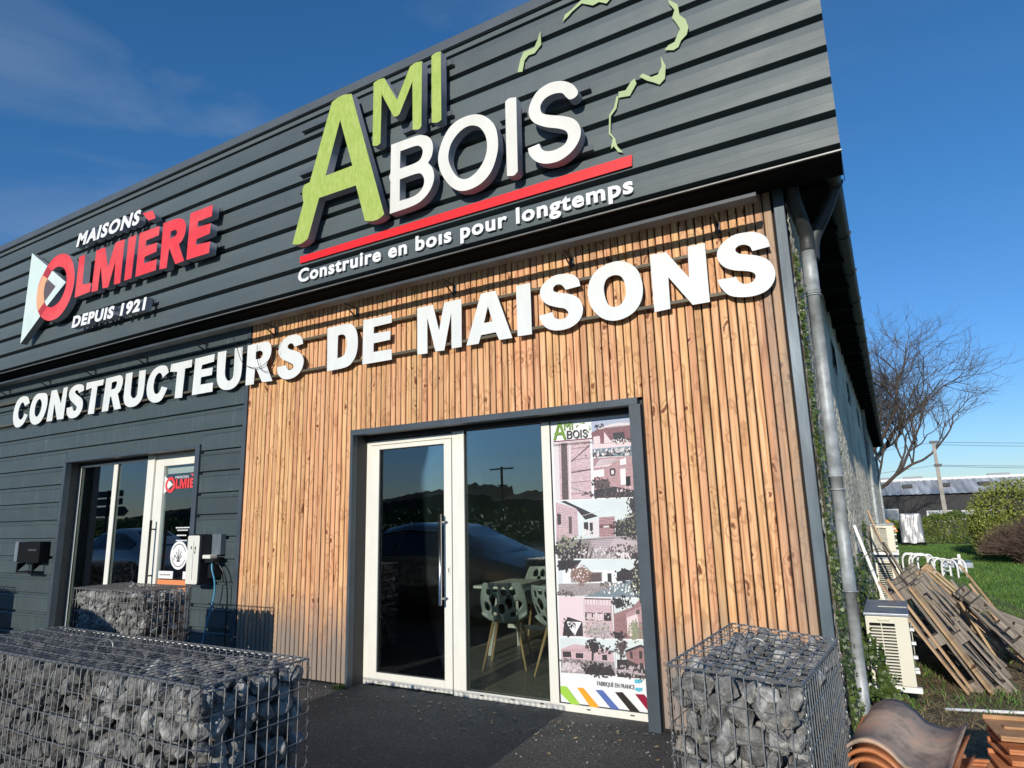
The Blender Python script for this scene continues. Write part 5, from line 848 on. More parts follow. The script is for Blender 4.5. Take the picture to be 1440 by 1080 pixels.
def gabion(cor, zt, label, seed, nstone, view=(0.467, -4.74, 1.5), loop=True, rs=0.052, faces='all'):
    """cor: front-left, front-right, back-right, back-left (x, y); zt: their top heights"""
    r = random.Random(seed); gb = empty('gabion_basket', label, 'gabion', ((cor[0][0] + cor[2][0]) / 2, (cor[0][1] + cor[2][1]) / 2, 0), 0, 'stone gabions on the forecourt'); org = gb.location.copy()
    def mp_(u, v, w_):
        a = Vector(cor[0]) * (1 - u) * (1 - v) + Vector(cor[1]) * u * (1 - v) + Vector(cor[2]) * u * v + Vector(cor[3]) * (1 - u) * v
        z = zt[0] * (1 - u) * (1 - v) + zt[1] * u * (1 - v) + zt[2] * u * v + zt[3] * (1 - u) * v
        return Vector((a.x, a.y, z * w_)) - org
    LX = (Vector(cor[1]) - Vector(cor[0])).length; LY = (Vector(cor[3]) - Vector(cor[0])).length; LZ = zt[0]
    def wires(fn, A, B, sa, sb, name, bulge):
        g = G(); na = max(1, round(A / sa)); nb = max(1, round(B / sb)); ph = r.uniform(0, 6)
        def q(a, b):
            k = math.sin(math.pi * a) * math.sin(math.pi * b); return fn(a, b, k * (bulge * (0.6 + 0.4 * math.sin(ph + 5 * a * A + 3 * b))))
        for i in range(na + 1): g.tube([q(i / na, j / 6) for j in range(7)], 0.0024, 4, False)
        for j in range(nb + 1): g.tube([q(i / 14, j / nb) for i in range(15)], 0.0024, 4, False)
        g.out(name, 'wire', gb)
    ex = lambda p, n, d: p + Vector(n) * d
    wires(lambda a, b, d: ex(mp_(a, 0, b), (0, -1, 0), d), LX, LZ, 0.05, 0.10, 'mesh_panel', 0.012)
    wires(lambda a, b, d: ex(mp_(a, 1, b), (0, 1, 0), d), LX, LZ, 0.05, 0.10, 'mesh_panel', 0.012)
    wires(lambda a, b, d: ex(mp_(0, a, b), (-1, 0, 0), d), LY, LZ, 0.05, 0.10, 'mesh_panel', 0.01)
    wires(lambda a, b, d: ex(mp_(1, a, b), (1, 0, 0), d), LY, LZ, 0.05, 0.10, 'mesh_panel', 0.01)
    wires(lambda a, b, d: ex(mp_(a, b, 1), (0, 0, 1), d + 0.003), LX, LY, 0.05, 0.10, 'mesh_lid', -0.012)
    # corner spirals
    g = G()
    def spiral(p, q_, rad=0.006, pitch=0.05):
        d = q_ - p; n = int(d.length / pitch * 8); a = d.cross(Vector((0.3, 0.5, 0.8))).normalized(); b = d.normalized().cross(a)
        g.tube([p + d * (i / n) + a * rad * math.cos(i * math.pi / 4) + b * rad * math.sin(i * math.pi / 4) for i in range(n + 1)], 0.0022, 3, False)
    for (a, b) in (((0, 0), (1, 0)), ((1, 0), (1, 1)), ((1, 1), (0, 1)), ((0, 1), (0, 0))):
        spiral(mp_(a[0], a[1], 1), mp_(b[0], b[1], 1)); spiral(mp_(a[0], a[1], 0), mp_(a[0], a[1], 1))
    g.out('corner_spiral', 'wire', gb)
    if loop:
        c = mp_(0.5, 0.45, 1); g = G(); g.tube([c + Vector((0.035 * math.cos(t), 0.01, 0.02 + 0.03 * math.sin(t))) for t in [k * math.pi / 8 for k in range(9)]], 0.003, 5); g.out('lifting_loop', 'wire', gb)
    # stones in the shell just behind the wire
    cells = []; sx_ = rs * 1.55
    nx, ny, nz = max(2, round(LX / sx_)), max(2, round(LY / sx_)), max(2, round(LZ / (sx_ * 0.88)))
    vv = Vector(view) - org
    for i in range(nx):
        for j in range(ny):
            for k in range(nz):
                edge = min(i, nx - 1 - i, j, ny - 1 - j, nz - 1 - k)
                if edge > 1: continue
                u = (i + 0.5 + r.uniform(-.28, .28) + (0.35 if k % 2 else 0)) / (nx + 0.2); v = (j + 0.5 + r.uniform(-.25, .25)) / ny; w_ = (k + 0.5 + r.uniform(-.25, .25)) / nz
                u = min(max(u, rs * 0.72 / LX), 1 - rs * 0.72 / LX); v = min(max(v, rs * 0.72 / LY), 1 - rs * 0.72 / LY); w_ = min(w_, 1 - rs * 0.9 / LZ - 0.006)
                p = mp_(u, v, w_); cells.append((edge * 3 + (p - vv).length * 0.4, p))
    cells.sort(key=lambda c: c[0])
    bm = bmesh.new(); cnt = 0
    for d, p in cells:
        me = STN[r.randrange(len(STN))]; s = rs * r.uniform(0.78, 1.22); e = (r.uniform(0, 6.3), r.uniform(0, 6.3), r.uniform(0, 6.3))
        if cnt < nstone: o = link('stone', me, None, gb, loc=p, rot=e, scale=(s, s, s)); cnt += 1
        else:
            k0 = len(bm.verts); bm.from_mesh(me); bm.verts.ensure_lookup_table(); from mathutils import Euler
            Mx = Matrix.Translation(p) @ Euler(e).to_matrix().to_4x4() @ Matrix.Scale(s, 4)
            for v_ in bm.verts[k0:]: v_.co = Mx @ v_.co
    if len(bm.verts):
        me = bpy.data.meshes.new('rubble_fill'); bm.to_mesh(me); me.materials.append(MT['stone']); o = link('rubble_fill', me, None, gb); o['kind'] = 'stuff'
    bm.free(); return gb
gabion([(-3.84, -3.12), (-1.735, -3.16), (-1.745, -2.65), (-3.84, -2.60)], [.93] * 4, 'long gabion basket of grey limestone in the left foreground', 1, 300, rs=0.05)
gabion([(-.349, -2.176), (.139, -2.300), (.171, -1.250), (-.320, -1.152)], [.93, .93, .90, .93], 'square topped gabion of grey limestone right of the door, at the building corner', 2, 300, rs=0.055)
gabion([(-6.02, -1.43), (-4.99, -1.42), (-4.99, -0.98), (-6.02, -0.98)], [.962] * 4, 'gabion basket half in shadow under the left shop window', 3, 180, rs=0.055)
gabion([(-11.3, -1.25), (-10.28, -1.25), (-10.28, -0.75), (-11.3, -0.75)], [.93] * 4, 'gabion basket left of the wall mailbox', 4, 0, rs=0.06)

# ------------------------------------------------------------------ things on the left wall
CH = empty('charging_station', 'dark wall charger with pale rounded front panel, between left door and wood cladding', 'charger', (-6.12, 0, 0.87))
def rbox(g, x0, x1, y0, y1, z0, z1, r=0.03):
    pr = []
    for cx, cz, a in ((x1 - r, z1 - r, 0), (x0 + r, z1 - r, 1), (x0 + r, z0 + r, 2), (x1 - r, z0 + r, 3)):
        for k in range(5): t = (a + k / 4) * math.pi / 2; pr.append((cx + r * math.cos(t), cz + r * math.sin(t)))
    n = len(pr); g.add([(p, y0, q) for p, q in pr] + [(p, y1, q) for p, q in pr], [tuple(range(n))] + [tuple(range(2 * n - 1, n - 1, -1))] + [(i, (i + 1) % n, n + (i + 1) % n, n + i) for i in range(n)]); return g
def lo(o, t): o.location = -Vector(t.location) ; return o
lo(rbox(G(), -6.235, -6.005, -0.20, -0.07, 0.86, 1.39).out('housing', 'charger', CH), CH)
lo(rbox(G(), -6.23, -6.03, -0.2045, -0.2005, 0.872, 1.378, 0.022).out('front_panel', 'chargerface', CH), CH)
g = G(); g.box(-6.125, -6.122, -0.2065, -0.205, 0.92, 1.32); 
for z in (1.245, 1.235): g.box(-6.17, -6.155, -0.2065, -0.205, z, z + 0.02); g.box(-6.10, -6.085, -0.2065, -0.205, z - 0.01, z + 0.02)
g.box(-6.105, -6.088, -0.2065, -0.205, 1.19, 1.215); lo(g.out('panel_marks', 'ink', CH), CH)
lo(box('mounting_plate', 'cornertrim', CH, -6.06, -5.86, -0.0685, -0.006, 1.17, 1.385), CH)
lo(box('lower_plate', 'charger', CH, -6.02, -5.90, -0.10, -0.006, 0.93, 1.07), CH)
g = G(); g.cbox(-5.99, -5.86, -0.19, -0.10, 1.135, 1.175, 0.01); lo(g.out('plug_cover', 'chargerface', CH), CH)
g = G(); g.cbox(-5.98, -5.84, -0.17, -0.08, 1.09, 1.1345, 0.01); lo(g.out('plug_socket', 'charger', CH), CH)
g = G(); pts = [(-5.90, -0.13, 1.09), (-5.88, -0.14, 1.02), (-5.86, -0.12, 0.92), (-5.87, -0.10, 0.80), (-5.90, -0.10, 0.65), (-5.93, -0.12, 0.5), (-5.96, -0.14, 0.3), (-5.97, -0.2, 0.05)]
def bez(pts, n=6):
    o = []; pts = [Vector(p) for p in pts]
    for i in range(len(pts) - 1):
        p0, p1, p2, p3 = pts[max(i - 1, 0)], pts[i], pts[i + 1], pts[min(i + 2, len(pts) - 1)]
        for k in range(n): t = k / n; o.append(0.5 * ((2 * p1) + (p2 - p0) * t + (2 * p0 - 5 * p1 + 4 * p2 - p3) * t * t + (3 * p1 - p0 - 3 * p2 + p3) * t**3))
    return o + [pts[-1]]
tag(g.tube(bez(pts), 0.009, 6).out('charging_cable', 'bluecable', smooth=True), 'blue cable hanging from the wall charger plug to the ground', 'cable')
g = G(); tag(g.tube(bez([(-5.86, -0.10, 1.10), (-5.80, -0.10, 1.05), (-5.74, -0.08, 0.95), (-5.72, -0.06, 0.8), (-5.72, -0.05, 0.6), (-5.71, -0.06, 0.3), (-5.71, -0.06, 0.02)]), 0.008, 6).out('charging_cable', 'charger', smooth=True), 'black cable hanging beside the wood cladding from the wall charger', 'cable')
MB = empty('mailbox', 'black wall mailbox with a newspaper holder below, on the dark wall at far left', 'mailbox', (-9.78, 0, 1.04))
lo(box('box_body', 'black', MB, -10.08, -9.50, -0.14, -0.006, 1.045, 1.32, 0.006), MB); lo(box('name_plate', 'bracket', MB, -9.80, -9.58, -0.1425, -0.1405, 1.20, 1.225), MB); lo(box('side_plate', 'cornertrim', MB, -10.42, -10.09, -0.03, -0.006, 1.05, 1.32), MB)
g = G()
for xx in (-10.02, -9.62): g.box(xx, xx + 0.03, -0.16, -0.145, 0.93, 1.04); g.prism([(-0.145, 1.04), (-0.03, 1.04), (-0.145, 0.93)], xx, xx + 0.008)
g.box(-10.02, -9.59, -0.165, -0.03, 0.915, 0.93); lo(g.out('newspaper_holder', 'black', MB), MB)
# loose wires hanging over the lettering
g = G(); g.tube(bez([(-5.72, -0.20, 3.60), (-5.70, -0.13, 3.42), (-5.62, -0.11, 3.25), (-5.45, -0.10, 3.17), (-5.28, -0.10, 3.18), (-5.10, -0.10, 3.32), (-5.0, -0.12, 3.5)]), 0.0035, 4)
g.tube(bez([(-5.4, -0.105, 3.42), (-5.37, -0.105, 3.22), (-5.30, -0.105, 3.12), (-5.2, -0.105, 3.10), (-5.12, -0.105, 3.13), (-5.05, -0.11, 3.3)]), 0.003, 4)
tag(g.out('loose_wire', 'charger'), 'thin loose black wires drooping over the white letters at the cladding joint', 'wire')

# ------------------------------------------------------------------ downpipe and ivy
DP = empty('downpipe', 'thick grey zinc downpipe at the building corner with bends under the gutter', 'downpipe', (0.15, 0.3, 0))
def dl(o): o.location = -Vector(DP.location); return o
def pipe(z0, z1, r, name): g = G(); g.tube([(0.150, 0.30, z0), (0.150, 0.30, (z0 + z1) / 2), (0.150, 0.30, z1)], r, 20); return dl(g.out(name, 'zinc', DP, smooth=True))
pipe(0.0, 0.95, 0.037, 'pipe_section'); pipe(0.945, 1.72, 0.041, 'pipe_section'); pipe(1.70, 3.05, 0.044, 'pipe_section'); pipe(3.03, 3.36, 0.050, 'pipe_section')
for z in (0.95, 1.71, 1.62, 3.05, 3.02): g = G(); g.tube([(0.150 + 0.047 * math.cos(t), 0.30 + 0.047 * math.sin(t), z) for t in [k * math.pi / 10 for k in range(21)]], 0.006, 5); dl(g.out('clamp_ring', 'zinc', DP, smooth=True))
g = G(); g.tube(bez([(0.15, 0.30, 3.36), (0.15, 0.29, 3.5), (0.11, 0.10, 3.70), (0.09, 0.02, 3.95)]), 0.052, 14); dl(g.out('upper_bend', 'gutterdark', DP, smooth=True))
g = G(); g.tube(bez([(0.175, 0.33, 3.30), (0.20, 0.36, 3.48), (0.30, 0.34, 3.66), (0.375, 0.33, 3.83)]), 0.045, 14); dl(g.out('gutter_bend', 'gutterdark', DP, smooth=True))

def leaves(g, pts, size, r, updir=None, kind='ivy'):
    for p in pts:
        s = size * r.uniform(0.6, 1.3); a = Vector((r.gauss(0, 1), r.gauss(0, 1), r.gauss(0, 0.6) + 0.2)).normalized()
        n = updir + a * 0.8 if updir else a
        n.normalize(); t = n.cross(Vector((r.gauss(0, 1), r.gauss(0, 1), r.gauss(0, 1)))).normalized(); b = n.cross(t)
        if kind == 'ivy': sh = ((0, -1), (0.75, -0.45), (0.85, 0.25), (0.35, 0.3), (0, 1), (-0.35, 0.3), (-0.85, 0.25), (-0.75, -0.45))
        else: sh = ((0, -1), (0.5, 0), (0, 1), (-0.5, 0))
        g.add([p + t * x * s + b * y * s + n * (0.12 * s * (x * x)) for x, y in sh], [tuple(range(len(sh)))])
def plant(name, label, cat, pts, size, mat, seed, updir=None, kind='ivy', stems=None, smat='bark', group=None):
    r = random.Random(seed); t = empty(name, label, cat, (pts[0][0], pts[0][1], 0), 0, group)
    g = G(); leaves(g, [Vector(p) for p in pts], size, r, updir, kind); o = g.out('foliage', mat, t); o['kind'] = 'stuff'; o.location = (-pts[0][0], -pts[0][1], 0)
    if stems: g = G(); [g.tube(bez(s_, 3), rr, 4) for s_, rr in stems]; o = g.out('stem', smat, t); o.location = (-pts[0][0], -pts[0][1], 0)
    return t
r = random.Random(5)
pts = []
for i in range(1700):
    z = 3.3 * r.random() ** 1.35; wd = 0.022 + 0.10 * max(0, 1 - z / 1.3) + 0.02 * math.sin(z * 9)
    pts.append((0.068 + abs(r.gauss(0, 0.012 + 0.025 * max(0, 1 - z / 1.4))), 0.10 + abs(r.gauss(0, wd)), z))
stems = [([(0.075, 0.12, 0), (0.08, 0.15, 0.8), (0.073, 0.10, 1.6), (0.075, 0.14, 2.4), (0.072, 0.11, 3.2)], 0.006)]
plant('ivy', 'narrow strip of ivy climbing the wall corner behind the downpipe', 'ivy', pts, 0.015, 'ivy', 8, Vector((0.8, -0.8, 0.2)), stems=stems)
pts = []
for (yc, h, w_, n) in ((0.75, 2.1, 0.04, 420), (1.35, 2.0, 0.05, 280), (2.3, 1.0, 0.22, 450), (3.6, 1.0, 0.35, 400), (5.4, 1.3, 0.3, 250)):
    for i in range(n): z = h * r.random() ** 1.2; pts.append((0.07 + abs(r.gauss(0, 0.03 + 0.05 * max(0, 1 - z))), yc + r.gauss(0, w_ * (1.1 - z / h * 0.7)), z))
plant('ivy', 'patchy ivy and brambles climbing the roughcast wall behind the air conditioners', 'ivy', pts, 0.022, 'ivy', 9, Vector((1, -0.5, 0.3)), stems=[([(0.08, 0.8, 0), (0.09, 0.9, 0.7), (0.08, 1.0, 1.5), (0.075, 1.3, 2.3)], 0.006), ([(0.08, 1.9, 0), (0.12, 2.2, 0.9), (0.3, 2.6, 1.1), (0.42, 2.9, 0.9)], 0.005)])
pts = [(0.20 + r.gauss(0, 0.03) + 0.10 * t, 0.90 + r.gauss(0, 0.03), 0.55 - 0.40 * t + r.gauss(0, 0.04)) for t in [r.random() for _ in range(130)]] + [(0.27 + r.gauss(0, 0.06), 0.88 + r.gauss(0, 0.03), 0.20 + r.gauss(0, 0.035)) for _ in range(90)]
plant('bramble', 'sprig of dark leaves hanging in front of the near air conditioner', 'plant', pts, 0.02, 'ivy', 10, Vector((0.1, -1, 0.2)), stems=[([(0.12, 0.93, 0.6), (0.18, 0.9, 0.45), (0.26, 0.89, 0.25), (0.38, 0.88, 0.16)], 0.003)])

# ------------------------------------------------------------------ air conditioners
def aircon(x0, y0, z0, wx, ly, h, label, stack=1):
    a = empty('air_conditioner', label, 'air conditioner', (x0, y0, 0), 0, 'outdoor units along the side wall')
    def q(o): o.location = -Vector(a.location); return o
    q(box('casing', 'acwhite', a, x0, x0 + wx, y0 + 0.004, y0 + ly, z0, z0 + h, 0.012))
    # end panel with a louvred opening: frame pieces round a dark recess
    q(box('end_panel', 'acwhite', a, x0 + wx * 0.68, x0 + wx - 0.004, y0 - 0.006, y0 + 0.003, z0 + 0.01, z0 + h - 0.01)); q(box('end_panel', 'acwhite', a, x0 + 0.004, x0 + wx * 0.09, y0 - 0.006, y0 + 0.003, z0 + 0.01, z0 + h - 0.01))
    q(box('end_panel', 'acwhite', a, x0 + wx * 0.09, x0 + wx * 0.68, y0 - 0.006, y0 + 0.003, z0 + h * 0.90, z0 + h - 0.01))
    q(box('louvre_recess', 'black', a, x0 + wx * 0.09, x0 + wx * 0.68, y0 + 0.0005, y0 + 0.0035, z0 + 0.01, z0 + h * 0.9))
    n = 19
    for i in range(n): zz = z0 + 0.02 + (h * 0.9 - 0.03) * i / n; g = G(); g.prism([(y0 - 0.009, zz), (y0 - 0.009, zz + 0.008), (y0 + 0.0004, zz + 0.011), (y0 + 0.0004, zz + 0.008)], x0 + wx * 0.09, x0 + wx * 0.68); q(g.out('louvre', 'acwhite', a))
    q(box('louvre_rib', 'acwhite', a, x0 + wx * 0.36, x0 + wx * 0.38, y0 - 0.016, y0 - 0.0125, z0 + 0.01, z0 + h * 0.9))
    g = G(); g.cbox(x0 - 0.008, x0 + wx + 0.008, y0 - 0.010, y0 + ly + 0.01, z0 + h + 0.0005, z0 + h + 0.022, 0.005); q(g.out('lid', 'acgrey', a)); q(box('lid_seam', 'acwhite', a, x0 + wx * 0.3, x0 + wx, y0 + ly * 0.45, y0 + ly * 0.48, z0 + h + 0.0225, z0 + h + 0.026))
    g = G(); g.tube([(x0 + wx * 0.3, y0 - 0.007, z0 + h * 0.955), (x0 + wx * 0.33, y0 - 0.014, z0 + h * 0.945), (x0 + wx * 0.55, y0 - 0.014, z0 + h * 0.945), (x0 + wx * 0.58, y0 - 0.007, z0 + h * 0.955)], 0.005, 5); q(g.out('grip', 'acwhite', a))
    for yy in (y0 + 0.02, y0 + ly - 0.1): q(box('bracket_rail', 'pvc', a, x0 - 0.1, x0 + wx + 0.03, yy, yy + 0.04, z0 - 0.04, z0 - 0.002)); q(box('bracket_upright', 'pvc', a, x0 - 0.105, x0 - 0.075, yy, yy + 0.04, z0 - 0.04, z0 + 0.1))
    for k in range(4): q(box('terminal_cap', 'pvc', a, x0 + wx + 0.001, x0 + wx + 0.03, y0 + 0.1 + 0.06 * k, y0 + 0.14 + 0.06 * k, z0 + 0.08 + 0.09 * k, z0 + 0.10 + 0.09 * k))
    g = G(); r_ = 0.15 * h / 0.5
    cy, cz = y0 + ly * 0.55, z0 + h / 2
    for k in range(7): rr = r_ * (k + 1) / 7; g.tube([(x0 + wx + 0.012, cy + rr * math.cos(t), cz + rr * math.sin(t)) for t in [j * math.pi / 10 for j in range(21)]], 0.003, 4)
    q(g.out('fan_grille', 'acwhite', a)); return a
aircon(0.178, 1.08, 0.20, 0.285, 0.80, 0.49, 'cream air conditioner with louvred end and grey lid beside the zinc downpipe')
aircon(0.10, 7.6, 0.25, 0.33, 0.85, 0.42, 'upper of two distant cream air conditioners at the wall, behind the leaning boards')
bpy.data.objects['air_conditioner.001'].location.z += 0.52; bpy.data.objects['air_conditioner.001']['label'] = 'upper distant cream air conditioner at the side wall, above another'
aircon(0.11, 7.5, 0.05, 0.33, 0.85, 0.62, 'lower distant cream air conditioner at the side wall, under another')

# ------------------------------------------------------------------ pallets and boards leaning at the side
def board(parent, x, y, z, lx, ly, lz, mat, name='board'):
    me = bpy.data.meshes.get('board_%g_%g_%g_%s' % (lx, ly, lz, mat))
    if not me:
        g = G(); g.cbox(0, lx, 0, ly, 0, lz, 0.003); me = mesh('board_%g_%g_%g_%s' % (lx, ly, lz, mat), g.v, g.f); me.materials.append(MT[mat])
    return link(name, me, None, parent, loc=(x, y, z), rot=(0, R.uniform(-0.004, 0.004), R.uniform(-0.006, 0.006)))
def pallet(label, loc, rot, L_=1.2, W_=0.8, mat='pallet', nb=6, missing=(), blk=True):
    """local x = board length (leaning direction), y = across, z = thickness"""
    p = empty('wooden_pallet', label, 'pallet', loc, 0, 'pallets leaning along the side wall'); p.rotation_euler = rot
    for i in range(nb):
        if i in missing: continue
        board(p, R.uniform(-0.015, 0.015), i * (W_ - 0.09) / (nb - 1), 0.1225, L_, 0.09, 0.02, mat)
    for xx in (0.0, (L_ - 0.09) / 2, L_ - 0.09):
        board(p, xx, 0, 0.0995, 0.09, W_, 0.022, mat, 'cross_board')
        if blk:
            for yy in (0, (W_ - 0.1) / 2, W_ - 0.1): board(p, xx, yy, 0.0225, 0.09, 0.1, 0.0765, mat, 'block')
    for yy in (0, (W_ - 0.09) / 2, W_ - 0.09): board(p, 0, yy, 0.0, L_, 0.09, 0.022, mat, 'runner')
    return p
def lean(fx, fy, ang, yaw=0.0): return (fx, fy, 0.01), (0, math.pi + math.radians(ang), yaw)
# the pallets stand on one edge and lean towards the building; x axis points up along the lean
def leaned(label, fx, fy, ang, yaw, **k):
    loc = (fx, fy, 0.012); t = math.radians(ang)
    p = pallet(label, loc, (0, 0, 0), **k)
    ex_ = Vector((-math.cos(t), 0, math.sin(t))); ey = Vector((0, 1, 0)); ez = ex_.cross(ey)
    Mx = Matrix((ex_, ey, ez)).transposed(); p.rotation_euler = (Matrix.Rotation(yaw, 3, 'Z') @ Mx).to_euler(); return p
leaned('weathered pallet leaning right behind the near air conditioner', 0.94, 2.05, 60, 0.05, L_=0.92, W_=1.0, nb=7)
leaned('grey pallet leaning second from the near air conditioner, on the outer side', 1.16, 2.15, 56, -0.06, L_=1.0, W_=1.1, nb=7, missing=(3,))
leaned('pallet leaning in the middle of the row of pallets', 1.12, 3.3, 55, 0.07, L_=0.92, W_=1.1, nb=6)
leaned('tan newer pallet leaning on the outside of the row of pallets', 1.42, 3.45, 48, -0.05, L_=1.1, W_=1.2, mat='palletnew', nb=6)
leaned('farthest pallet of the row leaning by the side wall', 1.25, 4.8, 50, 0.04, L_=0.95, W_=1.1, nb=5)
leaned('low worn pallet lying tilted at the outer end of the row, by the lawn', 1.98, 4.55, 24, 0.10, L_=1.0, W_=1.0, nb=4)
leaned('dark slatted pallet leaning at the outer foot of the row of pallets', 1.62, 2.5, 50, 0.05, L_=0.9, W_=1.0, nb=5, missing=(1,))
BB = empty('board_pile', 'two stacked fresh boards leaning between air conditioner and pallets', 'boards', (0.80, 1.9, 0.01))
for k in range(2):
    b = board(BB, 0, 0, 0, 1.0, 0.09, 0.022, 'palletnew'); b.rotation_euler = (0, -math.pi + math.radians(58 + 2 * k), 0); b.location = (0.02 + 0.035 * k, 0.0 + 0.12 * k, 0)
for k, (y, x, ang, lg) in enumerate(((6.2, 0.62, 70, 1.3), (6.6, 0.55, 74, 1.5), (5.9, 0.75, 66, 1.1))):
    g = G(); g.cbox(0, lg, 0, 0.1, 0, 0.025, 0.003); o = g.out('leaning_board', 'palletnew' if k == 1 else 'pallet'); o.rotation_euler = (0, -math.pi + math.radians(ang), 0.1 * k); o.location = (x, y, 0.01)
    tag(o, ('short grey board', 'tall tan board', 'lowest brown board')[k] + ' leaning at the side wall behind the pallets', 'board')
g = G(); g.cbox(0, 1.35, 0, 0.07, 0, 0.03, 0.004); o = g.out('leaning_profile', 'pvc'); o.rotation_euler = (0, -math.pi + math.radians(76), 0); o.location = (0.42, 3.3, 0.0); tag(o, 'long white plastic profile leaning against the ivy wall', 'profile')
g = G(); g.tube([(0.62, 1.35, 0.012), (1.4, 1.55, 0.012)], 0.012, 6); tag(g.out('plastic_pipe', 'pvc', smooth=True), 'thin white pipe lying on the ground in front of the pallets', 'pipe')

rb = random.Random(44)
for k in range(13):
    y = 1.95 + 0.22 * k + rb.uniform(-.05, .05); ang = rb.uniform(50, 66); lg = rb.uniform(0.65, 0.98); x = 0.98 + 0.035 * k + rb.uniform(-.05, .22)
    me = bpy.data.meshes.get('loose_%d' % (k % 4))
    if not me: g = G(); g.cbox(0, 1, 0, 0.09, 0, 0.022, 0.003); me = mesh('loose_%d' % (k % 4), g.v, g.f); me.materials.append(MT['pallet' if k % 4 else 'palletnew'])
    o = link('loose_plank', me, None, None, loc=(x, y, 0.012)); o.rotation_euler = (rb.uniform(-.15, .15), -math.pi + math.radians(ang), rb.uniform(-.28, .28)); o.scale = (lg, 1, 1)
    tag(o, '%s loose %s plank among the pallets, counted from the near air conditioner' % (['first', 'second', 'third', 'fourth', 'fifth', 'sixth', 'seventh', 'eighth', 'ninth', 'tenth', 'eleventh', 'twelfth', 'thirteenth'][k], 'grey-brown' if k % 4 else 'tan'), 'plank', 'loose planks leaning among the pallets')
# ------------------------------------------------------------------ clay tiles
def tile_profile(n=22, w_=0.30, h=0.075):
    out = []
    for i in range(n + 1):
        t = i / n; x = t * w_
        if t < 0.56: z = h * math.sin(math.pi * t / 0.56) ** 0.72 if 0 < t < 0.56 else 0
        else: z = -0.018 * math.sin(math.pi * min(1, (t - 0.56) / 0.42)) ** 0.8 if t < 0.98 else 0
        if t > 0.93: z += 0.02 * (t - 0.93) / 0.07
        out.append((x, z))
    return out
def tile_mesh(name, mat, L_=0.45, th=0.014, w_=0.30, h=0.075):
    pr = tile_profile(22, w_, h); g = G(); n = len(pr)
    def ring(y, lift=0.0, grow=0.0): 
        top = [(x, y, z + lift) for x, z in pr]; bot = [(x, y, z + lift - th - grow) for x, z in reversed(pr)]; return top + bot
    secs = [ring(0.0), ring(0.004, 0.002), ring(0.025, 0.002), ring(0.028, 0.0), ring(L_ * 0.5), ring(L_ - 0.045), ring(L_ - 0.04, -0.004), ring(L_, -0.004)]
    for s_ in secs: g.v += s_
    m = 2 * n
    for i in range(len(secs) - 1):
        for j in range(m): a = i * m + j; b_ = i * m + (j + 1) % m; g.f.append((a, b_, b_ + m, a + m))
    for i in range(n - 1): g.f.append((i, i + 1, m - 2 - i, m - 1 - i)); k = (len(secs) - 1) * m; g.f.append((k + i + 1, k + i, k + m - 1 - i, k + m - 2 - i))
    me = mesh(name, g.v, g.f, True); fix_normals(me); me.materials.append(MT[mat]); 
    return me
TO, TN = tile_mesh('roof_tile', 'tileold', 0.50, w_=0.39, h=0.068), tile_mesh('roof_tile', 'tile', 0.50, w_=0.39, h=0.068)
names = ['topmost', 'second', 'third', 'fourth', 'fifth', 'sixth', 'seventh', 'lowest']
for k in range(8):
    o = link('roof_tile', TO if k == 0 else TN, None, None, loc=(0.150 + R.uniform(-0.006, 0.006), -1.40 + R.uniform(-0.012, 0.012) - 0.004 * k, 0.475 - 0.038 * k), rot=(math.radians(7), math.radians(2), math.radians(-12 + R.uniform(-1.2, 1.2))))
    tag(o, ('grey-stained curved clay tile, topmost of the nested stack by the gabion' if k == 0 else 'orange curved clay tile, %s from the top of the nested stack by the gabion' % names[k] if k < 7 else 'orange curved clay tile at the bottom of the nested stack by the gabion'), 'roof tile', 'curved clay tiles in the nested stack')
PLT = empty('wooden_pallet', 'low pallet carrying the stacked clay tiles', 'pallet', (0.10, -1.55, 0.0), 0, 'pallets leaning along the side wall')
for i in range(6): board(PLT, 0.0, i * 0.165, 0.1225, 1.3, 0.09, 0.02, 'pallet')
for xx in (0.05, 0.6, 1.15): board(PLT, xx, 0, 0.0, 0.09, 0.92, 0.1, 'pallet', 'block')
def flat_tile(name, mat):
    g = G(); g.cbox(0, 0.30, 0, 0.44, 0, 0.012, 0.003); g.cbox(0, 0.018, 0, 0.44, 0.0125, 0.032, 0.003); g.cbox(0.27, 0.30, 0, 0.44, 0.0125, 0.022, 0.003); g.cbox(0.03, 0.27, 0.40, 0.42, 0.0125, 0.024, 0.003); g.cbox(0.12, 0.16, 0.05, 0.38, 0.0125, 0.024, 0.004); g.cbox(0.05, 0.26, 0.36, 0.372, 0.0125, 0.02, 0.003)
    me = mesh(name, g.v, g.f); me.materials.append(MT[mat]); return me
FT, FS = flat_tile('roof_tile', 'tile'), flat_tile('roof_tile', 'tilesand')
spec = [((0.56, -1.18, 0.16), (3, 2, 10), FT, 'orange interlocking tile lying right of the nested stack'), ((0.52, -0.95, 0.19), (6, -8, -14), FT, 'orange tile with broken corner behind the nested stack'), ((0.60, -1.05, 0.225), (0, 12, 5), FT, 'orange tile tilted on the other tiles right of the nested stack'),
        ((0.10, -0.98, 0.30), (20, 50, 4), FT, 'orange tile standing between gabion and nested stack'), ((0.08, -0.90, 0.22), (10, 62, 10), FT, 'orange tile leaning behind the stack against the gabion side')]
for k in range(7): spec.append(((0.72 + 0.006 * (k % 3), -0.60 - 0.012 * (k % 2), 0.155 + 0.050 * k), (0, 1, -84 + (k * 5) % 7), FS if k == 6 else FT, 'sandy flat clay tile on top of the right hand pile' if k == 6 else 'flat clay tile %s in the right hand pile' % ['lowest', 'second lowest', 'third up', 'fourth up', 'fifth up', 'sixth up'][k]))
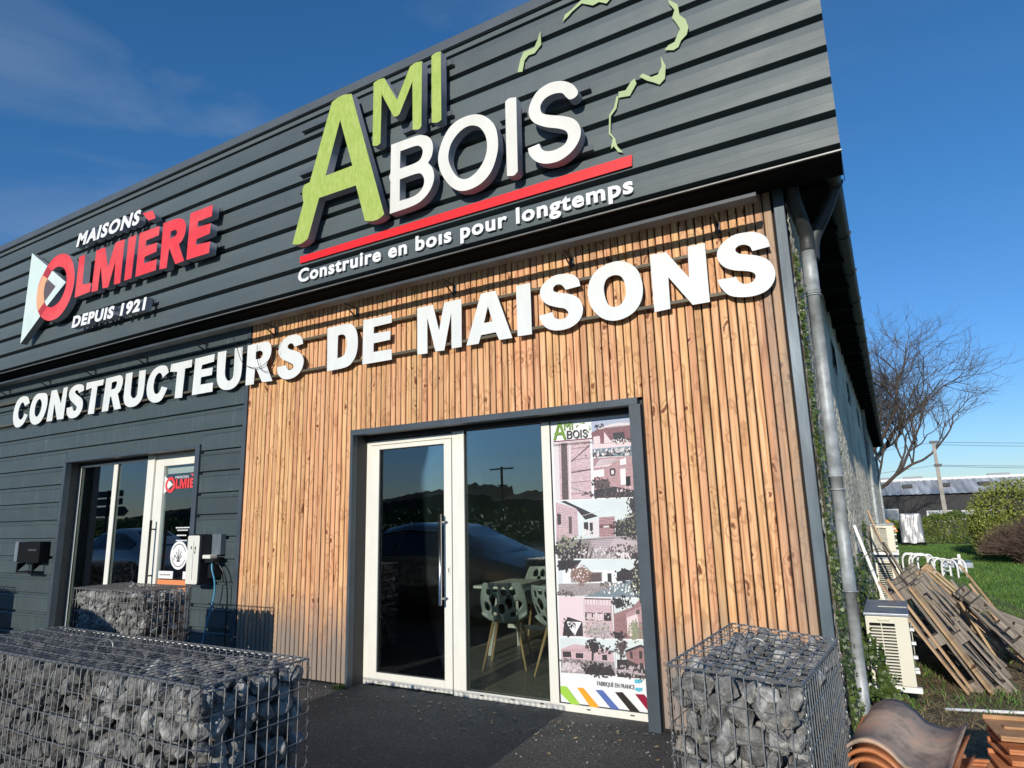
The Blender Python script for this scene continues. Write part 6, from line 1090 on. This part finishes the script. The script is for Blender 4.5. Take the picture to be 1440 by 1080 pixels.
for loc, rt, me, lb in spec:
    tag(link('roof_tile', me, None, None, loc=loc, rot=tuple(math.radians(a) for a in rt)), lb, 'roof tile', 'clay tiles piled at the corner')

# ------------------------------------------------------------------ lawn, straw, weeds
def blades(name, n, fn, h, wd, mat, seed, lean_=0.5):
    rg = np.random.default_rng(seed); P_ = fn(rg, n); n = len(P_)
    hh = h * rg.uniform(0.5, 1.3, n); a = rg.uniform(0, 6.283, n); d = np.stack([np.cos(a), np.sin(a), np.zeros(n)], 1) * wd
    ln = np.stack([rg.normal(0, lean_, n), rg.normal(0, lean_, n), np.ones(n)], 1); ln /= np.linalg.norm(ln, axis=1)[:, None]
    V = np.stack([P_ - d, P_ + d, P_ + ln * hh[:, None]], 1).reshape(-1, 3)
    me = bpy.data.meshes.new(name); me.vertices.add(3 * n); me.vertices.foreach_set('co', V.ravel()); me.loops.add(3 * n); me.loops.foreach_set('vertex_index', np.arange(3 * n)); me.polygons.add(n); me.polygons.foreach_set('loop_start', np.arange(n) * 3); me.polygons.foreach_set('loop_total', np.full(n, 3)); me.update(); me.validate()
    return link(name, me, mat)
def lawn(rg, n):
    y = 1.0 + 25 * rg.random(n) ** 1.5; x = 0.9 + (1.2 + 0.42 * (y + 4.7)) * rg.random(n); keep = ~((y < 6.5) & (x < 2.1 - 0.02 * y + rg.normal(0, .12, n))) & ~((y < 9) & (x < 1.25)); return np.stack([x, y, np.full(n, -0.02)], 1)[keep]
o = blades('grass', 230000, lawn, 0.045, 0.0035, 'grass', 3); o['kind'] = 'stuff'
o.data.materials[0] = MT['grass']
def lawn2(rg, n):
    y = 6 + 20 * rg.random(n); x = 0.2 + 9 * rg.random(n); return np.stack([x, y, np.full(n, -0.02)], 1)
o = blades('tall_grass', 60000, lawn2, 0.07, 0.006, 'grass', 4); o['kind'] = 'stuff'
def litter(rg, n):
    y = -2.4 + 9 * rg.random(n) ** 1.3; x = 0.2 + 2.0 * rg.random(n); keep = x < 2.1 - 0.06 * y; return np.stack([x, y, rg.uniform(-0.005, 0.02, n)], 1)[keep]
o = blades('straw_litter', 26000, litter, 0.09, 0.0022, 'strawblade', 5, 3.5); o['kind'] = 'stuff'
def weeds(rg, n):
    c = rg.integers(0, 6, n); cx = np.array([0.75, 1.05, 0.5, 1.5, 0.35, 1.25])[c]; cy = np.array([1.6, 1.75, 2.6, 2.1, 1.5, 3.6])[c]; return np.stack([cx + rg.normal(0, .12, n), cy + rg.normal(0, .2, n), np.zeros(n)], 1)
o = blades('weeds', 700, weeds, 0.08, 0.005, 'grass', 6, 0.8); o['kind'] = 'stuff'
def mossy(rg, n): return np.stack([-4.04 + rg.normal(0, 0.035, n) - 0.05, 0.0 + rg.normal(0, 0.02, n) - 0.05, np.zeros(n)], 1)
o = blades('weed_tuft', 150, mossy, 0.05, 0.006, 'ivy', 7, 1.2); tag(o, 'small green weed tuft at the foot of the left door jamb', 'weed')

# grit, leaves and chips on the forecourt
rg_ = random.Random(71); g = G()
for i in range(450):
    x = rg_.uniform(-5.5, 0.1); y = -abs(rg_.gauss(0, 0.35)) - 0.03 if i % 3 else rg_.uniform(-2.6, -0.05); s_ = rg_.uniform(0.003, 0.010); c = Vector((x, y, 0.003)); a = rg_.uniform(0, 6)
    g.add([c + Vector((s_ * math.cos(a + t), s_ * math.sin(a + t), 0)) for t in (0, 2.1, 4.2)] + [c + Vector((0, 0, s_ * 1.1))], [(0, 1, 3), (1, 2, 3), (2, 0, 3)])
o = g.out('loose_grit', 'stone'); o['kind'] = 'stuff'
g = G()
for i in range(70):
    x = rg_.uniform(-4.0, -0.9); y = -abs(rg_.gauss(0, 0.25)) - 0.04; s_ = rg_.uniform(0.012, 0.026); c = Vector((x, y, 0.006)); a = rg_.uniform(0, 6)
    g.add([c + Vector((s_ * r1 * math.cos(a + t), s_ * r1 * math.sin(a + t), rg_.uniform(0, .008))) for t, r1 in ((0, 1), (1.2, .5), (3.1, 1), (4.4, .5))], [(0, 1, 2, 3)])
o = g.out('dead_leaves', 'strawblade'); o['kind'] = 'stuff'

# ------------------------------------------------------------------ garden background
def blob_pts(r, n, c, rad, ysq=1.0, surf=0.75, lumps=9):
    L_ = [(Vector((r.gauss(0, 1), r.gauss(0, 1), r.gauss(0, 0.7) + 0.2)).normalized(), r.uniform(0.10, 0.34)) for _ in range(lumps)]
    out = []
    while len(out) < n:
        d = Vector((r.gauss(0, 1), r.gauss(0, 1), r.gauss(0, 1))).normalized(); k = 0.82 + sum(a * max(0, d.dot(v) - 0.55) * 1.6 for v, a in L_); q = r.random()
        rr = (surf + (1 - surf) * q) * k; p = Vector((c[0] + d.x * rad[0] * rr, c[1] + d.y * rad[1] * rr, c[2] + d.z * rad[2] * rr))
        if p.z > -0.02: out.append(p)
    return out
r = random.Random(21)
def shrub(label, c, rad, n, size, mat, seed, cat='shrub', kind='leaf', name='shrub', up=None):
    r = random.Random(seed); pts = blob_pts(r, n, c, rad); return plant(name, label, cat, pts, size, mat, seed, up, kind, stems=[([(c[0], c[1], 0), (c[0] + r.gauss(0, .1), c[1], c[2]), (c[0] + r.gauss(0, .3), c[1], c[2] + rad[2] * 0.6)], 0.03) for _ in range(4)])
shrub('golden green conifer shrub rising over the far end of the lawn', (3.55, 18.6, 0.7), (1.45, 1.3, 1.35), 16000, 0.036, 'thuja', 31, name='conifer_shrub')
shrub('large golden conifer shrub at the right edge, beyond the lawn', (5.3, 19.6, 0.7), (1.7, 1.4, 1.75), 14000, 0.038, 'thuja', 32, name='conifer_shrub')
# bare brown bush made of twigs
def twigbush(label, c, rad, n, seed):
    r = random.Random(seed); t = empty('bare_bush', label, 'bush', (c[0], c[1], 0)); g = G()
    for i in range(n):
        a = r.uniform(0, 6.283); k = r.random() ** 0.5; p = Vector((r.gauss(0, 0.12) * rad[0], r.gauss(0, 0.12) * rad[1], 0)); e = Vector((math.cos(a) * k * rad[0], math.sin(a) * k * rad[1], rad[2] * math.sqrt(max(0.05, 1 - k * k * 0.9)) * r.uniform(0.55, 1.0)))
        m_ = p.lerp(e, 0.5) + Vector((0, 0, 0.12 * rad[2])) + Vector([r.gauss(0, 0.05) for _ in range(3)])
        pts = [p, p.lerp(m_, 0.5) + Vector([r.gauss(0, 0.02) for _ in range(3)]), m_, e]; g.tube(pts, 0.004, 3, False, [0.007, 0.006, 0.004, 0.0025])
        for _ in range(7):
            q = m_.lerp(e, r.random()); g.tube([q, q + Vector((r.gauss(0, .1), r.gauss(0, .1), r.uniform(0, .16)))], 0.0025, 3, False)
    g.out('twigs', 'brownbush', t); return t
twigbush('bare brown bush spreading beside the lawn, in front of the conifer shrub', (3.45, 16.2, 0), (1.3, 1.0, 1.15), 1500, 41)
twigbush('low bare brown bush at the right edge of the lawn', (4.9, 15.6, 0), (1.3, 1.0, 1.35), 1100, 42)
def hedge_pts(r, x0, x1, y0, y1, h, n):
    out = []
    for i in range(n):
        x = r.uniform(x0, x1); f = r.random(); hh = h * (1 + 0.08 * math.sin(x * 3.1) + 0.05 * math.sin(x * 7.7))
        if f < 0.6: out.append((x, y0 + abs(r.gauss(0, 0.08)), r.uniform(0, hh)))
        else: out.append((x, r.uniform(y0, y1), hh + r.gauss(0, 0.05)))
    return out
r = random.Random(22)
plant('hedge', 'clipped dark green hedge right of the silver tarp', 'hedge', hedge_pts(r, 1.15, 6.5, 27.0, 28.0, 1.02, 15000), 0.05, 'hedge', 23, Vector((0, -0.7, 0.5)), 'leaf')
plant('hedge', 'short dark green hedge left of the silver tarp, by the building end', 'hedge', hedge_pts(r, -0.6, 0.75, 27.3, 28.2, 0.75, 3500), 0.05, 'hedge', 24, Vector((0, -0.7, 0.5)), 'leaf')
# silver tarp over something tall
def tarp():
    g = G(); n = 72; rows = 14; c = (0.98, 25.2); pts = []
    for j in range(rows + 1):
        v = j / rows; z = 0.10 + 1.08 * v
        for i in range(n):
            t = 2 * math.pi * i / n; sq = 1 / max(abs(math.cos(t)), abs(math.sin(t))) ** 0.75
            f = 1 + 0.05 * math.sin(7 * t + 4.2 * v + 1.5 * math.sin(3 * v)) * (1 - v * 0.7) + 0.03 * math.sin(13 * t - 6 * v) + 0.02 * math.sin(23 * t + 9 * v + 2 * math.sin(4 * v)) + 0.015 * math.sin(37 * t + 14 * v)
            pts.append((c[0] + 0.36 * sq * f * math.cos(t) * (1.03 - 0.07 * v), c[1] + 0.32 * sq * f * math.sin(t) * (1.03 - 0.07 * v), z + 0.02 * math.sin(5 * t)))
    g.v = pts
    for j in range(rows):
        for i in range(n): a = j * n + i; b = j * n + (i + 1) % n; g.f.append((a, b, b + n, a + n))
    g.f.append(tuple(range(rows * n, (rows + 1) * n))); return g
MT['silver'] = simple('silver_tarpaulin', (0.46, 0.47, 0.49), 0.42, 0.4, 0.1, 3, 1.0, 9)
TP = empty('covered_trailer', 'tall object wrapped in crinkled silver tarpaulin at the end of the lawn', 'tarp cover', (0.98, 25.2, 0)); o = tarp().out('tarpaulin', 'silver', TP, smooth=True); o.location = (-0.98, -25.2, 0)
o = box('base', 'black', TP, 0.6, 1.4, 24.95, 25.5, 0.0, 0.11); o.location = (-0.98, -25.2, 0)
# orange digger arm
DG = empty('mini_digger', 'orange digger arm showing between building end and silver tarp', 'digger', (0.3, 26.3, 0)); MT['digger'] = simple('orange_machine_paint', (0.72, 0.27, 0.04), 0.4)
g = G(); g.prism([(0.02, 0.92), (0.12, 1.0), (0.38, 0.78), (0.52, 0.48), (0.42, 0.46), (0.28, 0.68), (0.1, 0.86)], 26.2, 26.35, 'y'); o = g.out('arm', 'digger', DG); o.location = (-0.3, -26.3, 0)
g = G(); g.cbox(-0.7, 0.0, 26.1, 27, 0.35, 1.0, 0.05); o = g.out('body', 'digger', DG); o.location = (-0.3, -26.3, 0); g = G(); g.cbox(-0.8, 0.2, 26.0, 27.0, 0, 0.34, 0.08); o = g.out('track', 'black', DG); o.location = (-0.3, -26.3, 0); g = G(); g.cbox(-0.6, -0.05, 26.2, 26.9, 1.005, 1.35, 0.05); o = g.out('cab', 'black', DG); o.location = (-0.3, -26.3, 0)
# white tubular hoops on the lawn
for k, (x, y, rz, w_, h) in enumerate(((0.88, 12.9, 0.15, 0.38, 0.40), (0.97, 13.5, 0.35, 0.34, 0.38), (1.22, 12.4, 0.3, 0.30, 0.36), (1.34, 12.1, -0.5, 0.30, 0.36), (0.66, 13.6, 0.0, 0.30, 0.38))):
    g = G(); 
    for dy in (0.0, 0.35): g.tube(bez([(-w_ / 2, dy, 0), (-w_ / 2, dy, h * 0.7), (-w_ * 0.3, dy, h), (0, dy, h * 1.03), (w_ * 0.3, dy, h), (w_ / 2, dy, h * 0.7), (w_ / 2, dy, 0)], 4), 0.02, 7)
    g.tube([(-w_ / 2, 0, h * 0.35), (-w_ / 2, 0.35, h * 0.35)], 0.015, 6); g.tube([(w_ / 2, 0, h * 0.35), (w_ / 2, 0.35, h * 0.35)], 0.015, 6)
    o = g.out('tube_hoop', 'pvc', smooth=True); o.location = (x, y, -0.02); o.rotation_euler = (0, 0, rz); tag(o, ['white arched tube frame nearest the building side', 'white arched tube frame in the middle of the row', 'white arched tube frame second from the right', 'rightmost white arched tube frame on the lawn', 'partly hidden white arched tube frame beside the wall units'][k], 'tube frame', 'white arched tube frames on the lawn')
o = box('sheet_metal_scrap', 'acgrey', None, 1.3, 1.95, 14.6, 15.3, 0.0, 0.12); tag(o, 'grey metal scrap lying behind the white tube frames', 'scrap')
o = box('fence_stake', 'pvc', None, 1.62, 1.68, 13.9, 13.94, -0.02, 0.36); tag(o, 'short white stake standing right of the tube frames', 'stake')

# far industrial building
FB = empty('warehouse', 'long low warehouse with corrugated grey roof and black ribbed walls beyond the hedge', 'building', (8, 62, 0)); fo = (-8, -62, 0)
MT['froof'] = simple('pale_fibre_cement', (0.60, 0.60, 0.58), 0.8, 0, 0.4, 1.6, stretch=(2.6, 0.12, 0.2), col2=(0.42, 0.42, 0.41)); MT['fwall'] = simple('black_ribbed_cladding', (0.022, 0.023, 0.026), 0.6); MT['fwhite'] = simple('white_shed_wall', (0.7, 0.7, 0.68), 0.7); MT['fpane'] = simple('far_window_pane', (0.30, 0.33, 0.34), 0.2)
g = G(); n = 150; k0 = 0
for i in range(n + 1):
    x = -6 + 40 * i / n; dz = 0.045 * (i % 2); g.v += [(x, 59.8, 2.36 + dz), (x, 67.5, 3.72 + dz)]
for i in range(n): g.f.append((2 * i, 2 * i + 2, 2 * i + 3, 2 * i + 1))
o = g.out('roof', 'froof', FB); o.location = fo
rf = o
for x in (1.4, 4.2, 7.0, 10.6, 14, 18): q = box('roof_light', 'fwall', rf, x, x + 0.75, 63.0, 64.6, 3.02, 3.32)
for x in (-0.9, 1.6, 8.2, 11.5, 15): q = box('ridge_vent', 'fpane', rf, x, x + 1.6, 67.6, 68.6, 3.8, 4.15)
g = G(); nb = 300; pr = []
for i in range(nb): x = -6 + 40 * i / nb; pr += [(x, 60.2), (x + 0.07, 60.2), (x + 0.085, 60.12), (x + 0.118, 60.12)]
g.extr([(a, b) for a, b in pr], -2.5, 2.40, 'z'); o = g.out('wall', 'fwall', FB); o.location = fo
o = box('gable_shed_wall', 'fwhite', FB, -6, 34, 67.55, 75, -2.5, 3.95); o.location = fo
for (x0, x1, z0, z1) in ((-0.4, 0.75, 0.0, 1.15), (2.9, 3.7, 0.2, 0.95), (3.8, 4.6, 0.2, 0.95), (5.3, 8.1, 0.35, 0.92), (10.6, 13.2, 0.2, 0.95)):
    f = box('window', 'fwhite', FB, x0 - 0.08, x1 + 0.08, 60.02, 60.1, z0 - 0.08, z1 + 0.08); f.location = fo; nn = max(1, round((x1 - x0) / 0.9))
    for i in range(nn): a = x0 + (x1 - x0) * i / nn; box('pane', 'fpane', f, a + 0.04, x0 + (x1 - x0) * (i + 1) / nn - 0.04, 59.99, 60.015, z0, z1)
for k, (x, c) in enumerate(((7.3, 'fwhite'), (2.2, 'acgrey'))):
    o = G().cbox(x, x + 1.7, 55, 58.5, -2.2, -1.2, 0.2).out('parked_van', c); tag(o, ('white vehicle roof' if k == 0 else 'grey vehicle roof') + ' beyond the hedge before the warehouse', 'vehicle')
# utility pole and lines
UP = empty('utility_pole', 'leaning concrete utility pole behind the hedge carrying thin lines', 'pole', (2.55, 32, 0)); MT['concrete'] = simple('pole_concrete', (0.36, 0.33, 0.29), 0.9, 0, 0.2, 4)
g = G(); g.prism([(-0.10, 0), (0.10, 0), (0.0, 4.42), (-0.12, 4.42)], -0.08, 0.08, 'y'); o = g.out('pole_shaft', 'concrete', UP); o.rotation_euler = (0, 0, 0)
o = box('crosshead', 'bracket', UP, -0.22, 0.12, -0.09, 0.09, 4.35, 4.47); o = box('pole_clamp', 'bracket', UP, -0.16, 0.14, -0.1, 0.1, 3.25, 3.38)
g = G()
for (z, ze, s) in ((4.42, 4.3, 1), (4.30, 4.1, 1), (3.33, 3.4, 1), (3.28, 3.2, 1), (3.33, 2.9, -1), (4.4, 3.9, -1)):
    g.tube([(2.5 + s * 14 * t, 32 + 2 * t, z + (ze - z) * t - 0.35 * math.sin(math.pi * t)) for t in [i / 12 for i in range(13)]], 0.010, 3, False)
tag(g.out('power_lines', 'ink'), 'thin dark power lines running from the leaning pole', 'power lines')

# bare tree beyond the building
def bare_tree(label, base, h, seed, name='bare_tree', spread=1.0, depth=6, r0=0.2, aim=(0.25, 0, 1)):
    r = random.Random(seed); t = empty(name, label, 'tree', base); g = G(); tw = G(); nseg = [0]
    def grow(p, d, ln, rad, lv):
        pts = [p]; n = 5; dd = d.copy()
        for i in range(n):
            dd = (dd + Vector((r.gauss(0, .16), r.gauss(0, .16), r.gauss(0.03 if lv > 1 else 0.0, .12)))).normalized()
            if lv > 0 and pts[-1].z < 0.34 * h: dd.z = abs(dd.z) + 0.15; dd.normalize()
            pts.append(pts[-1] + dd * ln / n)
        tgt = g if lv < 4 else tw
        tgt.tube(pts, rad, 7 if lv < 2 else (5 if lv < 4 else 3), False, [rad * (1 - 0.42 * i / n) for i in range(n + 1)])
        if lv >= depth: return
        k = 4 if lv < 2 else (4 if lv < 4 else 3)
        for i in range(k):
            f = r.uniform(0.35, 1.0) if i else 1.0; q = pts[min(n, int(f * n))]; ax = Vector((r.gauss(0, 1), r.gauss(0, 1), r.gauss(0, 1))).normalized()
            nd = (dd + ax * r.uniform(0.5, 1.05) * spread).normalized(); nd.z = nd.z * 0.75 + 0.12; nd.normalize()
            grow(q, nd, ln * r.uniform(0.62, 0.82), rad * r.uniform(0.52, 0.65), lv + 1)
    grow(Vector((0, 0, 0)), Vector(aim).normalized(), h * 0.27, r0, 0)
    o = g.out('trunk', 'bark', t, smooth=True); o = tw.out('crown', 'twig', t); return t
bare_tree('wide bare tree reaching out behind the far end of the building', (-1.7, 35, 0), 17.0, 77, depth=7, r0=0.20, aim=(0.10, 0, 1), spread=1.0)
bare_tree('small bare tree behind the warehouse roof at right', (13.5, 62, -1), 6, 79, depth=5, r0=0.1)

# ------------------------------------------------------------------ behind the photographer (seen only in the glass)
def car(label, loc, rz, paint, mat):
    MT[mat] = simple(mat, paint, 0.25, 0.5, coat=1.0)
    c = empty('parked_car', label, 'car', loc, rz, 'cars parked on the forecourt')
    # stations along x: (x, half width at sill, half width at belt, belt z, roof z, roof half width, floor z)
    st = [(-2.20, .62, .66, .62, .62, .62, .36), (-2.10, .78, .82, .78, .79, .70, .22), (-1.6, .86, .88, .88, .92, .66, .18), (-1.15, .89, .90, .92, 1.16, .58, .17), (-.55, .90, .91, .93, 1.39, .56, .16), (0.1, .90, .91, .92, 1.43, .57, .16), (.6, .90, .91, .91, 1.36, .57, .16), (1.05, .89, .90, .90, 1.05, .62, .16), (1.35, .88, .89, .88, .92, .68, .17), (1.9, .84, .86, .76, .78, .68, .20), (2.15, .72, .76, .62, .62, .60, .30), (2.24, .60, .62, .5, .5, .5, .38)]
    g = G(); n = 12; win = G()
    for (x, ws, wb, bz, rz_, rw, fz) in st:
        ring = [(ws * .9, fz), (ws, fz + .12), (wb + .01, (fz + bz) / 2), (wb, bz), (rw + .03, max(bz + .002, rz_ - .07)), (rw * .75, rz_)]
        g.v += [(x, a, z) for a, z in ring] + [(x, -a, z) for a, z in reversed(ring)]
    for i in range(len(st) - 1):
        for j in range(n): a = i * n + j; b = i * n + (j + 1) % n; g.f.append((a, b, b + n, a + n))
    g.f.append(tuple(range(n))); g.f.append(tuple((len(st) - 1) * n + j for j in reversed(range(n))))
    me = mesh('body', g.v, g.f, True); fix_normals(me); o = link('body', me, mat, c)
    me.polygons.foreach_set('use_smooth', [True] * len(me.polygons))
    # side glass
    for s in (1, -1):
        def sg(x, f):
            for i in range(len(st) - 1):
                if st[i][0] <= x <= st[i + 1][0]:
                    t = (x - st[i][0]) / (st[i + 1][0] - st[i][0]); q = [st[i][k] * (1 - t) + st[i + 1][k] * t for k in range(7)]; return (x, s * ((q[2] * (1 - f) + (q[5] + .03) * f) + .014), q[3] * (1 - f) + (q[4] - .07) * f)
        for (xa, xb) in ((-1.22, -.60), (-.56, .12), (.17, 1.0)):
            gg = G(); N_ = 6; gg.v = [sg(xa + (xb - xa) * i / N_, f) for i in range(N_ + 1) for f in (.10, .86)]; gg.f = [(2 * i, 2 * i + 2, 2 * i + 3, 2 * i + 1) for i in range(N_)]; gg.out('side_window', 'carglass', c)
        gg = G(); gg.tube([sg(-1.22 + 2.25 * i / 16, .93) for i in range(17)], 0.010, 4); gg.tube([sg(-1.22 + 2.25 * i / 16, .05) for i in range(17)], 0.008, 4); gg.out('window_trim', 'steel', c)
        for x in (-1.42, 1.38):
            w_ = G(); w_.tube([(x, s * .74, .32), (x, s * .91, .32)], .32, 24); wo = w_.out('wheel', 'charger', c, smooth=False); w2 = G(); w2.tube([(x, s * .905, .32), (x, s * .925, .32)], .21, 18); w2.out('rim', 'steel', wo)
        gg = G(); gg.cbox(.75, .95, s * 1.02 - .09, s * 1.02 + .09, .93, 1.05, .03); gg.out('wing_mirror', mat, c)
        gg = G(); gg.cbox(-2.13, -1.95, s * .62 - .16, s * .62 + .16, .66, .78, .03); gg.out('tail_light', 'redbar', c); gg = G(); gg.cbox(1.98, 2.14, s * .6 - .14, s * .6 + .14, .58, .68, .03); gg.out('headlight', 'pvc', c)
    for (xa, za, xb, zb, w0, w1) in ((1.28, .96, .66, 1.345, .50, .41), (-1.50, .97, -.72, 1.345, .47, .40)):
        gg = G(); dz = .008; gg.add([(xa, -w0, za + dz), (xa, w0, za + dz), (xb, w1, zb + dz), (xb, -w1, zb + dz)], [(0, 1, 2, 3)]); gg.out('windscreen', 'carglass', c)
    return c
MT['carglass'] = simple('dark_car_glass', (0.01, 0.012, 0.014), 0.06, coat=1)
car('dark grey saloon car parked behind the front gabion, out of frame left', (-6.12, -3.75, 0), math.pi, (0.10, 0.105, 0.11), 'dark_grey_car_paint')
car('silver hatchback parked further along the forecourt, out of frame left', (-17.2, -5.3, 0), math.pi, (0.55, 0.56, 0.57), 'silver_car_paint')
SG = empty('direction_sign', 'post with three arrow shaped direction boards beyond the car park', 'sign', (-23.6, -8.0, 0))
for k, (z, x0, x1, d) in enumerate(((2.62, -1.6, 0.8, -1), (2.34, -1.2, 0.8, -1), (2.0, -1.0, 1.2, 1))):
    h = .11 if k < 2 else .16; e = .25; pr = [(x0 + (e if d < 0 else 0), z - h), (x1 - (e if d > 0 else 0), z - h)] + ([(x1, z)] if d > 0 else []) + [(x1 - (e if d > 0 else 0), z + h), (x0 + (e if d < 0 else 0), z + h)] + ([(x0, z)] if d < 0 else [])
    G().prism(pr, -.02, .02, 'y').out('arrow_board', 'anthdark', SG)
g = G(); g.tube([(0, .05, 0), (0, .05, 2.75)], .05, 8); g.out('post', 'anthdark', SG)
PP = empty('utility_pole', 'tall utility pole with crossarms across the road, reflected in the middle pane', 'pole', (-38, -59.6, 0))
g = G(); g.tube([(0, 0, 0), (0, 0, 7.0)], .14, 8); g.out('pole_shaft', 'bark', PP); box('crossarm', 'bark', PP, -1.5, 1.5, -.1, .1, 6.7, 6.85); box('crossarm', 'bark', PP, -.6, .6, -.1, .1, 4.9, 5.02)
def treeline():
    g = G(); n = 900; r = random.Random(61)
    for i in range(n):
        x = -420 + 620 * i / n; h = 7.5 + 5 * noise.noise(Vector((x * 0.012, 3, 0))) + 2.2 * noise.noise(Vector((x * 0.06, 7, 0))) + 1.2 * noise.noise(Vector((x * 0.4, 1, 0))); h = max(2, h + (3.5 if -200 < x < -120 else 0))
        g.v += [(x, -185, -1), (x, -190, h * 0.7), (x, -205, h)]
    for i in range(n - 1):
        for j in range(2): a = 3 * i + j; g.f.append((a, a + 1, a + 4, a + 3))
    return g
MT['woods'] = simple('winter_wood', (0.050, 0.052, 0.030), 0.95, 0, 0.5, 0.4, 0, col2=(0.075, 0.055, 0.035))
o = treeline().out('far_woods', 'woods'); o['kind'] = 'stuff'
r = random.Random(9); plant('hedge', 'roadside hedge across the forecourt behind the photographer', 'hedge', [(r.uniform(-70, 20), -30 + r.gauss(0, .6), min(abs(r.gauss(0, 1.1)), 1.9 + r.gauss(0, .12))) for _ in range(14000)], 0.22, 'hedge', 25, Vector((0, 0.5, 0.6)), 'leaf')

# ------------------------------------------------------------------ office furniture seen through the glass
def chair(label, loc, rz):
    c = empty('shell_chair', label, 'chair', loc, rz, 'pierced shell chairs at the office table')
    nu, nv = 26, 30; V = []
    for j in range(nv + 1):
        v = j / nv
        for i in range(nu + 1):
            u = i / nu * 2 - 1
            if v < .42: t = v / .42; y = -.20 + .40 * t; z = .45 - .015 * math.sin(math.pi * t); wd = .215 + .02 * t; z += .07 * abs(u) ** 2.5 * (0.3 + t); xx = u * wd
            else: t = (v - .42) / .58; y = .20 + .09 * t + .05 * math.sin(t * 1.57) - .10 * u * u * (1 - .3 * t); z = .45 + .02 + .38 * t + .06 * u * u * (1 - t); wd = .235 + .015 * math.sin(t * 3) - .05 * t * t; xx = u * wd
            V.append((xx, y, z))
    holes = [(-.62, .62, .13, .07), (-.3, .70, .12, .10), (.05, .60, .13, .08), (.38, .72, .13, .09), (.68, .60, .11, .06), (-.1, .86, .14, .06), (.28, .90, .13, .05), (-.5, .86, .12, .06), (.62, .86, .1, .055), (-.4, .50, .12, .045), (.35, .50, .14, .04)]
    F = []
    for j in range(nv):
        for i in range(nu):
            u = (i + .5) / nu * 2 - 1; v = (j + .5) / nv
            if any(((u - a) / c_) ** 2 + ((v - b) / d) ** 2 < 1 for a, b, c_, d in holes): continue
            a = j * (nu + 1) + i; F.append((a, a + 1, a + nu + 2, a + nu + 1))
    me = mesh('seat_shell', V, F, True); b = bmesh.new(); b.from_mesh(me); bmesh.ops.delete(b, geom=[v for v in b.verts if not v.link_faces], context='VERTS')
    for _ in range(2): bmesh.ops.smooth_vert(b, verts=b.verts, factor=.5, use_axis_x=True, use_axis_y=True, use_axis_z=True)
    bmesh.ops.solidify(b, geom=b.faces, thickness=.01); b.to_mesh(me); b.free(); me.polygons.foreach_set('use_smooth', [True] * len(me.polygons)); link('seat_shell', me, 'chair', c)
    for sx in (-1, 1):
        for sy in (-1, 1): G().tube([(sx * .12, sy * .12, .45), (sx * .22, sy * .23, .0)], .014, 8, True, [.017, .010]).out('leg', 'beech', c, smooth=True)
    return c
chair('teal pierced shell chair with its back to the glass, left of the next chair', (-3.13, 1.35, 0.002), math.pi + 0.35)
chair('teal pierced shell chair partly hidden by the frame left of the poster', (-2.42, 1.25, 0.002), math.pi - 0.15)
chair('pierced shell chair on the far side of the office table', (-3.5, 2.75, 0.002), 0.2)
T_ = empty('office_table', 'white office table with white splayed legs behind the glass', 'table', (-2.95, 2.0, 0.002)); box('table_top', 'whitepure', T_, -.75, .9, -.42, .42, .715, .745, .006)
for sx in (-.55, .7):
    for sy in (-.32, .32): G().tube([(sx, sy * .6, .714), (sx + (.06 if sx > 0 else -.06), sy, 0)], .022, 6).out('leg', 'whitepure', T_)
box('stretcher', 'whitepure', T_, -.55, .7, -.02, .02, .25, .29)
CB = empty('cabinet', 'low brown cabinet against the office wall', 'cabinet', (-4.55, 2.0, 0.002)); box('cabinet_body', 'cabinet', CB, -.25, .2, -.35, .45, .0, .62, .004); box('cabinet_door', 'cabinet', CB, .201, .212, -.33, .04, .03, .60, .003); box('cabinet_door', 'cabinet', CB, .201, .212, .06, .43, .03, .60, .003)
wb = box('whiteboard_frame', 'black', None, -4.25, -3.3, 5.385, 5.398, .5, 1.25); tag(wb, 'dark outlined panel low on the office back wall', 'panel'); wi = box('panel_face', 'interior_wall', wb, -4.22, -3.33, 5.38, 5.3845, .53, 1.22)
for s in range(2): pass
print('objects', len(bpy.data.objects), 'tris approx', sum(len(o.data.polygons) for o in bpy.data.objects if o.type == 'MESH'))
